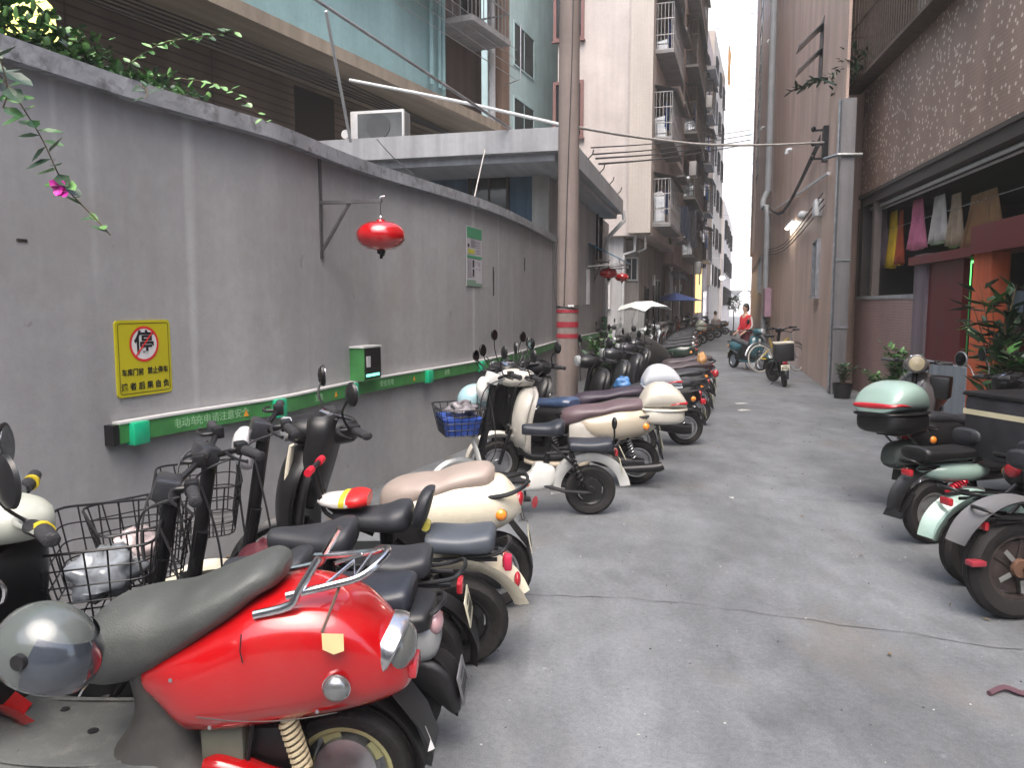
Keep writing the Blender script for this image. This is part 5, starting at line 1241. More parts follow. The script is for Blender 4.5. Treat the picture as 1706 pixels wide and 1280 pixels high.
# helmet hanging on it
hp = P(78, 1082, y=1.78)
hm = thing('grey_helmet', 'shiny pale grey helmet with dark smoked visor hanging on the red scooter', 'helmet', hp, 0)
hg = mat('helmet_grey', (.085, .098, .094), .22, var=.12, ns=4, coat=.7, dirt=.3, dc=(.15, .15, .14))
def helmet(t, m, r=.125, visor=True, T=None):
    T = T if T is not None else I4()
    vs = []; n, mm = 30, 16; rings = []
    for i in range(mm):
        ph = math.pi*(.02+.68*i/(mm-1)); rings.append([(r*1.12*math.sin(ph)*math.cos(2*math.pi*j/n), r*.92*math.sin(ph)*math.sin(2*math.pi*j/n), r*math.cos(ph)*1.0) for j in range(n)])
    inn = [[(a*.93, b*.93, c*.93) for a, b, c in rg] for rg in reversed(rings)]
    s_ = M().rings(rings+inn, True, T=T).build('shell', m, t)
    if visor:
        b = M(); rg = []
        for i in range(9):
            ph = math.pi*(.28+.36*i/8); row = []
            for j in range(17):
                a = R(-75+150*j/16); row.append((r*1.20*math.sin(ph)*math.cos(a), r*1.0*math.sin(ph)*math.sin(a), r*1.04*math.cos(ph)))
            rg.append(row)
        vs = [p for row in rg for p in row]
        b.add(vs, [(i*17+j, i*17+j+1, (i+1)*17+j+1, (i+1)*17+j) for i in range(8) for j in range(16)], T)
        b.build('visor', mat('smoked_visor', (.03, .036, .045), .10, var=.5, ns=3, coat=1), t)
        for q in (-1, 1): M().lathe([(0, 0), (.02, 0), (.018, q*.012), (0, q*.014)], 14, T @ TR(.02, q*r*.93, .02)).build('visor_hinge', blk, t)
helmet(hm, hg, .112, T=Matrix.Rotation(R(22), 4, 'Y') @ Matrix.Rotation(R(-12), 4, 'Z'))

# ---- generic electric bicycle / moped ----
def ebike(name, label, C, hd, L=1.15, steer=30, lean=-6, wr=.20, tw=.075, framem=None, fenderm=None, seats=(), stem=1.0, basket_=None, liner=None, box=None, headl=None, fend_r=True, rimm=None, group='parked scooters and electric bikes', hw=.31, plt=True, rear_x=0, mirrors=0, flower=False, stemr=.028, barback=.10, display=True, rackx=True, disp=None, fgap=.025, ferear=(15, 190), fcrown=.03, bxo=.18, bzo=-.38):
    t = thing(name, label, 'electric bike', (C[0], C[1], 0), hd, group, lean)
    fm = framem or dkmetal; fe = fenderm or blk; rimm = rimm or blk
    xs = L-.17; ST = steerT(xs, steer)
    wheel(t, 0, wr, tw, wr*.62, rimm, 5, disc_=True); wheel(t, L, wr, tw, wr*.62, rimm, 5, ST, disc_=True)
    b = M()
    b.tube([(xs-.05, 0, .72), (xs+.0, 0, .46), (xs-.08, 0, .30), (.72, 0, .24), (.42, 0, .24), (.34, 0, .40), (.32, 0, .66)], .024, 10, 4)
    for s_ in (-1, 1):
        b.tube([(.40, s_*.06, .26), (.2, s_*.075, wr+.01), (0, s_*.075, wr)], .015, 8)
        b.tube([(0, s_*.08, wr), (.12, s_*.08, .40), (.30, s_*.06, .56)], .012, 8)
        b.tube([(.34, s_*.06, .50), (.05, s_*.07, .52), (-.16, s_*.06, .52)], .010, 8)
    b.build('frame', fm, t)
    b = M(); b.tube([(xs-.10, 0, stem), (xs-.02, 0, .62), (xs+.01, 0, .50)], stemr, 12, T=ST)
    for s_ in (-1, 1): b.tube([(xs+.01, s_*.055, .52), (xs+.03, s_*.055, .42), (L, s_*.055, wr)], .015, 8, T=ST)
    b.box(xs-.02, xs+.04, -.065, .065, .48, .53, ST); b.build('fork', dkmetal, t)
    bars(t, xs-.10, stem+.02, ST, hw, barback, .04)
    if display: M().rbox(-.04, .045, -.06, .06, -.055, .03, .015, ST @ TR(xs-.09, 0, stem+.03, ry=-20)).build('display', disp or mat('grey_display', (.022, .023, .027), .35, var=.15, coat=.3), t)
    if headl: M().loftz([(-.09, 0, .02, .03), (-.06, .01, .035, .055), (0, .02, .04, .07), (.06, .01, .035, .055), (.09, 0, .02, .03)], 20, 2.2, 4, T=ST @ TR(xs-.02, 0, stem-.06)).build('headlight', headl, t)
    b = M()
    for s_ in (-1, 1): b.tube([(xs-.14, s_*.15, stem+.03), (xs-.02, s_*.12, stem-.02), (xs+.02, s_*.05, stem-.16), (xs+.01, s_*.03, .62)], .0045, 5, 4, ST)
    b.tube([(xs-.05, .03, stem-.1), (xs-.09, .04, .7), (xs-.1, .03, .5), (xs-.05, .02, .4)], .005, 5, 4, ST); b.build('cable', wire_b, t)
    fender(t, L, wr, 10, 170, tw*.62, fe, ST, fgap)
    if fend_r: fender(t, 0, wr, ferear[0], ferear[1], tw*.8, fe, None, fgap+.01, crown=fcrown)
    if box: M().loftx(box[1] if len(box) > 1 else [(.36, .20, .34, .07), (.42, .185, .35, .09), (.74, .185, .30, .10), (.84, .20, .29, .08)], 22, 4, 3).build('battery_box', box[0], t)
    M().loftx([(.46, .275, .30, .09), (.52, .27, .305, .125), (.78, .27, .305, .125), (.86, .28, .30, .09)], 18, 5, 2).build('footboard', blk, t)
    for kd, x, z, ln, w_, m in seats:
        if kd == 's': saddle(t, [(x+ln*.62, z-.045, z, .025), (x+ln*.58, z-.06, z+.018, .045), (x+ln*.25, z-.065, z+.022, .075), (x-.02, z-.07, z+.03, w_*.85), (x-ln*.25, z-.07, z+.05, w_), (x-ln*.40, z-.06, z+.055, w_*.85), (x-ln*.46, z-.03, z+.04, w_*.5)], m, 'saddle')
        elif kd == 'p': saddle(t, [(x+ln/2, z-.02, z+.02, w_*.75), (x+ln/2-.02, z-.05, z+.035, w_*.95), (x, z-.055, z+.03, w_), (x-ln/2+.03, z-.055, z+.045, w_*.92), (x-ln/2, z-.03, z+.03, w_*.7)], m, 'rear_seat', 3.4)
        elif kd == 'b': M().loftz([(z-.09, x, .02, .05), (z-.06, x, .03, .085), (z, x-.015, .034, .10), (z+.06, x-.035, .03, .085), (z+.085, x-.05, .02, .045)], 22, 2.6, 4).build('backrest', m, t)
        M().tube([(x*.9+.02, 0, z-.06), (x*.85+.03, 0, .56)], .018, 8).build('seat_post', dkmetal, t) if kd == 's' else None
    b = M(); b.tube([(.0, .07, .53), (-.15, .08, .55), (-.20, .06, .575), (-.215, 0, .58), (-.20, -.06, .575), (-.15, -.08, .55), (.0, -.07, .53)], .009, 8, 3); b.build('grab_rail', blk, t)
    M().rbox(-.205, -.18, -.045, .045, .47, .515, .008).build('taillight', redlens, t)
    if plt: plate_(t, -.225, .40, 12)
    if basket_: basket(t, ST, xs+bxo, stem+bzo, basket_[0], basket_[1], basket_[2], basket_[3] if len(basket_) > 3 else blk, n=6, solid=liner)
    for s_ in ((-1, 1) if mirrors == 2 else (1,) if mirrors else ()): mirror(t, (xs-.12, s_*.2, stem+.05), (xs-.10, s_*.26, stem+.24), ST, (.05, .038), tilt=10*s_)
    shock(t, (.16, .085, .50), (.06, .085, wr+.05), dkmetal, blk, 6, .02)
    side_stand(t, .55); b = M(); b.tube([(.5, -.14, .17), (.5, .14, .17)], .010, 7); b.rbox(.46, .54, .13, .2, .16, .185, .006); b.build('pedal', dkmetal, t)
    return t
def bag(name, label, cat, c, r, m, seed=1, nz_=.35):
    rr = random.Random(seed); b = M(); n, mm = 22, 14; vs = []
    ph_ = [rr.uniform(0, 6) for _ in range(8)]
    for i in range(mm+1):
        ph = math.pi*i/mm
        for j in range(n):
            a = 2*math.pi*j/n; f_ = 1+nz_*.4*math.sin(3*a+ph_[0]+2*ph)+nz_*.3*math.sin(5*a+ph_[1]-3*ph)+nz_*.25*math.sin(7*ph+ph_[2]+a)+rr.uniform(-.05, .05)
            vs.append((r[0]*f_*math.sin(ph)*math.cos(a), r[1]*f_*math.sin(ph)*math.sin(a), r[2]*f_*math.cos(ph)))
    b.add(vs, [(i*n+j, (i+1)*n+j, (i+1)*n+(j+1) % n, i*n+(j+1) % n) for i in range(mm) for j in range(n)])
    o = b.build(name, m, ang=60); o.location = c; return tag(o, label, cat)
plasticb = mat('thin_plastic', (.22, .24, .26), .2, var=.35, ns=20, coat=.5)
silver = mat('silver_panel', (.34, .35, .35), .35, .3, var=.15, ns=4, coat=.4, dirt=.25, dc=(.2, .2, .19))
navy = mat('black_blue_vinyl', (.022, .026, .035), .38, var=.2, bump=.15, bs=200)
# b1 basket bike just behind the red scooter
b1 = ebike('electric_bike', 'black electric bike with large wire basket and silver tail, first behind the red scooter', (-.45, 2.66), 178, L=1.0, steer=20, lean=-5, bxo=.13, bzo=-.33, seats=(('s', .38, .70, .28, .12, seatd), ('p', .04, .61, .30, .12, navy)), basket_=(.30, .40, .24), stem=.95, plt=False)
M().loftx([(-.20, .42, .50, .04), (-.17, .37, .53, .09), (-.03, .36, .55, .125), (.12, .38, .55, .12), (.25, .44, .53, .09)], 22, 2.6, 4).build('tail_panel', silver, b1)
M().loftx([(-.18, .51, .575, .08), (-.15, .495, .58, .12), (.0, .50, .58, .135), (.2, .51, .57, .12)], 22, 3, 3).build('seat_base', blk, b1)
M().ell((-.185, .03, .51), (.03, .05, .045), 16, 10).build('rear_lamp', mat('pink_lens', (.42, .26, .28), .2, coat=.7), b1)
M().loftx([(-.27, .17, .27, .05), (-.245, .16, .33, .075), (-.18, .22, .38, .08), (-.09, .30, .40, .075)], 18, 3.5, 3).build('rear_mudguard', blk, b1)
plate_(b1, -.275, .27, 12, mat('dark_plate', (.14, .14, .15), .4))
bt = b1.matrix_basis.copy()
wb1 = Matrix.Translation((-.45, 2.66, 0)) @ Matrix.Rotation(R(178), 4, 'Z') @ Matrix.Rotation(R(-6), 4, 'X') @ steerT(1.0-.17, 20)
bag('plastic_bag', 'crumpled clear plastic bag lying in the wire basket behind the red seat', 'bag', wb1 @ Vector((.96, .02, .70)), (.11, .15, .075), plasticb, 3)
# b2
b2 = ebike('electric_bike', 'black electric bike with tall handlebars and rounded grey saddle, second behind the red scooter', (-.40, 3.03), 180, L=1.04, steer=38, lean=-6, seats=(('s', .36, .71, .32, .13, seatd), ('p', .04, .60, .24, .11, seatd)), basket_=(.24, .30, .22), stem=1.0, mirrors=0, hw=.29)
wb2 = Matrix.Translation((-.40, 3.03, 0)) @ Matrix.Rotation(R(180), 4, 'Z') @ Matrix.Rotation(R(-6), 4, 'X') @ steerT(1.04-.17, 38)
bag('shopping_bag', 'white and red crumpled bag in the basket of the second black electric bike', 'bag', wb2 @ Vector((1.07, 0, .70)), (.08, .10, .07), mat('white_red_bag', (.5, .42, .42), .4, var=.3, ns=30), 5)
bag('maroon_bag', 'dark red bag with a white label tucked low between the second and third electric bikes', 'bag', (-1.06, 3.20, .52), (.10, .10, .08), mat('maroon_cloth', (.10, .015, .025), .7, var=.3), 8, .2)
# b3 child seat bike
gold = mat('yellow_clip', (.5, .45, .08), .4)
b3 = ebike('electric_bike', 'electric bike with child saddle, backrest and white rear mudguard, third behind the red scooter', (-.22, 3.33), 178, L=1.12, steer=24, lean=-5, seats=(('s', .36, .70, .32, .12, seatd), ('b', .18, .735, 0, 0, seatd), ('p', .0, .60, .30, .115, mat('grey_vinyl', (.06, .07, .085), .45, var=.15))), basket_=(.26, .34, .22), stem=1.05, headl=mat('white_lamp_cover', (.55, .55, .57), .3, coat=.6), fenderm=cream, wr=.205, tw=.10, plt=False, fgap=.035, ferear=(28, 160), fcrown=.07)
KT = TR(-.04, 0, -.045)
b = M()
for s_ in (-1, 1): b.tube([(.42, s_*.03, .66), (.60, s_*.03, .74), (.64, s_*.03, .80), (.67, s_*.03, .96)], .010, 8, 3, KT)
b.tube([(.67, -.06, .96), (.67, .06, .96)], .011, 8, T=KT); b.build('child_bar', blk, b3)
for s_ in (-1, 1): M().tube([(.67, s_*.05, .96), (.67, s_*.11, .96)], .017, 10, T=KT).build('child_grip', mat('red_rubber', (.55, .01, .03), .5), b3)
cs = M().loftx([(.66, .80, .815, .03), (.63, .785, .83, .06), (.56, .78, .835, .085), (.49, .785, .845, .09), (.44, .79, .84, .06)], 20, 2.6, 4, KT).build('child_saddle', mat('white_vinyl', (.6, .58, .55), .4), b3)
M().loftx([(.525, .782, .844, .090), (.50, .783, .849, .093), (.47, .785, .85, .088), (.437, .79, .845, .06)], 20, 2.6, 3, KT).build('saddle_stripe', mat('red_vinyl', (.6, .02, .02), .4), cs)
M().loftx([(.555, .780, .839, .088), (.545, .780, .842, .089), (.53, .781, .844, .0905)], 20, 2.6, 2, KT).build('saddle_stripe', mat('yellow_vinyl', (.6, .5, .04), .4), cs)
M().ell((-.245, 0, .40), (.016, .035, .035), 16, 10).build('reflector', redlens, b3)
M().rbox(-.225, -.19, .055, .10, .48, .55, .01).build('side_reflector', mat('red_marker', (.45, .02, .06), .35), b3)
b = M(); b.lathe([(.075, .0), (.055, .035), (0, .038)], 20, TR(0, .045, .205)); b.build('hub_cover', dkmetal, b3)
M().rbox(.5, .54, .02, .09, .56, .64, .01).build('red_tag', mat('red_rubber', (.55, .01, .03), .5), b3)
M().lathe([(0, 0), (.02, 0), (.02, .05), (0, .05)], 12, TR(.15, 0, .66)).build('backrest_clamp', gold, b3)
# b4 cream scooter with beige seat
beigev = mat('beige_vinyl', (.30, .245, .215), .42, var=.1, ns=4, bump=.12, bs=200, dirt=.2, dc=(.2, .17, .15))
duck = scooter('cream_scooter', 'cream scooter with thick beige seat, parked just beyond the bike with the child saddle', (-.10, 3.98), 180, cream, L=1.10, seatm=beigev, steer=20, lean=-4, seat_h=.01, hi=1, wr=.21, headm=clear, squeeze_=.74, frontshield=blk)
M().loftz([(.45, 1.03, .012, .05), (.62, 1.02, .014, .055), (.80, 1.0, .014, .04), (.92, .98, .01, .03)], 14, 3, 3, T=TR(.02, .13, 0)).build('shield_trim', cream, duck)
M().loftz([(.60, .94, .05, .15), (.75, .91, .07, .18), (.92, .87, .08, .17), (1.02, .86, .08, .15), (1.06, .86, .06, .11)], 26, 2.8, 4).build('inner_shield', blk, duck)
M().rbox(-.05, .05, -.08, .08, 0, .014, .005, TR(.83, 0, 1.05, ry=-32)).build('dash_panel', mirrorg, duck)
M().loftx([(-.17, .56, .68, .10), (-.06, .60, .70, .14), (.10, .63, .70, .155), (.22, .64, .68, .15)], 22, 2.6, 3).build('seat_skirt', blk, duck)
M().lathe([(0, 0), (.028, 0), (.032, .004), (0, .005)], 18, TR(-.215, .06, .60) @ TR(rz=60)).build('round_reflector', redlens, duck)

for o in col.objects:
    if o.parent is duck and o.name.startswith('seat'):
        for v in o.data.vertices: v.co.x = -.01+(v.co.x+.06)*.83; v.co.z = .79-(.79-v.co.z)*1.18
# b5 white folding electric bike with basket and flowers on the frame
wf_ = white
b5 = ebike('electric_bike', 'small white electric bike with orange flower stickers and a blue lined basket', (.60, 5.80), 180, L=1.0, steer=18, lean=-3, wr=.195, tw=.07, fenderm=white, framem=blk, seats=(('s', .34, .69, .30, .12, navy), ('p', .0, .56, .34, .12, navy)), basket_=(.26, .33, .20), liner=mat('blue_plastic', (.02, .06, .28), .4, var=.4, ns=9), stem=1.04, box=(white, [(.27, .27, .36, .05), (.31, .22, .40, .075), (.42, .20, .41, .085), (.50, .20, .31, .09), (.80, .19, .29, .09), (.88, .20, .28, .07)]), mirrors=1, headl=white, disp=white, ferear=(-5, 172), fcrown=.075)
b = M()
for x, z, r_ in ((.50, .27, .022), (.66, .27, .012)):
    for k in range(5):
        a = 2*math.pi*k/5; b.ell((x+r_*math.cos(a), .088, z+r_*math.sin(a)), (r_*.62, .004, r_*.62), 8, 6)
b.build('flower_sticker', mat('orange_sticker', (.75, .16, .02), .5), b5)
M().loftz([(.34, .85, .02, .10), (.46, .86, .02, .12), (.60, .90, .02, .12), (.66, .91, .015, .09)], 20, 3, 3, bow=.03).build('leg_guard', white, b5)
plate_(b5, -.235, .50, 25, T=TR(0, 0, 0))
M().tube([(-.10, .07, .55), (-.16, .1, .6), (-.16, .12, .70)], .007, 6, 3).build('mirror_stem', blk, b5); M().ell((-.16, .12, .74), (.02, .04, .05), 14, 8).build('loose_mirror', blk, b5)
cvt = P(790, 665, y=5.95)
h2 = thing('light_blue_helmet', 'small light blue helmet resting on the basket of the white electric bike', 'helmet', cvt, 190); helmet(h2, mat('light_blue_shell', (.30, .46, .50), .25, coat=.6, var=.05), .12, visor=False, T=TR(ry=15))
bag('basket_clutter', 'dark wire and pale junk heaped in the blue lined basket', 'bag', P(772, 683, y=5.7), (.11, .13, .06), mat('junk_grey', (.14, .13, .14), .4, var=.7, ns=25), 11, .5)
# b6 black bike seen from behind with cluster of mirrors
b6 = scooter('black_scooter', 'black scooter with tall mirrors and blue black seat parked askew beside the utility pole', (.56, 6.95), 128, blk, L=1.15, seatm=mat('blue_black_vinyl', (.035, .06, .12), .3, var=.4, ns=7, coat=.3), steer=0, lean=-4, seat_h=.0)
for p_, q_ in (((.9, .1, 1.05), (.92, .12, 1.33)), ((.9, -.15, 1.05), (.9, -.22, 1.28)), ((.92, .25, 1.0), (.94, .34, 1.15))): mirror(b6, p_, q_, I4(), (.055, .04))
b = M()
for k in range(14): a = rnd.uniform(-.25, .25); b.tube([(.85+rnd.uniform(-.1, .1), a, .85), (.9+rnd.uniform(-.1, .12), a+rnd.uniform(-.1, .1), 1.0+rnd.uniform(0, .15)), (.88, a*.6, .9)], .005, 5, 4)
b.build('cable_tangle', wire_b, b6)
offw = mat('off_white_box', (.56, .53, .46), .3, var=.06, coat=.4)
# b7 beige scooter with brown seat
b7 = scooter('beige_scooter', 'beige scooter with a mauve brown seat and an off white top box', (1.12, 6.83), 180, mat('beige_paint', (.46, .40, .31), .3, var=.08, coat=.5, ns=3, dirt=.2, dc=(.3, .26, .2)), seatm=mat('mauve_vinyl', (.11, .075, .085), .45, var=.15, bump=.1), shieldin=mat('off_white_panel', (.42, .40, .36), .4, var=.1, coat=.2), L=1.26, steer=12, lean=-4, frontshield=mat('off_white_panel2', (.50, .48, .43), .35, var=.1, coat=.3), hi=1, footm=blk, seat_h=.0, topbox=offw, boxdx=.02, boxdz=-.16)
M().tube([(.2, .17, .18), (-.12, .19, .2), (-.2, .19, .22)], [.03, .042, .038], 14, 3).build('exhaust', dkmetal, b7)
M().rbox(.46, .54, .14, .19, .40, .44, .01).build('footrest_lever', chrome, b7)
# b8 box scooter, b9 red tail
b8 = scooter('plum_scooter', 'scooter with a long dark plum seat and bluish white top box behind the beige scooter', (1.30, 7.9), 179, blk, seatm=mat('plum_vinyl', (.035, .025, .04), .5), L=1.24, steer=25, lean=-3, topbox=mat('blue_white_box', (.55, .58, .62), .3, var=.05, coat=.4), boxdx=.0, boxdz=-.08, seat_h=.0)
b9 = scooter('black_scooter', 'black scooter with red tail lamps and yellowish plate beyond the two white top boxes', (2.0, 8.80), 179, blk, L=1.3, steer=25, lean=-3, seat_h=.0)
for s_ in (-1, 1): M().rbox(-.20, -.14, s_*.11-.04, s_*.11+.04, .50, .56, .012).build('tail_lamp', redlens, b9)
bag('blue_bag', 'knotted blue plastic bag on the scooter left of the bluish white top box', 'bag', P(1037, 640, y=8.6), (.09, .08, .08), mat('blue_bag', (.06, .17, .38), .35, var=.35, ns=14), 21, .3)
b10 = scooter('dark_scooter', 'dark scooter with a wide black seat just past the red tail lamps', (2.45, 10.2), 179, mat('graphite_paint', (.025, .027, .03), .3, coat=.5), L=1.3, steer=20, lean=-3)
b11 = scooter('dark_scooter', 'dark scooter with a long brown seat and an orange bag hooked at its tail', (2.85, 11.6), 178, mat('charcoal_paint', (.03, .03, .035), .3, coat=.5), seatm=mat('brown_vinyl', (.06, .045, .05), .45), L=1.3, steer=15, lean=-3, seatlong=.1)
bag('orange_bag', 'pale orange bag on the tail of the dark scooter beyond the white top boxes', 'bag', (2.85, 11.5, .80), (.07, .08, .11), mat('orange_cloth', (.50, .28, .12), .7, var=.2), 5, .2)
M().ell((-.2, .1, .60), (.05, .06, .06), 14, 10).build('red_lamp', redlens, b11)
b12 = scooter('dark_scooter', 'dark scooter with a flat brown seat parked just past the orange bag', (3.2, 12.9), 179, mat('black_gloss', (.02, .02, .022), .25, coat=.6), seatm=mat('brown_vinyl', (.06, .045, .05), .45), L=1.3, steer=15, lean=-3, seatlong=.1)
# canopy scooter
b13 = scooter('canopy_scooter', 'scooter with a white rain canopy and clear side screen in the left row', (3.05, 16.6), 238, mat('grey_scooter_paint', (.10, .11, .12), .35, coat=.4), L=1.3, steer=5, lean=-1, mirrors=True)
cz = 1.52
b = M(); b.tube([(-.02, 0, .8), (-.0, 0, 1.2), (.1, 0, cz+.1)], .014, 7); b.tube([(1.1, 0, .9), (1.22, 0, 1.3), (1.05, 0, cz)], .014, 7)
b.build('canopy_post', dkmetal, b13)
b = M(); b.add([(-.12, -.34, cz+.0), (-.12, .34, cz+.0), (.20, .36, cz+.08), (.20, -.36, cz+.08), (1.05, .34, cz+.08), (1.05, -.34, cz+.08), (-.12, 0, cz+.06), (.2, 0, cz+.19), (1.05, 0, cz+.17), (1.3, .3, cz-.02), (1.3, -.3, cz-.02), (1.3, 0, cz+.06)], [(0, 3, 7, 6), (6, 7, 2, 1), (3, 5, 8, 7), (7, 8, 4, 2), (5, 10, 11, 8), (8, 11, 9, 4)])
cn = b.build('rain_canopy', mat('canopy_white', (.60, .64, .62), .5, var=.06, dirt=.2), b13, smooth=False); cn.modifiers.new('thick', 'SOLIDIFY').thickness = .012
b = M(); pts = [(1.28, cz), (1.32, 1.2), (1.30, .95), (1.25, .7)]
b.add([(x, y, z) for x, z in pts for y in (-.3, -.1, .1, .3)], [(i*4+j, i*4+j+1, i*4+j+5, i*4+j+4) for i in range(3) for j in range(3)])
b.add([(.35, -.34, cz+.06), (1.05, -.34, cz+.06), (1.3, -.3, 1.2), (1.25, -.3, .8), (.5, -.34, .95)], [(0, 1, 2, 3, 4)])
b.build('clear_screen', mat('clear_sheet', (.6, .63, .63), .15, var=.05, alpha=.35, coat=.5), b13)
# covered scooter
b14 = scooter('covered_scooter', 'scooter under a dark grey rain cover in front of the canopy scooter', (2.86, 14.7), 215, blk, L=1.3, steer=5, lean=-1, hi=0)
M().loftx([(-.1, .5, .62, .12), (0, .42, .80, .22), (.25, .4, .95, .26), (.5, .4, 1.05, .30), (.75, .4, 1.12, .33), (.95, .45, 1.08, .3), (1.06, .6, .95, .12)], 22, 2.2, 4).build('rain_cover', mat('dark_cover', (.03, .03, .03), .75, var=.4, ns=5, bump=.6, bs=12), b14)
# row of scooters further away: colours from the photo, front to back
far = [((4.06, 17.6), 'dark green scooter beyond the covered scooter in the left row', (.02, .04, .03), None), ((4.49, 19.4), 'white scooter with a bulbous tail far up the left row', (.60, .62, .62), None), ((4.97, 21.4), 'navy blue scooter beside the white tailed scooter far up the left row', (.03, .05, .13), None), ((5.45, 23.4), 'pale grey scooter, its tail jutting out, far up the left row', (.45, .5, .54), None), ((5.95, 25.4), 'brownish dark scooter halfway between canopy and woman in red', (.07, .045, .04), None), ((6.53, 27.6), 'dull silver scooter far up the left row below the yellow lit shop', (.2, .2, .2), (.25, .27, .22)), ((7.22, 30.0), 'black scooter far up the left row past the yellow lit shop', (.02, .02, .02), None), ((8.05, 32.5), 'rusty red scooter far up the left row', (.13, .04, .03), None), ((9.15, 35.5), 'dark grey scooter with a pale box near the end of the left row', (.06, .06, .06), (.4, .36, .33)), ((10.42, 39.0), 'brown scooter near the far end of the left row', (.09, .06, .05), None), ((12.06, 43.5), 'last dark scooter at the far end of the left row', (.03, .03, .03), None)]
for i, (c, lab, colr, tbx) in enumerate(far):
    scooter('parked_scooter', lab, c, 172+rnd.uniform(-14, 14), mat('far_paint_%d' % i, colr, .3, coat=.5), L=1.28, steer=rnd.uniform(-25, 30), lean=-3, group='scooters parked far up the alley on the left', hi=0, topbox=mat('far_box_%d' % i, tbx, .35, coat=.3) if tbx else None)
    if i % 2 == 0 or i > 3:
        scooter('parked_scooter', ['dark scooter tucked wall side behind the ', 'black scooter squeezed in behind the '][i % 2]+lab.split(' scooter')[0].replace('last ', 'very last ')+' one up the row', (c[0]-.9, c[1]+1.0), 170+rnd.uniform(-25, 25), mat('far_paint_%d' % ((i*3+2) % 11), (.05, .05, .05), .3) if 'far_paint_%d' % ((i*3+2) % 11) not in MATS else MATS['far_paint_%d' % ((i*3+2) % 11)], L=1.28, steer=rnd.uniform(-25, 30), lean=-3, group='scooters parked far up the alley on the left', hi=0)
# ---------------- right hand side two wheelers ----------------
mint = mat('mint_paint', (.27, .38, .335), .3, var=.08, coat=.6, ns=3, dirt=.2, dc=(.2, .25, .22))
G2 = 'scooters and bikes parked on the right'
# R3 mint top box
r3 = scooter('topbox_scooter', 'black scooter carrying a mint green and black top box with red stripe, right side', (3.24, 5.98), 22, blk, L=1.25, steer=-20, lean=-3, topbox=mint, boxbase=blk, boxdx=-.08, boxdz=-.11, boxsc=1.14, rack=True, group=G2, plt=True)
b = M()
for s_ in (-1, 1): b.tube([(.15, s_*.12, .60), (-.05, s_*.13, .62), (-.2, s_*.13, .69), (-.42, s_*.12, .70)], .010, 8, 3); b.tube([(-.35, s_*.12, .69), (-.12, s_*.12, .48)], .009, 7)
b.build('box_rack', chrome, r3)
M().loftx([(-.34, .38, .46, .07), (-.28, .34, .54, .10), (-.1, .36, .56, .10), (.1, .4, .56, .09)], 18, 3, 3).build('tail_guard', mat('dark_green_grey', (.04, .05, .045), .6), r3)
# R3b grey scooter facing the alley
greysc = mat('mauve_grey_paint', (.11, .10, .10), .3, coat=.5, var=.1)
r3b = scooter('grey_scooter', 'grey scooter with round cream headlight facing out beside the grey screen, right side', (5.0, 9.15), 232, greysc, L=1.28, steer=12, lean=-3, group=G2, headm=mat('cream_lens', (.42, .36, .24), .3, coat=.7), mirrors=False)
M().lathe([(0, -.02), (.095, -.02), (.10, .01), (.085, .02)], 24, steerT(1.14, 12) @ TR(1.225, 0, .99, rz=-90)).build('headlight_rim', greysc, r3b)
M().lathe([(0, 0), (.08, 0), (.07, .02), (0, .035)], 24, steerT(1.14, 12) @ TR(1.245, 0, .99, rz=-90)).build('headlight_lens', mat('cream_lens', (.42, .36, .24), .3), r3b)
M().rbox(.82, 1.05, .12, .32, .62, .86, .02).build('side_case', blk, r3b)
# R2 bike with silver rims and red shock
silr = mat('silver_rim', (.36, .37, .36), .4, .7, var=.15, dirt=.4)
r2 = ebike('electric_bike', 'dark electric bike with silver rims, long black mudguard and red shock absorber, right side', (2.84, 5.08), 14, L=1.2, steer=-15, lean=-3, wr=.215, tw=.09, rimm=silr, seats=(('s', .42, .72, .36, .14, seatd), ('p', .05, .62, .40, .14, blk)), stem=1.02, fend_r=True, group=G2, fgap=.05, ferear=(25, 175), plt=False, box=(blk,))
M().loftx([(-.08, .46, .52, .05), (.05, .42, .56, .12), (.25, .41, .55, .13), (.4, .45, .52, .08)], 20, 2.6, 4).build('tail_panel', mint, r2)
shock(r2, (.18, -.10, .43), (.02, -.10, .36), mat('red_anodised', (.45, .01, .03), .3, .3, coat=.5), mat('red_anodised', (.45, .01, .03), .3), 6, .024)
M().tube([(.30, -.12, .36), (.12, -.12, .385)], .022, 12).build('silver_tube', steel, r2)
b = M(); b.add([(-.20, -.09, .36), (-.20, .09, .36), (-.30, .08, .20), (-.30, -.08, .20), (-.215, -.09, .35), (-.215, .09, .35), (-.315, .08, .20), (-.315, -.08, .20)], [(0, 1, 2, 3), (4, 7, 6, 5), (0, 3, 7, 4), (1, 5, 6, 2), (3, 2, 6, 7)]); b.build('mud_flap', blk, r2)
# delivery bag on it
db = thing('delivery_bag', 'large black insulated delivery bag with a pale reflective stripe, at the right edge', 'bag', (3.42, 5.02, .58), 14)
M().rbox(-.27, .30, -.27, .27, 0, .42, .03).build('bag_body', mat('black_nylon', (.018, .018, .022), .6, var=.4, ns=8, bump=.5, bs=15), db)
M().box(-.272, .302, -.272, .272, .29, .325).build('reflective_stripe', mat('reflective_tape', (.55, .50, .34), .35), db, smooth=False)
b = M(); b.rbox(-.28, .31, -.28, .28, .415, .445, .012); b.build('bag_lid', blk, db)
M().tube([(.05, -.285, .02), (.02, -.29, .2), (-.02, -.285, .42)], .006, 6, 3).build('strap', mat('grey_strap', (.3, .3, .3), .6), db)
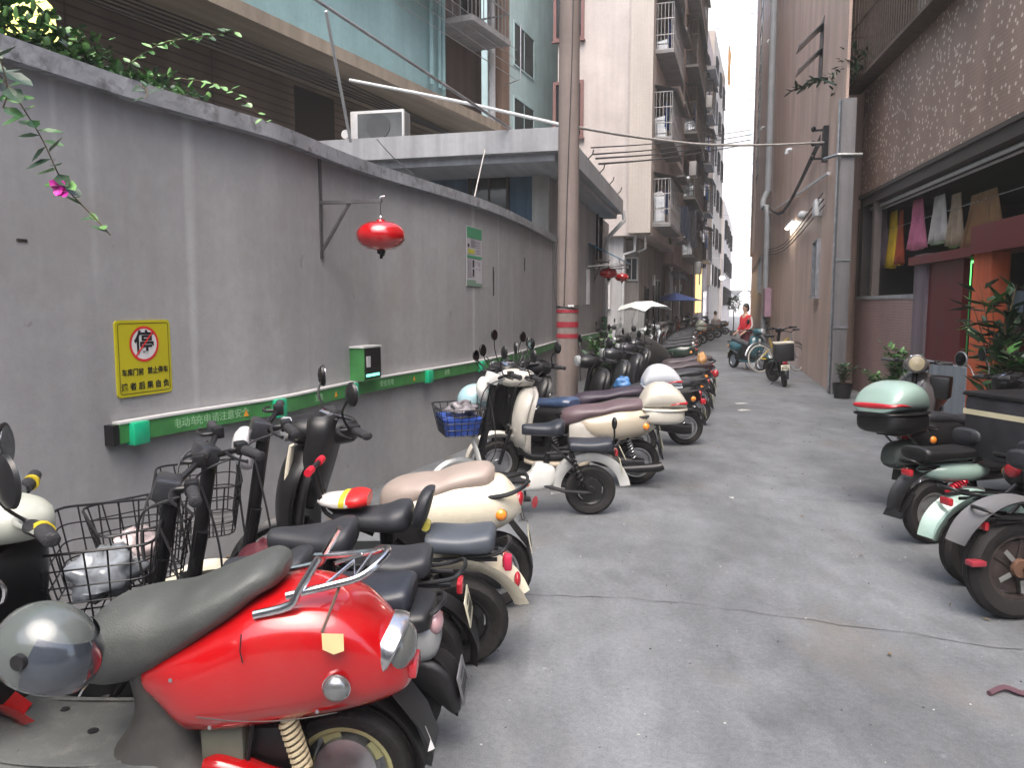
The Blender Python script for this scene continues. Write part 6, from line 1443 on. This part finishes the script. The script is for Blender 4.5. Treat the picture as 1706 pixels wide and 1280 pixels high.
# dark moped filling the gap under the bag
rx = scooter('black_scooter', 'black scooter squeezed in behind the mint mudguard, under the delivery bag', (3.22, 4.62), 12, blk, L=1.22, steer=-25, lean=-2, group=G2, squeeze_=.9)
mirror(r3, (.86, .2, 1.02), (.84, .30, 1.16), I4(), (.07, .06), m=steel)
# R1a mint mudguard scooter, R1 grey mudguard
r1a = ebike('electric_bike', 'electric bike with a mint green rear mudguard, second bike on the right', (2.67, 4.30), 8, L=1.2, lean=-2, wr=.215, tw=.10, fenderm=mint, seats=(('s', .42, .72, .36, .14, seatd),), stem=1.0, group=G2, fgap=.035, ferear=(20, 168), fcrown=.07, plt=False, box=(blk,))
gfm = mat('grey_mudguard', (.12, .12, .125), .5, var=.1, dirt=.3)
r1 = ebike('electric_bike', 'electric bike with big dusty rear wheel and grey mudguard, nearest on the right', (2.58, 3.82), 6, L=1.2, lean=-2, wr=.27, tw=.11, rimm=mat('brown_black_rim', (.045, .035, .033), .5, .3, var=.3, dirt=.5), fenderm=gfm, seats=(('s', .42, .74, .36, .14, seatd),), stem=1.0, group=G2, fgap=.05, ferear=(30, 158), plt=False, box=(blk,))
M().rbox(-.30, -.22, -.09, -.03, .30, .33, .008).build('reflector', mat('pink_red_lens', (.28, .03, .045), .3), r1)
b = M()
for k in range(5):
    Q = TR(0, -.042, (.27)) @ Matrix.Rotation(R(72*k+10), 4, 'Y'); b.box(.062, .128, -.006, 0, -.012, .012, Q)
b.build('rim_badge', silr, r1); M().lathe([(0, -.055), (.045, -.055), (.05, -.03), (0, -.03)], 18, TR(0, 0, (.27))).build('hub', mat('rusty_hub', (.13, .07, .045), .6), r1)

# ---------------- far right group ----------------
r5 = ebike('electric_bike', 'black electric bike with tall black box and white lid, seen from behind', (5.42, 15.2), 78, L=1.15, lean=-4, seats=(('s', .42, .78, .34, .14, seatd),), stem=1.08, group=G2, wr=.22, hw=.36, plt=True)
M().rbox(-.22, .18, -.18, .18, .52, .86, .02).build('cargo_box', blk, r5); M().rbox(-.23, .19, -.19, .19, .86, .90, .015).build('cargo_lid', mat('cream_lid', (.5, .47, .38), .5), r5)
# bicycle
bc = thing('bicycle', 'yellow and silver city bicycle with whitewall tyres leaning by the brown building', 'bicycle', (6.0, 18.5, 0), 16, G2, -6)
def bigwheel(x, T=None):
    b = M(); b.lathe([(.315+.018*math.cos(a), .018*math.sin(a)) for a in [2*math.pi*i/8 for i in range(8)]], 40, (T or I4()) @ TR(x, 0, .335), closed=True); w_ = b.build('wheel', mat('whitewall', (.45, .42, .38), .7), bc)
    b = M()
    for k in range(24): a = 2*math.pi*k/24; b.tube([(x, .02*(1 if k % 2 else -1), .335), (x+.3*math.cos(a), 0, .335+.3*math.sin(a))], .002, 4, T=T)
    b.build('spokes', steel, w_)
bigwheel(0); bigwheel(1.05, steerT(.95, 20))
ym = mat('yellow_frame', (.50, .36, .03), .35, coat=.5)
b = M(); b.tube([(0, 0, .335), (.42, 0, .30), (.88, 0, .72), (.80, 0, .82), (.32, 0, .50)], .02, 8); b.tube([(.42, 0, .30), (.28, 0, .82)], .018, 8); b.tube([(0, 0, .335), (.32, 0, .60)], .012, 8); b.build('frame', ym, bc)
M().tube([(1.05, 0, .335), (.93, 0, .60), (.86, 0, .95)], .018, 8, T=steerT(.95, 20)).build('fork', steel, bc)
bars(bc, .86, .98, steerT(.95, 20), .30, .12, .03)
saddle(bc, [(.42, .86, .885, .02), (.36, .84, .90, .045), (.22, .84, .92, .09), (.16, .86, .91, .07)], seatd, 'saddle')
fender(bc, 0, .335, 20, 170, .03, steel); fender(bc, 1.05, .335, 40, 150, .03, steel, steerT(.95, 20))
teal = mat('teal_paint', (.02, .09, .11), .3, coat=.5)
r7 = scooter('teal_scooter', 'dark teal scooter with white trim parked in front of the woman in red', (5.75, 19.9), 285, teal, L=1.22, steer=10, lean=-3, group=G2, frontshield=teal)
M().loftz([(.35, 1.12, .01, .02), (.8, 1.10, .012, .03)], 8, 3, 2).build('shield_trim', white, r7)

# ---------------- people ----------------
def skinbody(par, nodes, edges, m, name, sub=2):
    me = bpy.data.meshes.new(name); me.from_pydata([n[0] for n in nodes], edges, [])
    o = bpy.data.objects.new(name, me); col.objects.link(o); o.parent = par
    sk = o.modifiers.new('skin', 'SKIN'); sk.use_smooth_shade = True
    for i, n in enumerate(nodes):
        sv = me.skin_vertices[0].data[i]; r = n[1]; sv.radius = r if isinstance(r, tuple) else (r, r); sv.use_root = i == 0
    ss = o.modifiers.new('sub', 'SUBSURF'); ss.levels = sub; ss.render_levels = sub
    me.materials.append(m); return o
skinm = mat('skin', (.45, .27, .19), .5, var=.06)
def person(label, loc, rz, jm_, tm_, hairm, k=1, sit=False, stripe=None):
    t = thing('person', label, 'person', loc, rz); t.scale = (k, k, k)
    hz = .50 if sit else .88
    N = [((0, 0, hz), (.13, .10)), ((.0, 0, hz+.18), (.115, .085)), ((.01, 0, hz+.40), (.13, .09)), ((.0, 0, hz+.50), (.06, .055)), ((.015, 0, hz+.57), (.045, .048)), ((.03, 0, hz+.63), (.062, .07)), ((.03, 0, hz+.70), (.072, .082)), ((.02, 0, hz+.77), (.05, .06))]
    E_ = [(i, i+1) for i in range(7)]
    for s_ in (-1, 1):
        b0 = len(N)
        if sit: N += [((.05, s_*.09, hz-.03), .085), ((.38, s_*.10, hz-.02), .06), ((.40, s_*.10, .26), .05), ((.38, s_*.10, .08), .036), ((.50, s_*.10, .03), (.035, .03))]
        else: N += [((.0, s_*.085, hz-.08), .088), ((.02, s_*.09, .47), .058), ((-.01, s_*.09, .25), .052), ((-.02, s_*.09, .08), .036), ((.11, s_*.10, .03), (.035, .028))]
        E_ += [(0, b0), (b0, b0+1), (b0+1, b0+2), (b0+2, b0+3), (b0+3, b0+4)]
        a0 = len(N); N += [((.0, s_*.17, hz+.42), .052), ((-.02, s_*.21, hz+.16), .040), ((.14, s_*.18, hz-.02), .030), ((.19, s_*.17, hz-.05), (.030, .016)), ((.23, s_*.165, hz-.07), (.034, .012))]
        E_ += [(2, a0), (a0, a0+1), (a0+1, a0+2), (a0+2, a0+3), (a0+3, a0+4)]
        for f_ in range(4): i0 = len(N); L_ = (.045, .052, .05, .038)[f_]; N += [((.26, s_*(.14+.016*f_), hz-.08), .0085), ((.26+L_*.6, s_*(.14+.016*f_), hz-.10), .008), ((.26+L_*.8, s_*(.14+.016*f_), hz-.10-L_*.6), .0075)]; E_ += [(a0+4, i0), (i0, i0+1), (i0+1, i0+2)]
        i0 = len(N); N += [((.215, s_*.13, hz-.055), .010), ((.235, s_*.11, hz-.075), .009)]; E_ += [(a0+3, i0), (i0, i0+1)]
    skinbody(t, N, E_, skinm, 'body')
    J = [((0, 0, hz-.02), (.165, .135)), ((0, 0, hz+.18), (.155, .125)), ((.01, 0, hz+.40), (.165, .125)), ((.005, 0, hz+.48), (.08, .075))]; JE = [(0, 1), (1, 2), (2, 3)]
    for s_ in (-1, 1): a0 = len(J); J += [((.0, s_*.17, hz+.42), .075), ((-.02, s_*.22, hz+.16), .064), ((.12, s_*.185, hz+.0), .050)]; JE += [(2, a0), (a0, a0+1), (a0+1, a0+2)]
    jk = skinbody(t, J, JE, jm_, 'jacket')
    T_ = [((0, 0, hz-.0), (.145, .115))]; TE = []
    for s_ in (-1, 1):
        a0 = len(T_)
        T_ += ([((.05, s_*.09, hz-.03), .098), ((.38, s_*.10, hz-.02), .074), ((.40, s_*.10, .26), .065), ((.38, s_*.10, .10), .05)] if sit else [((.0, s_*.085, hz-.08), .10), ((.02, s_*.09, .47), .074), ((-.01, s_*.09, .25), .066), ((-.02, s_*.09, .10), .055)]); TE += [(0, a0), (a0, a0+1), (a0+1, a0+2), (a0+2, a0+3)]
    skinbody(t, T_, TE, tm_, 'trousers')
    b = M(); b.ell((-.005, 0, hz+.725), (.095, .088, .095), 18, 12); b.ell((-.06, 0, hz+.66), (.045, .07, .09), 14, 10); b.build('hair', hairm, t)
    b = M()
    for s_ in (-1, 1): b.ell((.098, s_*.03, hz+.69), (.008, .013, .008), 8, 6)
    b.build('eyes', blk, t); M().ell((.108, 0, hz+.665), (.014, .012, .02), 10, 8).build('nose', skinm, t); M().ell((.098, 0, hz+.63), (.008, .024, .007), 10, 6).build('mouth', mat('lip', (.35, .1, .09), .5), t)
    for s_ in (-1, 1): M().ell((.02, s_*.075, hz+.67), (.018, .01, .026), 10, 8).build('ear', skinm, t)
    if stripe:
        b = M()
        for s_ in (-1, 1): b.tube([(.0, s_*.245, hz+.42), (-.02, s_*.288, hz+.16), (.10, s_*.238, hz+.01)], [.028, .024, .02], 8, 3)
        b.build('sleeve_stripe', stripe, jk)
    sh_ = M()
    for s_ in (-1, 1): sh_.loftx([(-.07, 0, .06, .03), (-.04, 0, .09, .045), (.08, 0, .07, .048), (.17, 0, .05, .04), (.20, .01, .03, .02)], 14, 2.6, 3, TR(.34 if sit else -.0, s_*.10, 0))
    sh_.build('shoes', mat('dark_shoe', (.04, .04, .045), .5), t)
    return t
person('woman in red jacket with white sleeve stripes and dark red trousers standing in the alley', (6.85, 22.6, 0), 200, mat('red_jacket', (.55, .02, .03), .7, var=.1), mat('maroon_trousers', (.12, .02, .03), .8), mat('black_hair', (.015, .012, .012), .5), .99, stripe=mat('white_cloth', (.6, .58, .55), .8))
pz_ = Q = Matrix.Translation((OC.x, OC.y, 0)) @ Matrix.Rotation(R(-YC), 4, 'Z') @ Vector((1.2, 1.6, 0))
person('dark haired person in a pale top sitting before the yellow lit shop front', (pz_.x, pz_.y, 0), -20, mat('pale_top', (.42, .33, .3), .8), mat('dark_trousers', (.03, .03, .04), .8), MATS['black_hair'], 1.0, sit=True)
st = thing('stool', 'low stool under the person before the yellow lit shop', 'stool', (pz_.x, pz_.y, 0), -20)
M().rbox(-.15, .15, -.15, .15, .36, .40, .01).build('seat', rust, st)
for a, c in ((-1, -1), (-1, 1), (1, -1), (1, 1)): M().tube([(a*.12, c*.12, .36), (a*.14, c*.14, 0)], .014, 6).build('leg', rust, st)
# round topiary behind the woman
tp = thing('round_tree', 'small dark round headed tree in a pot behind the woman in red', 'tree', tuple(P(1221, 560, z=0)[:2])+(0,))
def crown(c, r, n, L, W_, m, name, par, seed=1, dens=1):
    rr = random.Random(seed); b = M()
    for _ in range(n):
        while True:
            d = Vector((rr.uniform(-1, 1), rr.uniform(-1, 1), rr.uniform(-1, 1)))
            if .35 < d.length < 1: break
        f_ = 1+.22*math.sin(5*d.x+seed)*math.cos(4*d.z+d.y*3)
        p = Vector(c)+Vector((d.x*r[0], d.y*r[1], d.z*r[2]))*f_
        b.leaf(p, d+Vector((rr.uniform(-.6, .6), rr.uniform(-.6, .6), rr.uniform(-.5, .7))), (rr.uniform(-.5, .5), rr.uniform(-.5, .5), 1), L*rr.uniform(.6, 1.3), W_*rr.uniform(.7, 1.2), mi=rr.choice((0, 0, 1, 2)) if isinstance(m, (list, tuple)) else 0)
    return b.build(name, m, par, smooth=False)
M().tube([(0, 0, 0), (.02, 0, .7), (0, 0, 1.35)], .03, 7).build('trunk', stemm, tp); crown((0, 0, 1.75), (.34, .34, .38), 700, .09, .05, [leafd, leafm, leafd], 'crown', tp, 3)
M().lathe([(0, 0), (.16, 0), (.22, .3), (.20, .3), (0, .27)], 16, Matrix.Rotation(R(90), 4, 'X')).build('pot', conc, tp)
# distant parasol / awning
aw = P(1125, 498, y=33)
ab_ = thing('blue_parasol', 'flat blue and red market parasol over the parked scooters far up the left side', 'parasol', (aw.x, aw.y, 0), -10)
zt_ = aw.z+.05
b = M(); n = 8
b.add([(0, 0, zt_+.22)]+[(1.15*math.cos(2*math.pi*k/n), 1.15*math.sin(2*math.pi*k/n), zt_-.12) for k in range(n)], [(0, k+1, (k+1) % n+1) for k in range(n)])
b.build('cover', mat('parasol_blue', (.06, .10, .30), .7, var=.2), ab_, smooth=False).modifiers.new('thick', 'SOLIDIFY').thickness = .02
M().tube([(0, 0, 0), (0, 0, zt_+.2)], .03, 8).build('pole', steel, ab_)
b = M(); b.add([(-1.5, -.9, zt_-.15), (-.8, -.9, zt_+.0), (-.8, .2, zt_+.08), (-1.5, .2, zt_-.12)], [(0, 1, 2, 3)]); b.build('red_flap', mat('parasol_red', (.35, .04, .05), .7), ab_, smooth=False).modifiers.new('thick', 'SOLIDIFY').thickness = .02

# ---------------- plants ----------------
def potplant(name, label, loc, r, h, n, L, W_, seed, potm=conc, pot=(.14, .22), ms=None, stems=5, cat='potted plant'):
    t = thing(name, label, cat, loc); rr = random.Random(seed)
    M().lathe([(0, 0), (pot[0]*.75, 0), (pot[0], -pot[1]), (pot[0]*.92, -pot[1]), (pot[0]*.88, -pot[1]+.03), (0, -pot[1]+.03)], 20, Matrix.Rotation(R(-90), 4, 'X') @ Matrix.Diagonal((1, 1, 1, 1))).build('pot', potm, t)
    b = M(); lf = M()
    for s_ in range(stems):
        a = rr.uniform(0, 6.28); tip = Vector((r*math.cos(a)*rr.uniform(.3, 1), r*math.sin(a)*rr.uniform(.3, 1), pot[1]+h*rr.uniform(.7, 1))); base = Vector((rr.uniform(-.04, .04), rr.uniform(-.04, .04), pot[1]-.03)); mid = (base+tip)/2+Vector((tip.x*-.15, tip.y*-.15, h*.1))
        b.tube([base, mid, tip], [.010, .007, .003], 5, 3)
        for q in range(n//stems):
            f_ = rr.uniform(.15, 1); p = base.lerp(mid, f_*2) if f_ < .5 else mid.lerp(tip, f_*2-1)
            a2 = rr.uniform(0, 6.28); d = Vector((math.cos(a2), math.sin(a2), rr.uniform(-.2, .9)))
            lf.leaf(p+d*rr.uniform(0, r*.25), d, (0, 0, 1), L*rr.uniform(.6, 1.25), W_*rr.uniform(.7, 1.2), mi=rr.choice((0, 0, 1, 2)))
    b.build('stem', stemm, t); lf.build('leaves', ms or [leafm, leafl, leafd], t, smooth=False); return t
def pp_(u, v, z=0): q = P(u, v, z=z); return (q.x, q.y, z)
potplant('potted_plant', 'small dark plant in a black pot at the foot of the grey corner column', (5.75, 13.3, 0), .22, .35, 160, .09, .05, 2, blk, (.17, .26), [leafd, leafd, leafm])
potplant('potted_plant', 'low dark green plant in a pale trough left of the bright bushy plant', (5.75, 11.9, 0), .30, .35, 240, .09, .05, 5, pvc, (.16, .22))
potplant('potted_plant', 'bright green bushy plant in a white pot against the mauve brick parapet', (5.6, 11.0, 0), .34, .75, 420, .12, .06, 7, whitep, (.17, .26), [leafm, leafl, leafm], 9)
potplant('potted_plant', 'reddish stemmed small plant between the bushy plant and grey screen', (5.45, 10.3, 0), .25, .5, 200, .09, .04, 9, mat('terracotta', (.25, .10, .06), .8), (.14, .22), [leafm, leafd, leafm])
potplant('tall_plant', 'tall dark long leaved plant in front of the orange post on the right', (4.98, 7.9, 0), .32, 1.55, 130, .30, .07, 11, conc, (.2, .3), [leafd, leafm, leafd], 8, 'plant')
potplant('broad_leaf_plant', 'broad leaved dark green plant at the right edge beside the orange post', (4.75, 7.15, 0), .34, .95, 200, .22, .10, 13, conc, (.22, .3), [leafm, leafd, leafd], 9, 'plant')
potplant('potted_plant', 'leafy plant standing behind the utility pole by the grey wall', (1.35, 11.4, 0), .30, .75, 300, .12, .06, 15, conc, (.16, .22), [leafd, leafm, leafd], 8)
potplant('potted_plant', 'pale dusty plant against the low house wall beyond the utility pole', (1.55, 12.6, 0), .30, .95, 300, .12, .06, 17, conc, (.16, .22), [leafm, leafl, leafd], 8)

# bougainvillea spilling over the wall
bg_ = thing('bougainvillea', 'leafy green bougainvillea spilling over the top left of the wall with one magenta flower', 'climbing plant', (0, 0, 0))
lf = M(); stm = M(); rr = random.Random(4)
def topping(u0, u1, n, spread, hgt, seed):
    for _ in range(n):
        u = rr.uniform(u0, u1); f_ = (u-u0)/(u1-u0); v = 60+(u/535)*180
        p, an = on_wall(u, min(v+8, 245)); p.z = ZC+rr.uniform(-.02, hgt*(1-.75*f_)*(1+.3*math.sin(u*.05)))
        p += Vector((rr.uniform(-spread, .06), rr.uniform(-.05, .15), 0))
        lf.leaf(p, (rr.uniform(-.6, 1), rr.uniform(-1, .4), rr.uniform(-.6, .8)), (rr.uniform(-.4, .4), rr.uniform(-.4, .4), 1), rr.uniform(.035, .075), rr.uniform(.022, .045), mi=rr.choice((0, 0, 1, 2)))
topping(-60, 325, 1500, .45, .26, 1)
topping(-60, 140, 500, .5, .42, 2)
def strand(pts, n, L=.06, W_=.034, mi=(0, 1, 2)):
    q = catmull([tuple(p) for p in pts], 8); M().tube(q, .0028, 5).build('stem', stemm, bg_)
    for i in range(n):
        t_ = (i+.5)/n*(len(q)-1); k = int(t_); p = Vector(q[k]).lerp(Vector(q[min(k+1, len(q)-1)]), t_-k); s_ = 1 if i % 2 else -1
        lf.leaf(p, (s_*rr.uniform(.3, 1), rr.uniform(-.8, .2), rr.uniform(-.7, .4)), (0, -.6, 1), L*rr.uniform(.7, 1.2), W_*rr.uniform(.8, 1.2), mi=rr.choice(mi))
strand([P(215, 105, y=4.2), P(270, 72, y=4.1), P(330, 62, y=4.1), P(392, 52, y=4.1)], 34, .055, .03, (0, 1, 1))
strand([P(300, 130, y=4.4), P(360, 140, y=4.6), P(400, 160, y=4.8), P(445, 205, y=4.9)], 18, .06, .035, (1, 1, 0))
strand([P(-30, 95, y=3.05), P(12, 140, y=3.05), P(45, 190, y=3.05), P(72, 235, y=3.05), P(95, 285, y=3.05), P(108, 310, y=3.05)], 26, .085, .05, (2, 0, 2, 1))
strand([P(108, 312, y=3.05), P(135, 340, y=3.08), P(160, 365, y=3.1), P(184, 392, y=3.1)], 7, .06, .03, (1, 1, 0))
strand([P(-30, 60, y=2.9), P(0, 100, y=2.9), P(12, 150, y=2.92), P(5, 180, y=2.92)], 12, .10, .06, (2, 2, 0))
strand([P(232, 140, y=4.15), P(245, 150, y=4.0), P(242, 165, y=3.95)], 5, .07, .045, (2, 2))
lf.build('leaves', [leafm, leafl, leafd], bg_, smooth=False)
fl = M(); fp = P(100, 312, y=3.03)
for k in range(3):
    a = 2*math.pi*k/3+.4; fl.leaf(fp, (math.cos(a), -.6, math.sin(a)), (0, -1, .3), .042, .04)
    fl.leaf(fp+Vector((.012, 0, -.018)), (math.cos(a+1), -.6, math.sin(a+1)), (0, -1, .3), .034, .032)
fl.build('flower', mat('magenta_bract', (.62, .03, .36), .5, var=.15), bg_, smooth=False)
# warm yellow lamp behind the leaves at the top left
yl = P(12, 18, y=4.4)
t = thing('yellow_lamp', 'glowing yellow lamp shade half hidden by leaves at the top left corner', 'lamp', yl)
M().lathe([(0, .16), (.12, .15), (.22, .05), (.24, -.1), (0, -.1)], 22, Matrix.Rotation(R(90), 4, 'X')).build('lamp_shade', mat('yellow_glow', (.8, .75, .2), .5, emit=(1, .9, .25), es=.9), t)
M().tube([(0, 0, .1), (-.1, .3, .8), (-.4, 1.2, 1.2)], .012, 6, 3).build('lamp_arm', dkmetal, t)

# ---------------- more fire extinguishers on the low house ----------------
for (u, v), lab in (((990, 437), 'small red hanging fire extinguisher ball below the blue awning on the low house'), ((1014, 448), 'second red hanging fire extinguisher ball past the blue awning, farthest from the camera')):
    Tw = wall_T(u, v, 0); extinguisher(Tw, 1.15 if u < 1000 else 1.0, .30 if u < 1000 else .36, .12, lab)
# ---------------- litter on the road ----------------
pm = mat('litter_paper', (.5, .5, .48), .8)
for i, (u, v, a, lab) in enumerate(((1236, 673, 10, 'small flat scrap of white paper on the road, upper of two'), (1240, 684, 30, 'small flat scrap of white paper on the road, lower of two'), (1219, 831, 70, 'tiny crumpled white scrap in the middle of the road'))):
    q = P(u, v, z=0); o = M().add([(-.10, -.04, .004), (.10, -.05, .008), (.09, .05, .004), (0, .06, .012), (-.11, .04, .006)] if i < 2 else [(-.02, -.02, .004), (.025, -.01, .01), (.01, .03, .006), (-.02, .02, .012)], [(0, 1, 2, 3, 4)] if i < 2 else [(0, 1, 2, 3)]).build('paper_scrap', pm); o.location = (q.x, q.y, 0); o.rotation_euler.z = R(a); tag(o, lab, 'litter')
q = P(1680, 1160, z=0); o = M().tube([(-.08, 0, .01), (0, .03, .02), (.05, -.01, .015), (.1, .02, .01)], .012, 6, 4).build('red_rag', mat('faded_rag', (.10, .05, .065), .9)); o.location = (q.x, q.y, 0); tag(o, 'small faded red rag on the road at the lower right', 'litter')

# grit, dust and dead leaves lying on the road
gq = M(); rr = random.Random(31)
for k in range(1500):
    if k < 900: y = rr.uniform(2.2, 14); x = rr.uniform(-.6, 4.6)+y*.12
    else:
        i = rr.randrange(len(FULL)-1); t_ = rr.random(); x = FULL[i][0]*(1-t_)+FULL[i+1][0]*t_+abs(rr.gauss(0, .25))+.02; y = FULL[i][1]*(1-t_)+FULL[i+1][1]*t_
    r_ = rr.choice((.002, .003, .004, .006)); a = rr.uniform(0, 6.28); n = 5
    gq.add([(x+r_*math.cos(a+1.26*j)*rr.uniform(.6, 1.4), y+r_*math.sin(a+1.26*j)*rr.uniform(.6, 1.4), .001) for j in range(n)]+[(x, y, r_*.8+.001)], [(j, (j+1) % n, n) for j in range(n)], None, rr.choice((0, 1)))
tag(gq.build('road_grit', [mat('dark_grit', (.05, .048, .045), .9), mat('pale_grit', (.33, .33, .32), .9)], smooth=False), 'fine grit and small pebbles scattered over the concrete road', 'grit', kind='stuff')
gq = M()
for k in range(160):
    i = rr.randrange(len(FULL)-1); t_ = rr.random(); x = FULL[i][0]*(1-t_)+FULL[i+1][0]*t_+abs(rr.gauss(0, .4))+.02; y = FULL[i][1]*(1-t_)+FULL[i+1][1]*t_
    gq.leaf((x, y, .012), (rr.uniform(-1, 1), rr.uniform(-1, 1), rr.uniform(-.05, .15)), (0, 0, 1), .05, .028)
for k in range(40): gq.leaf((rr.uniform(1.5, 4.5), rr.uniform(3, 12), .010), (rr.uniform(-1, 1), rr.uniform(-1, 1), .05), (0, 0, 1), .035, .02)
tag(gq.build('dead_leaves', mat('dead_leaf', (.13, .09, .045), .8, var=.5, ns=20), smooth=False), 'dry fallen leaves gathered along the foot of the grey wall', 'leaves', kind='stuff')

# thin grey air over the alley
hz = M().box(-60, 90, -40, 145, -1, 75).build('haze', mat('haze_surface', (.5, .5, .5)), smooth=False)
hz.data.materials.clear(); hm_ = bpy.data.materials.new('haze_air'); hm_.use_nodes = True; nn_ = hm_.node_tree.nodes; nn_.remove(nn_['Principled BSDF'])
pv_ = nn_.new('ShaderNodeVolumePrincipled'); pv_.inputs['Color'].default_value = (.93, .92, .9, 1); pv_.inputs['Density'].default_value = .0022; pv_.inputs['Anisotropy'].default_value = .2
hm_.node_tree.links.new(pv_.outputs[0], nn_['Material Output'].inputs['Volume']); hz.data.materials.append(hm_); tag(hz, kind='stuff')
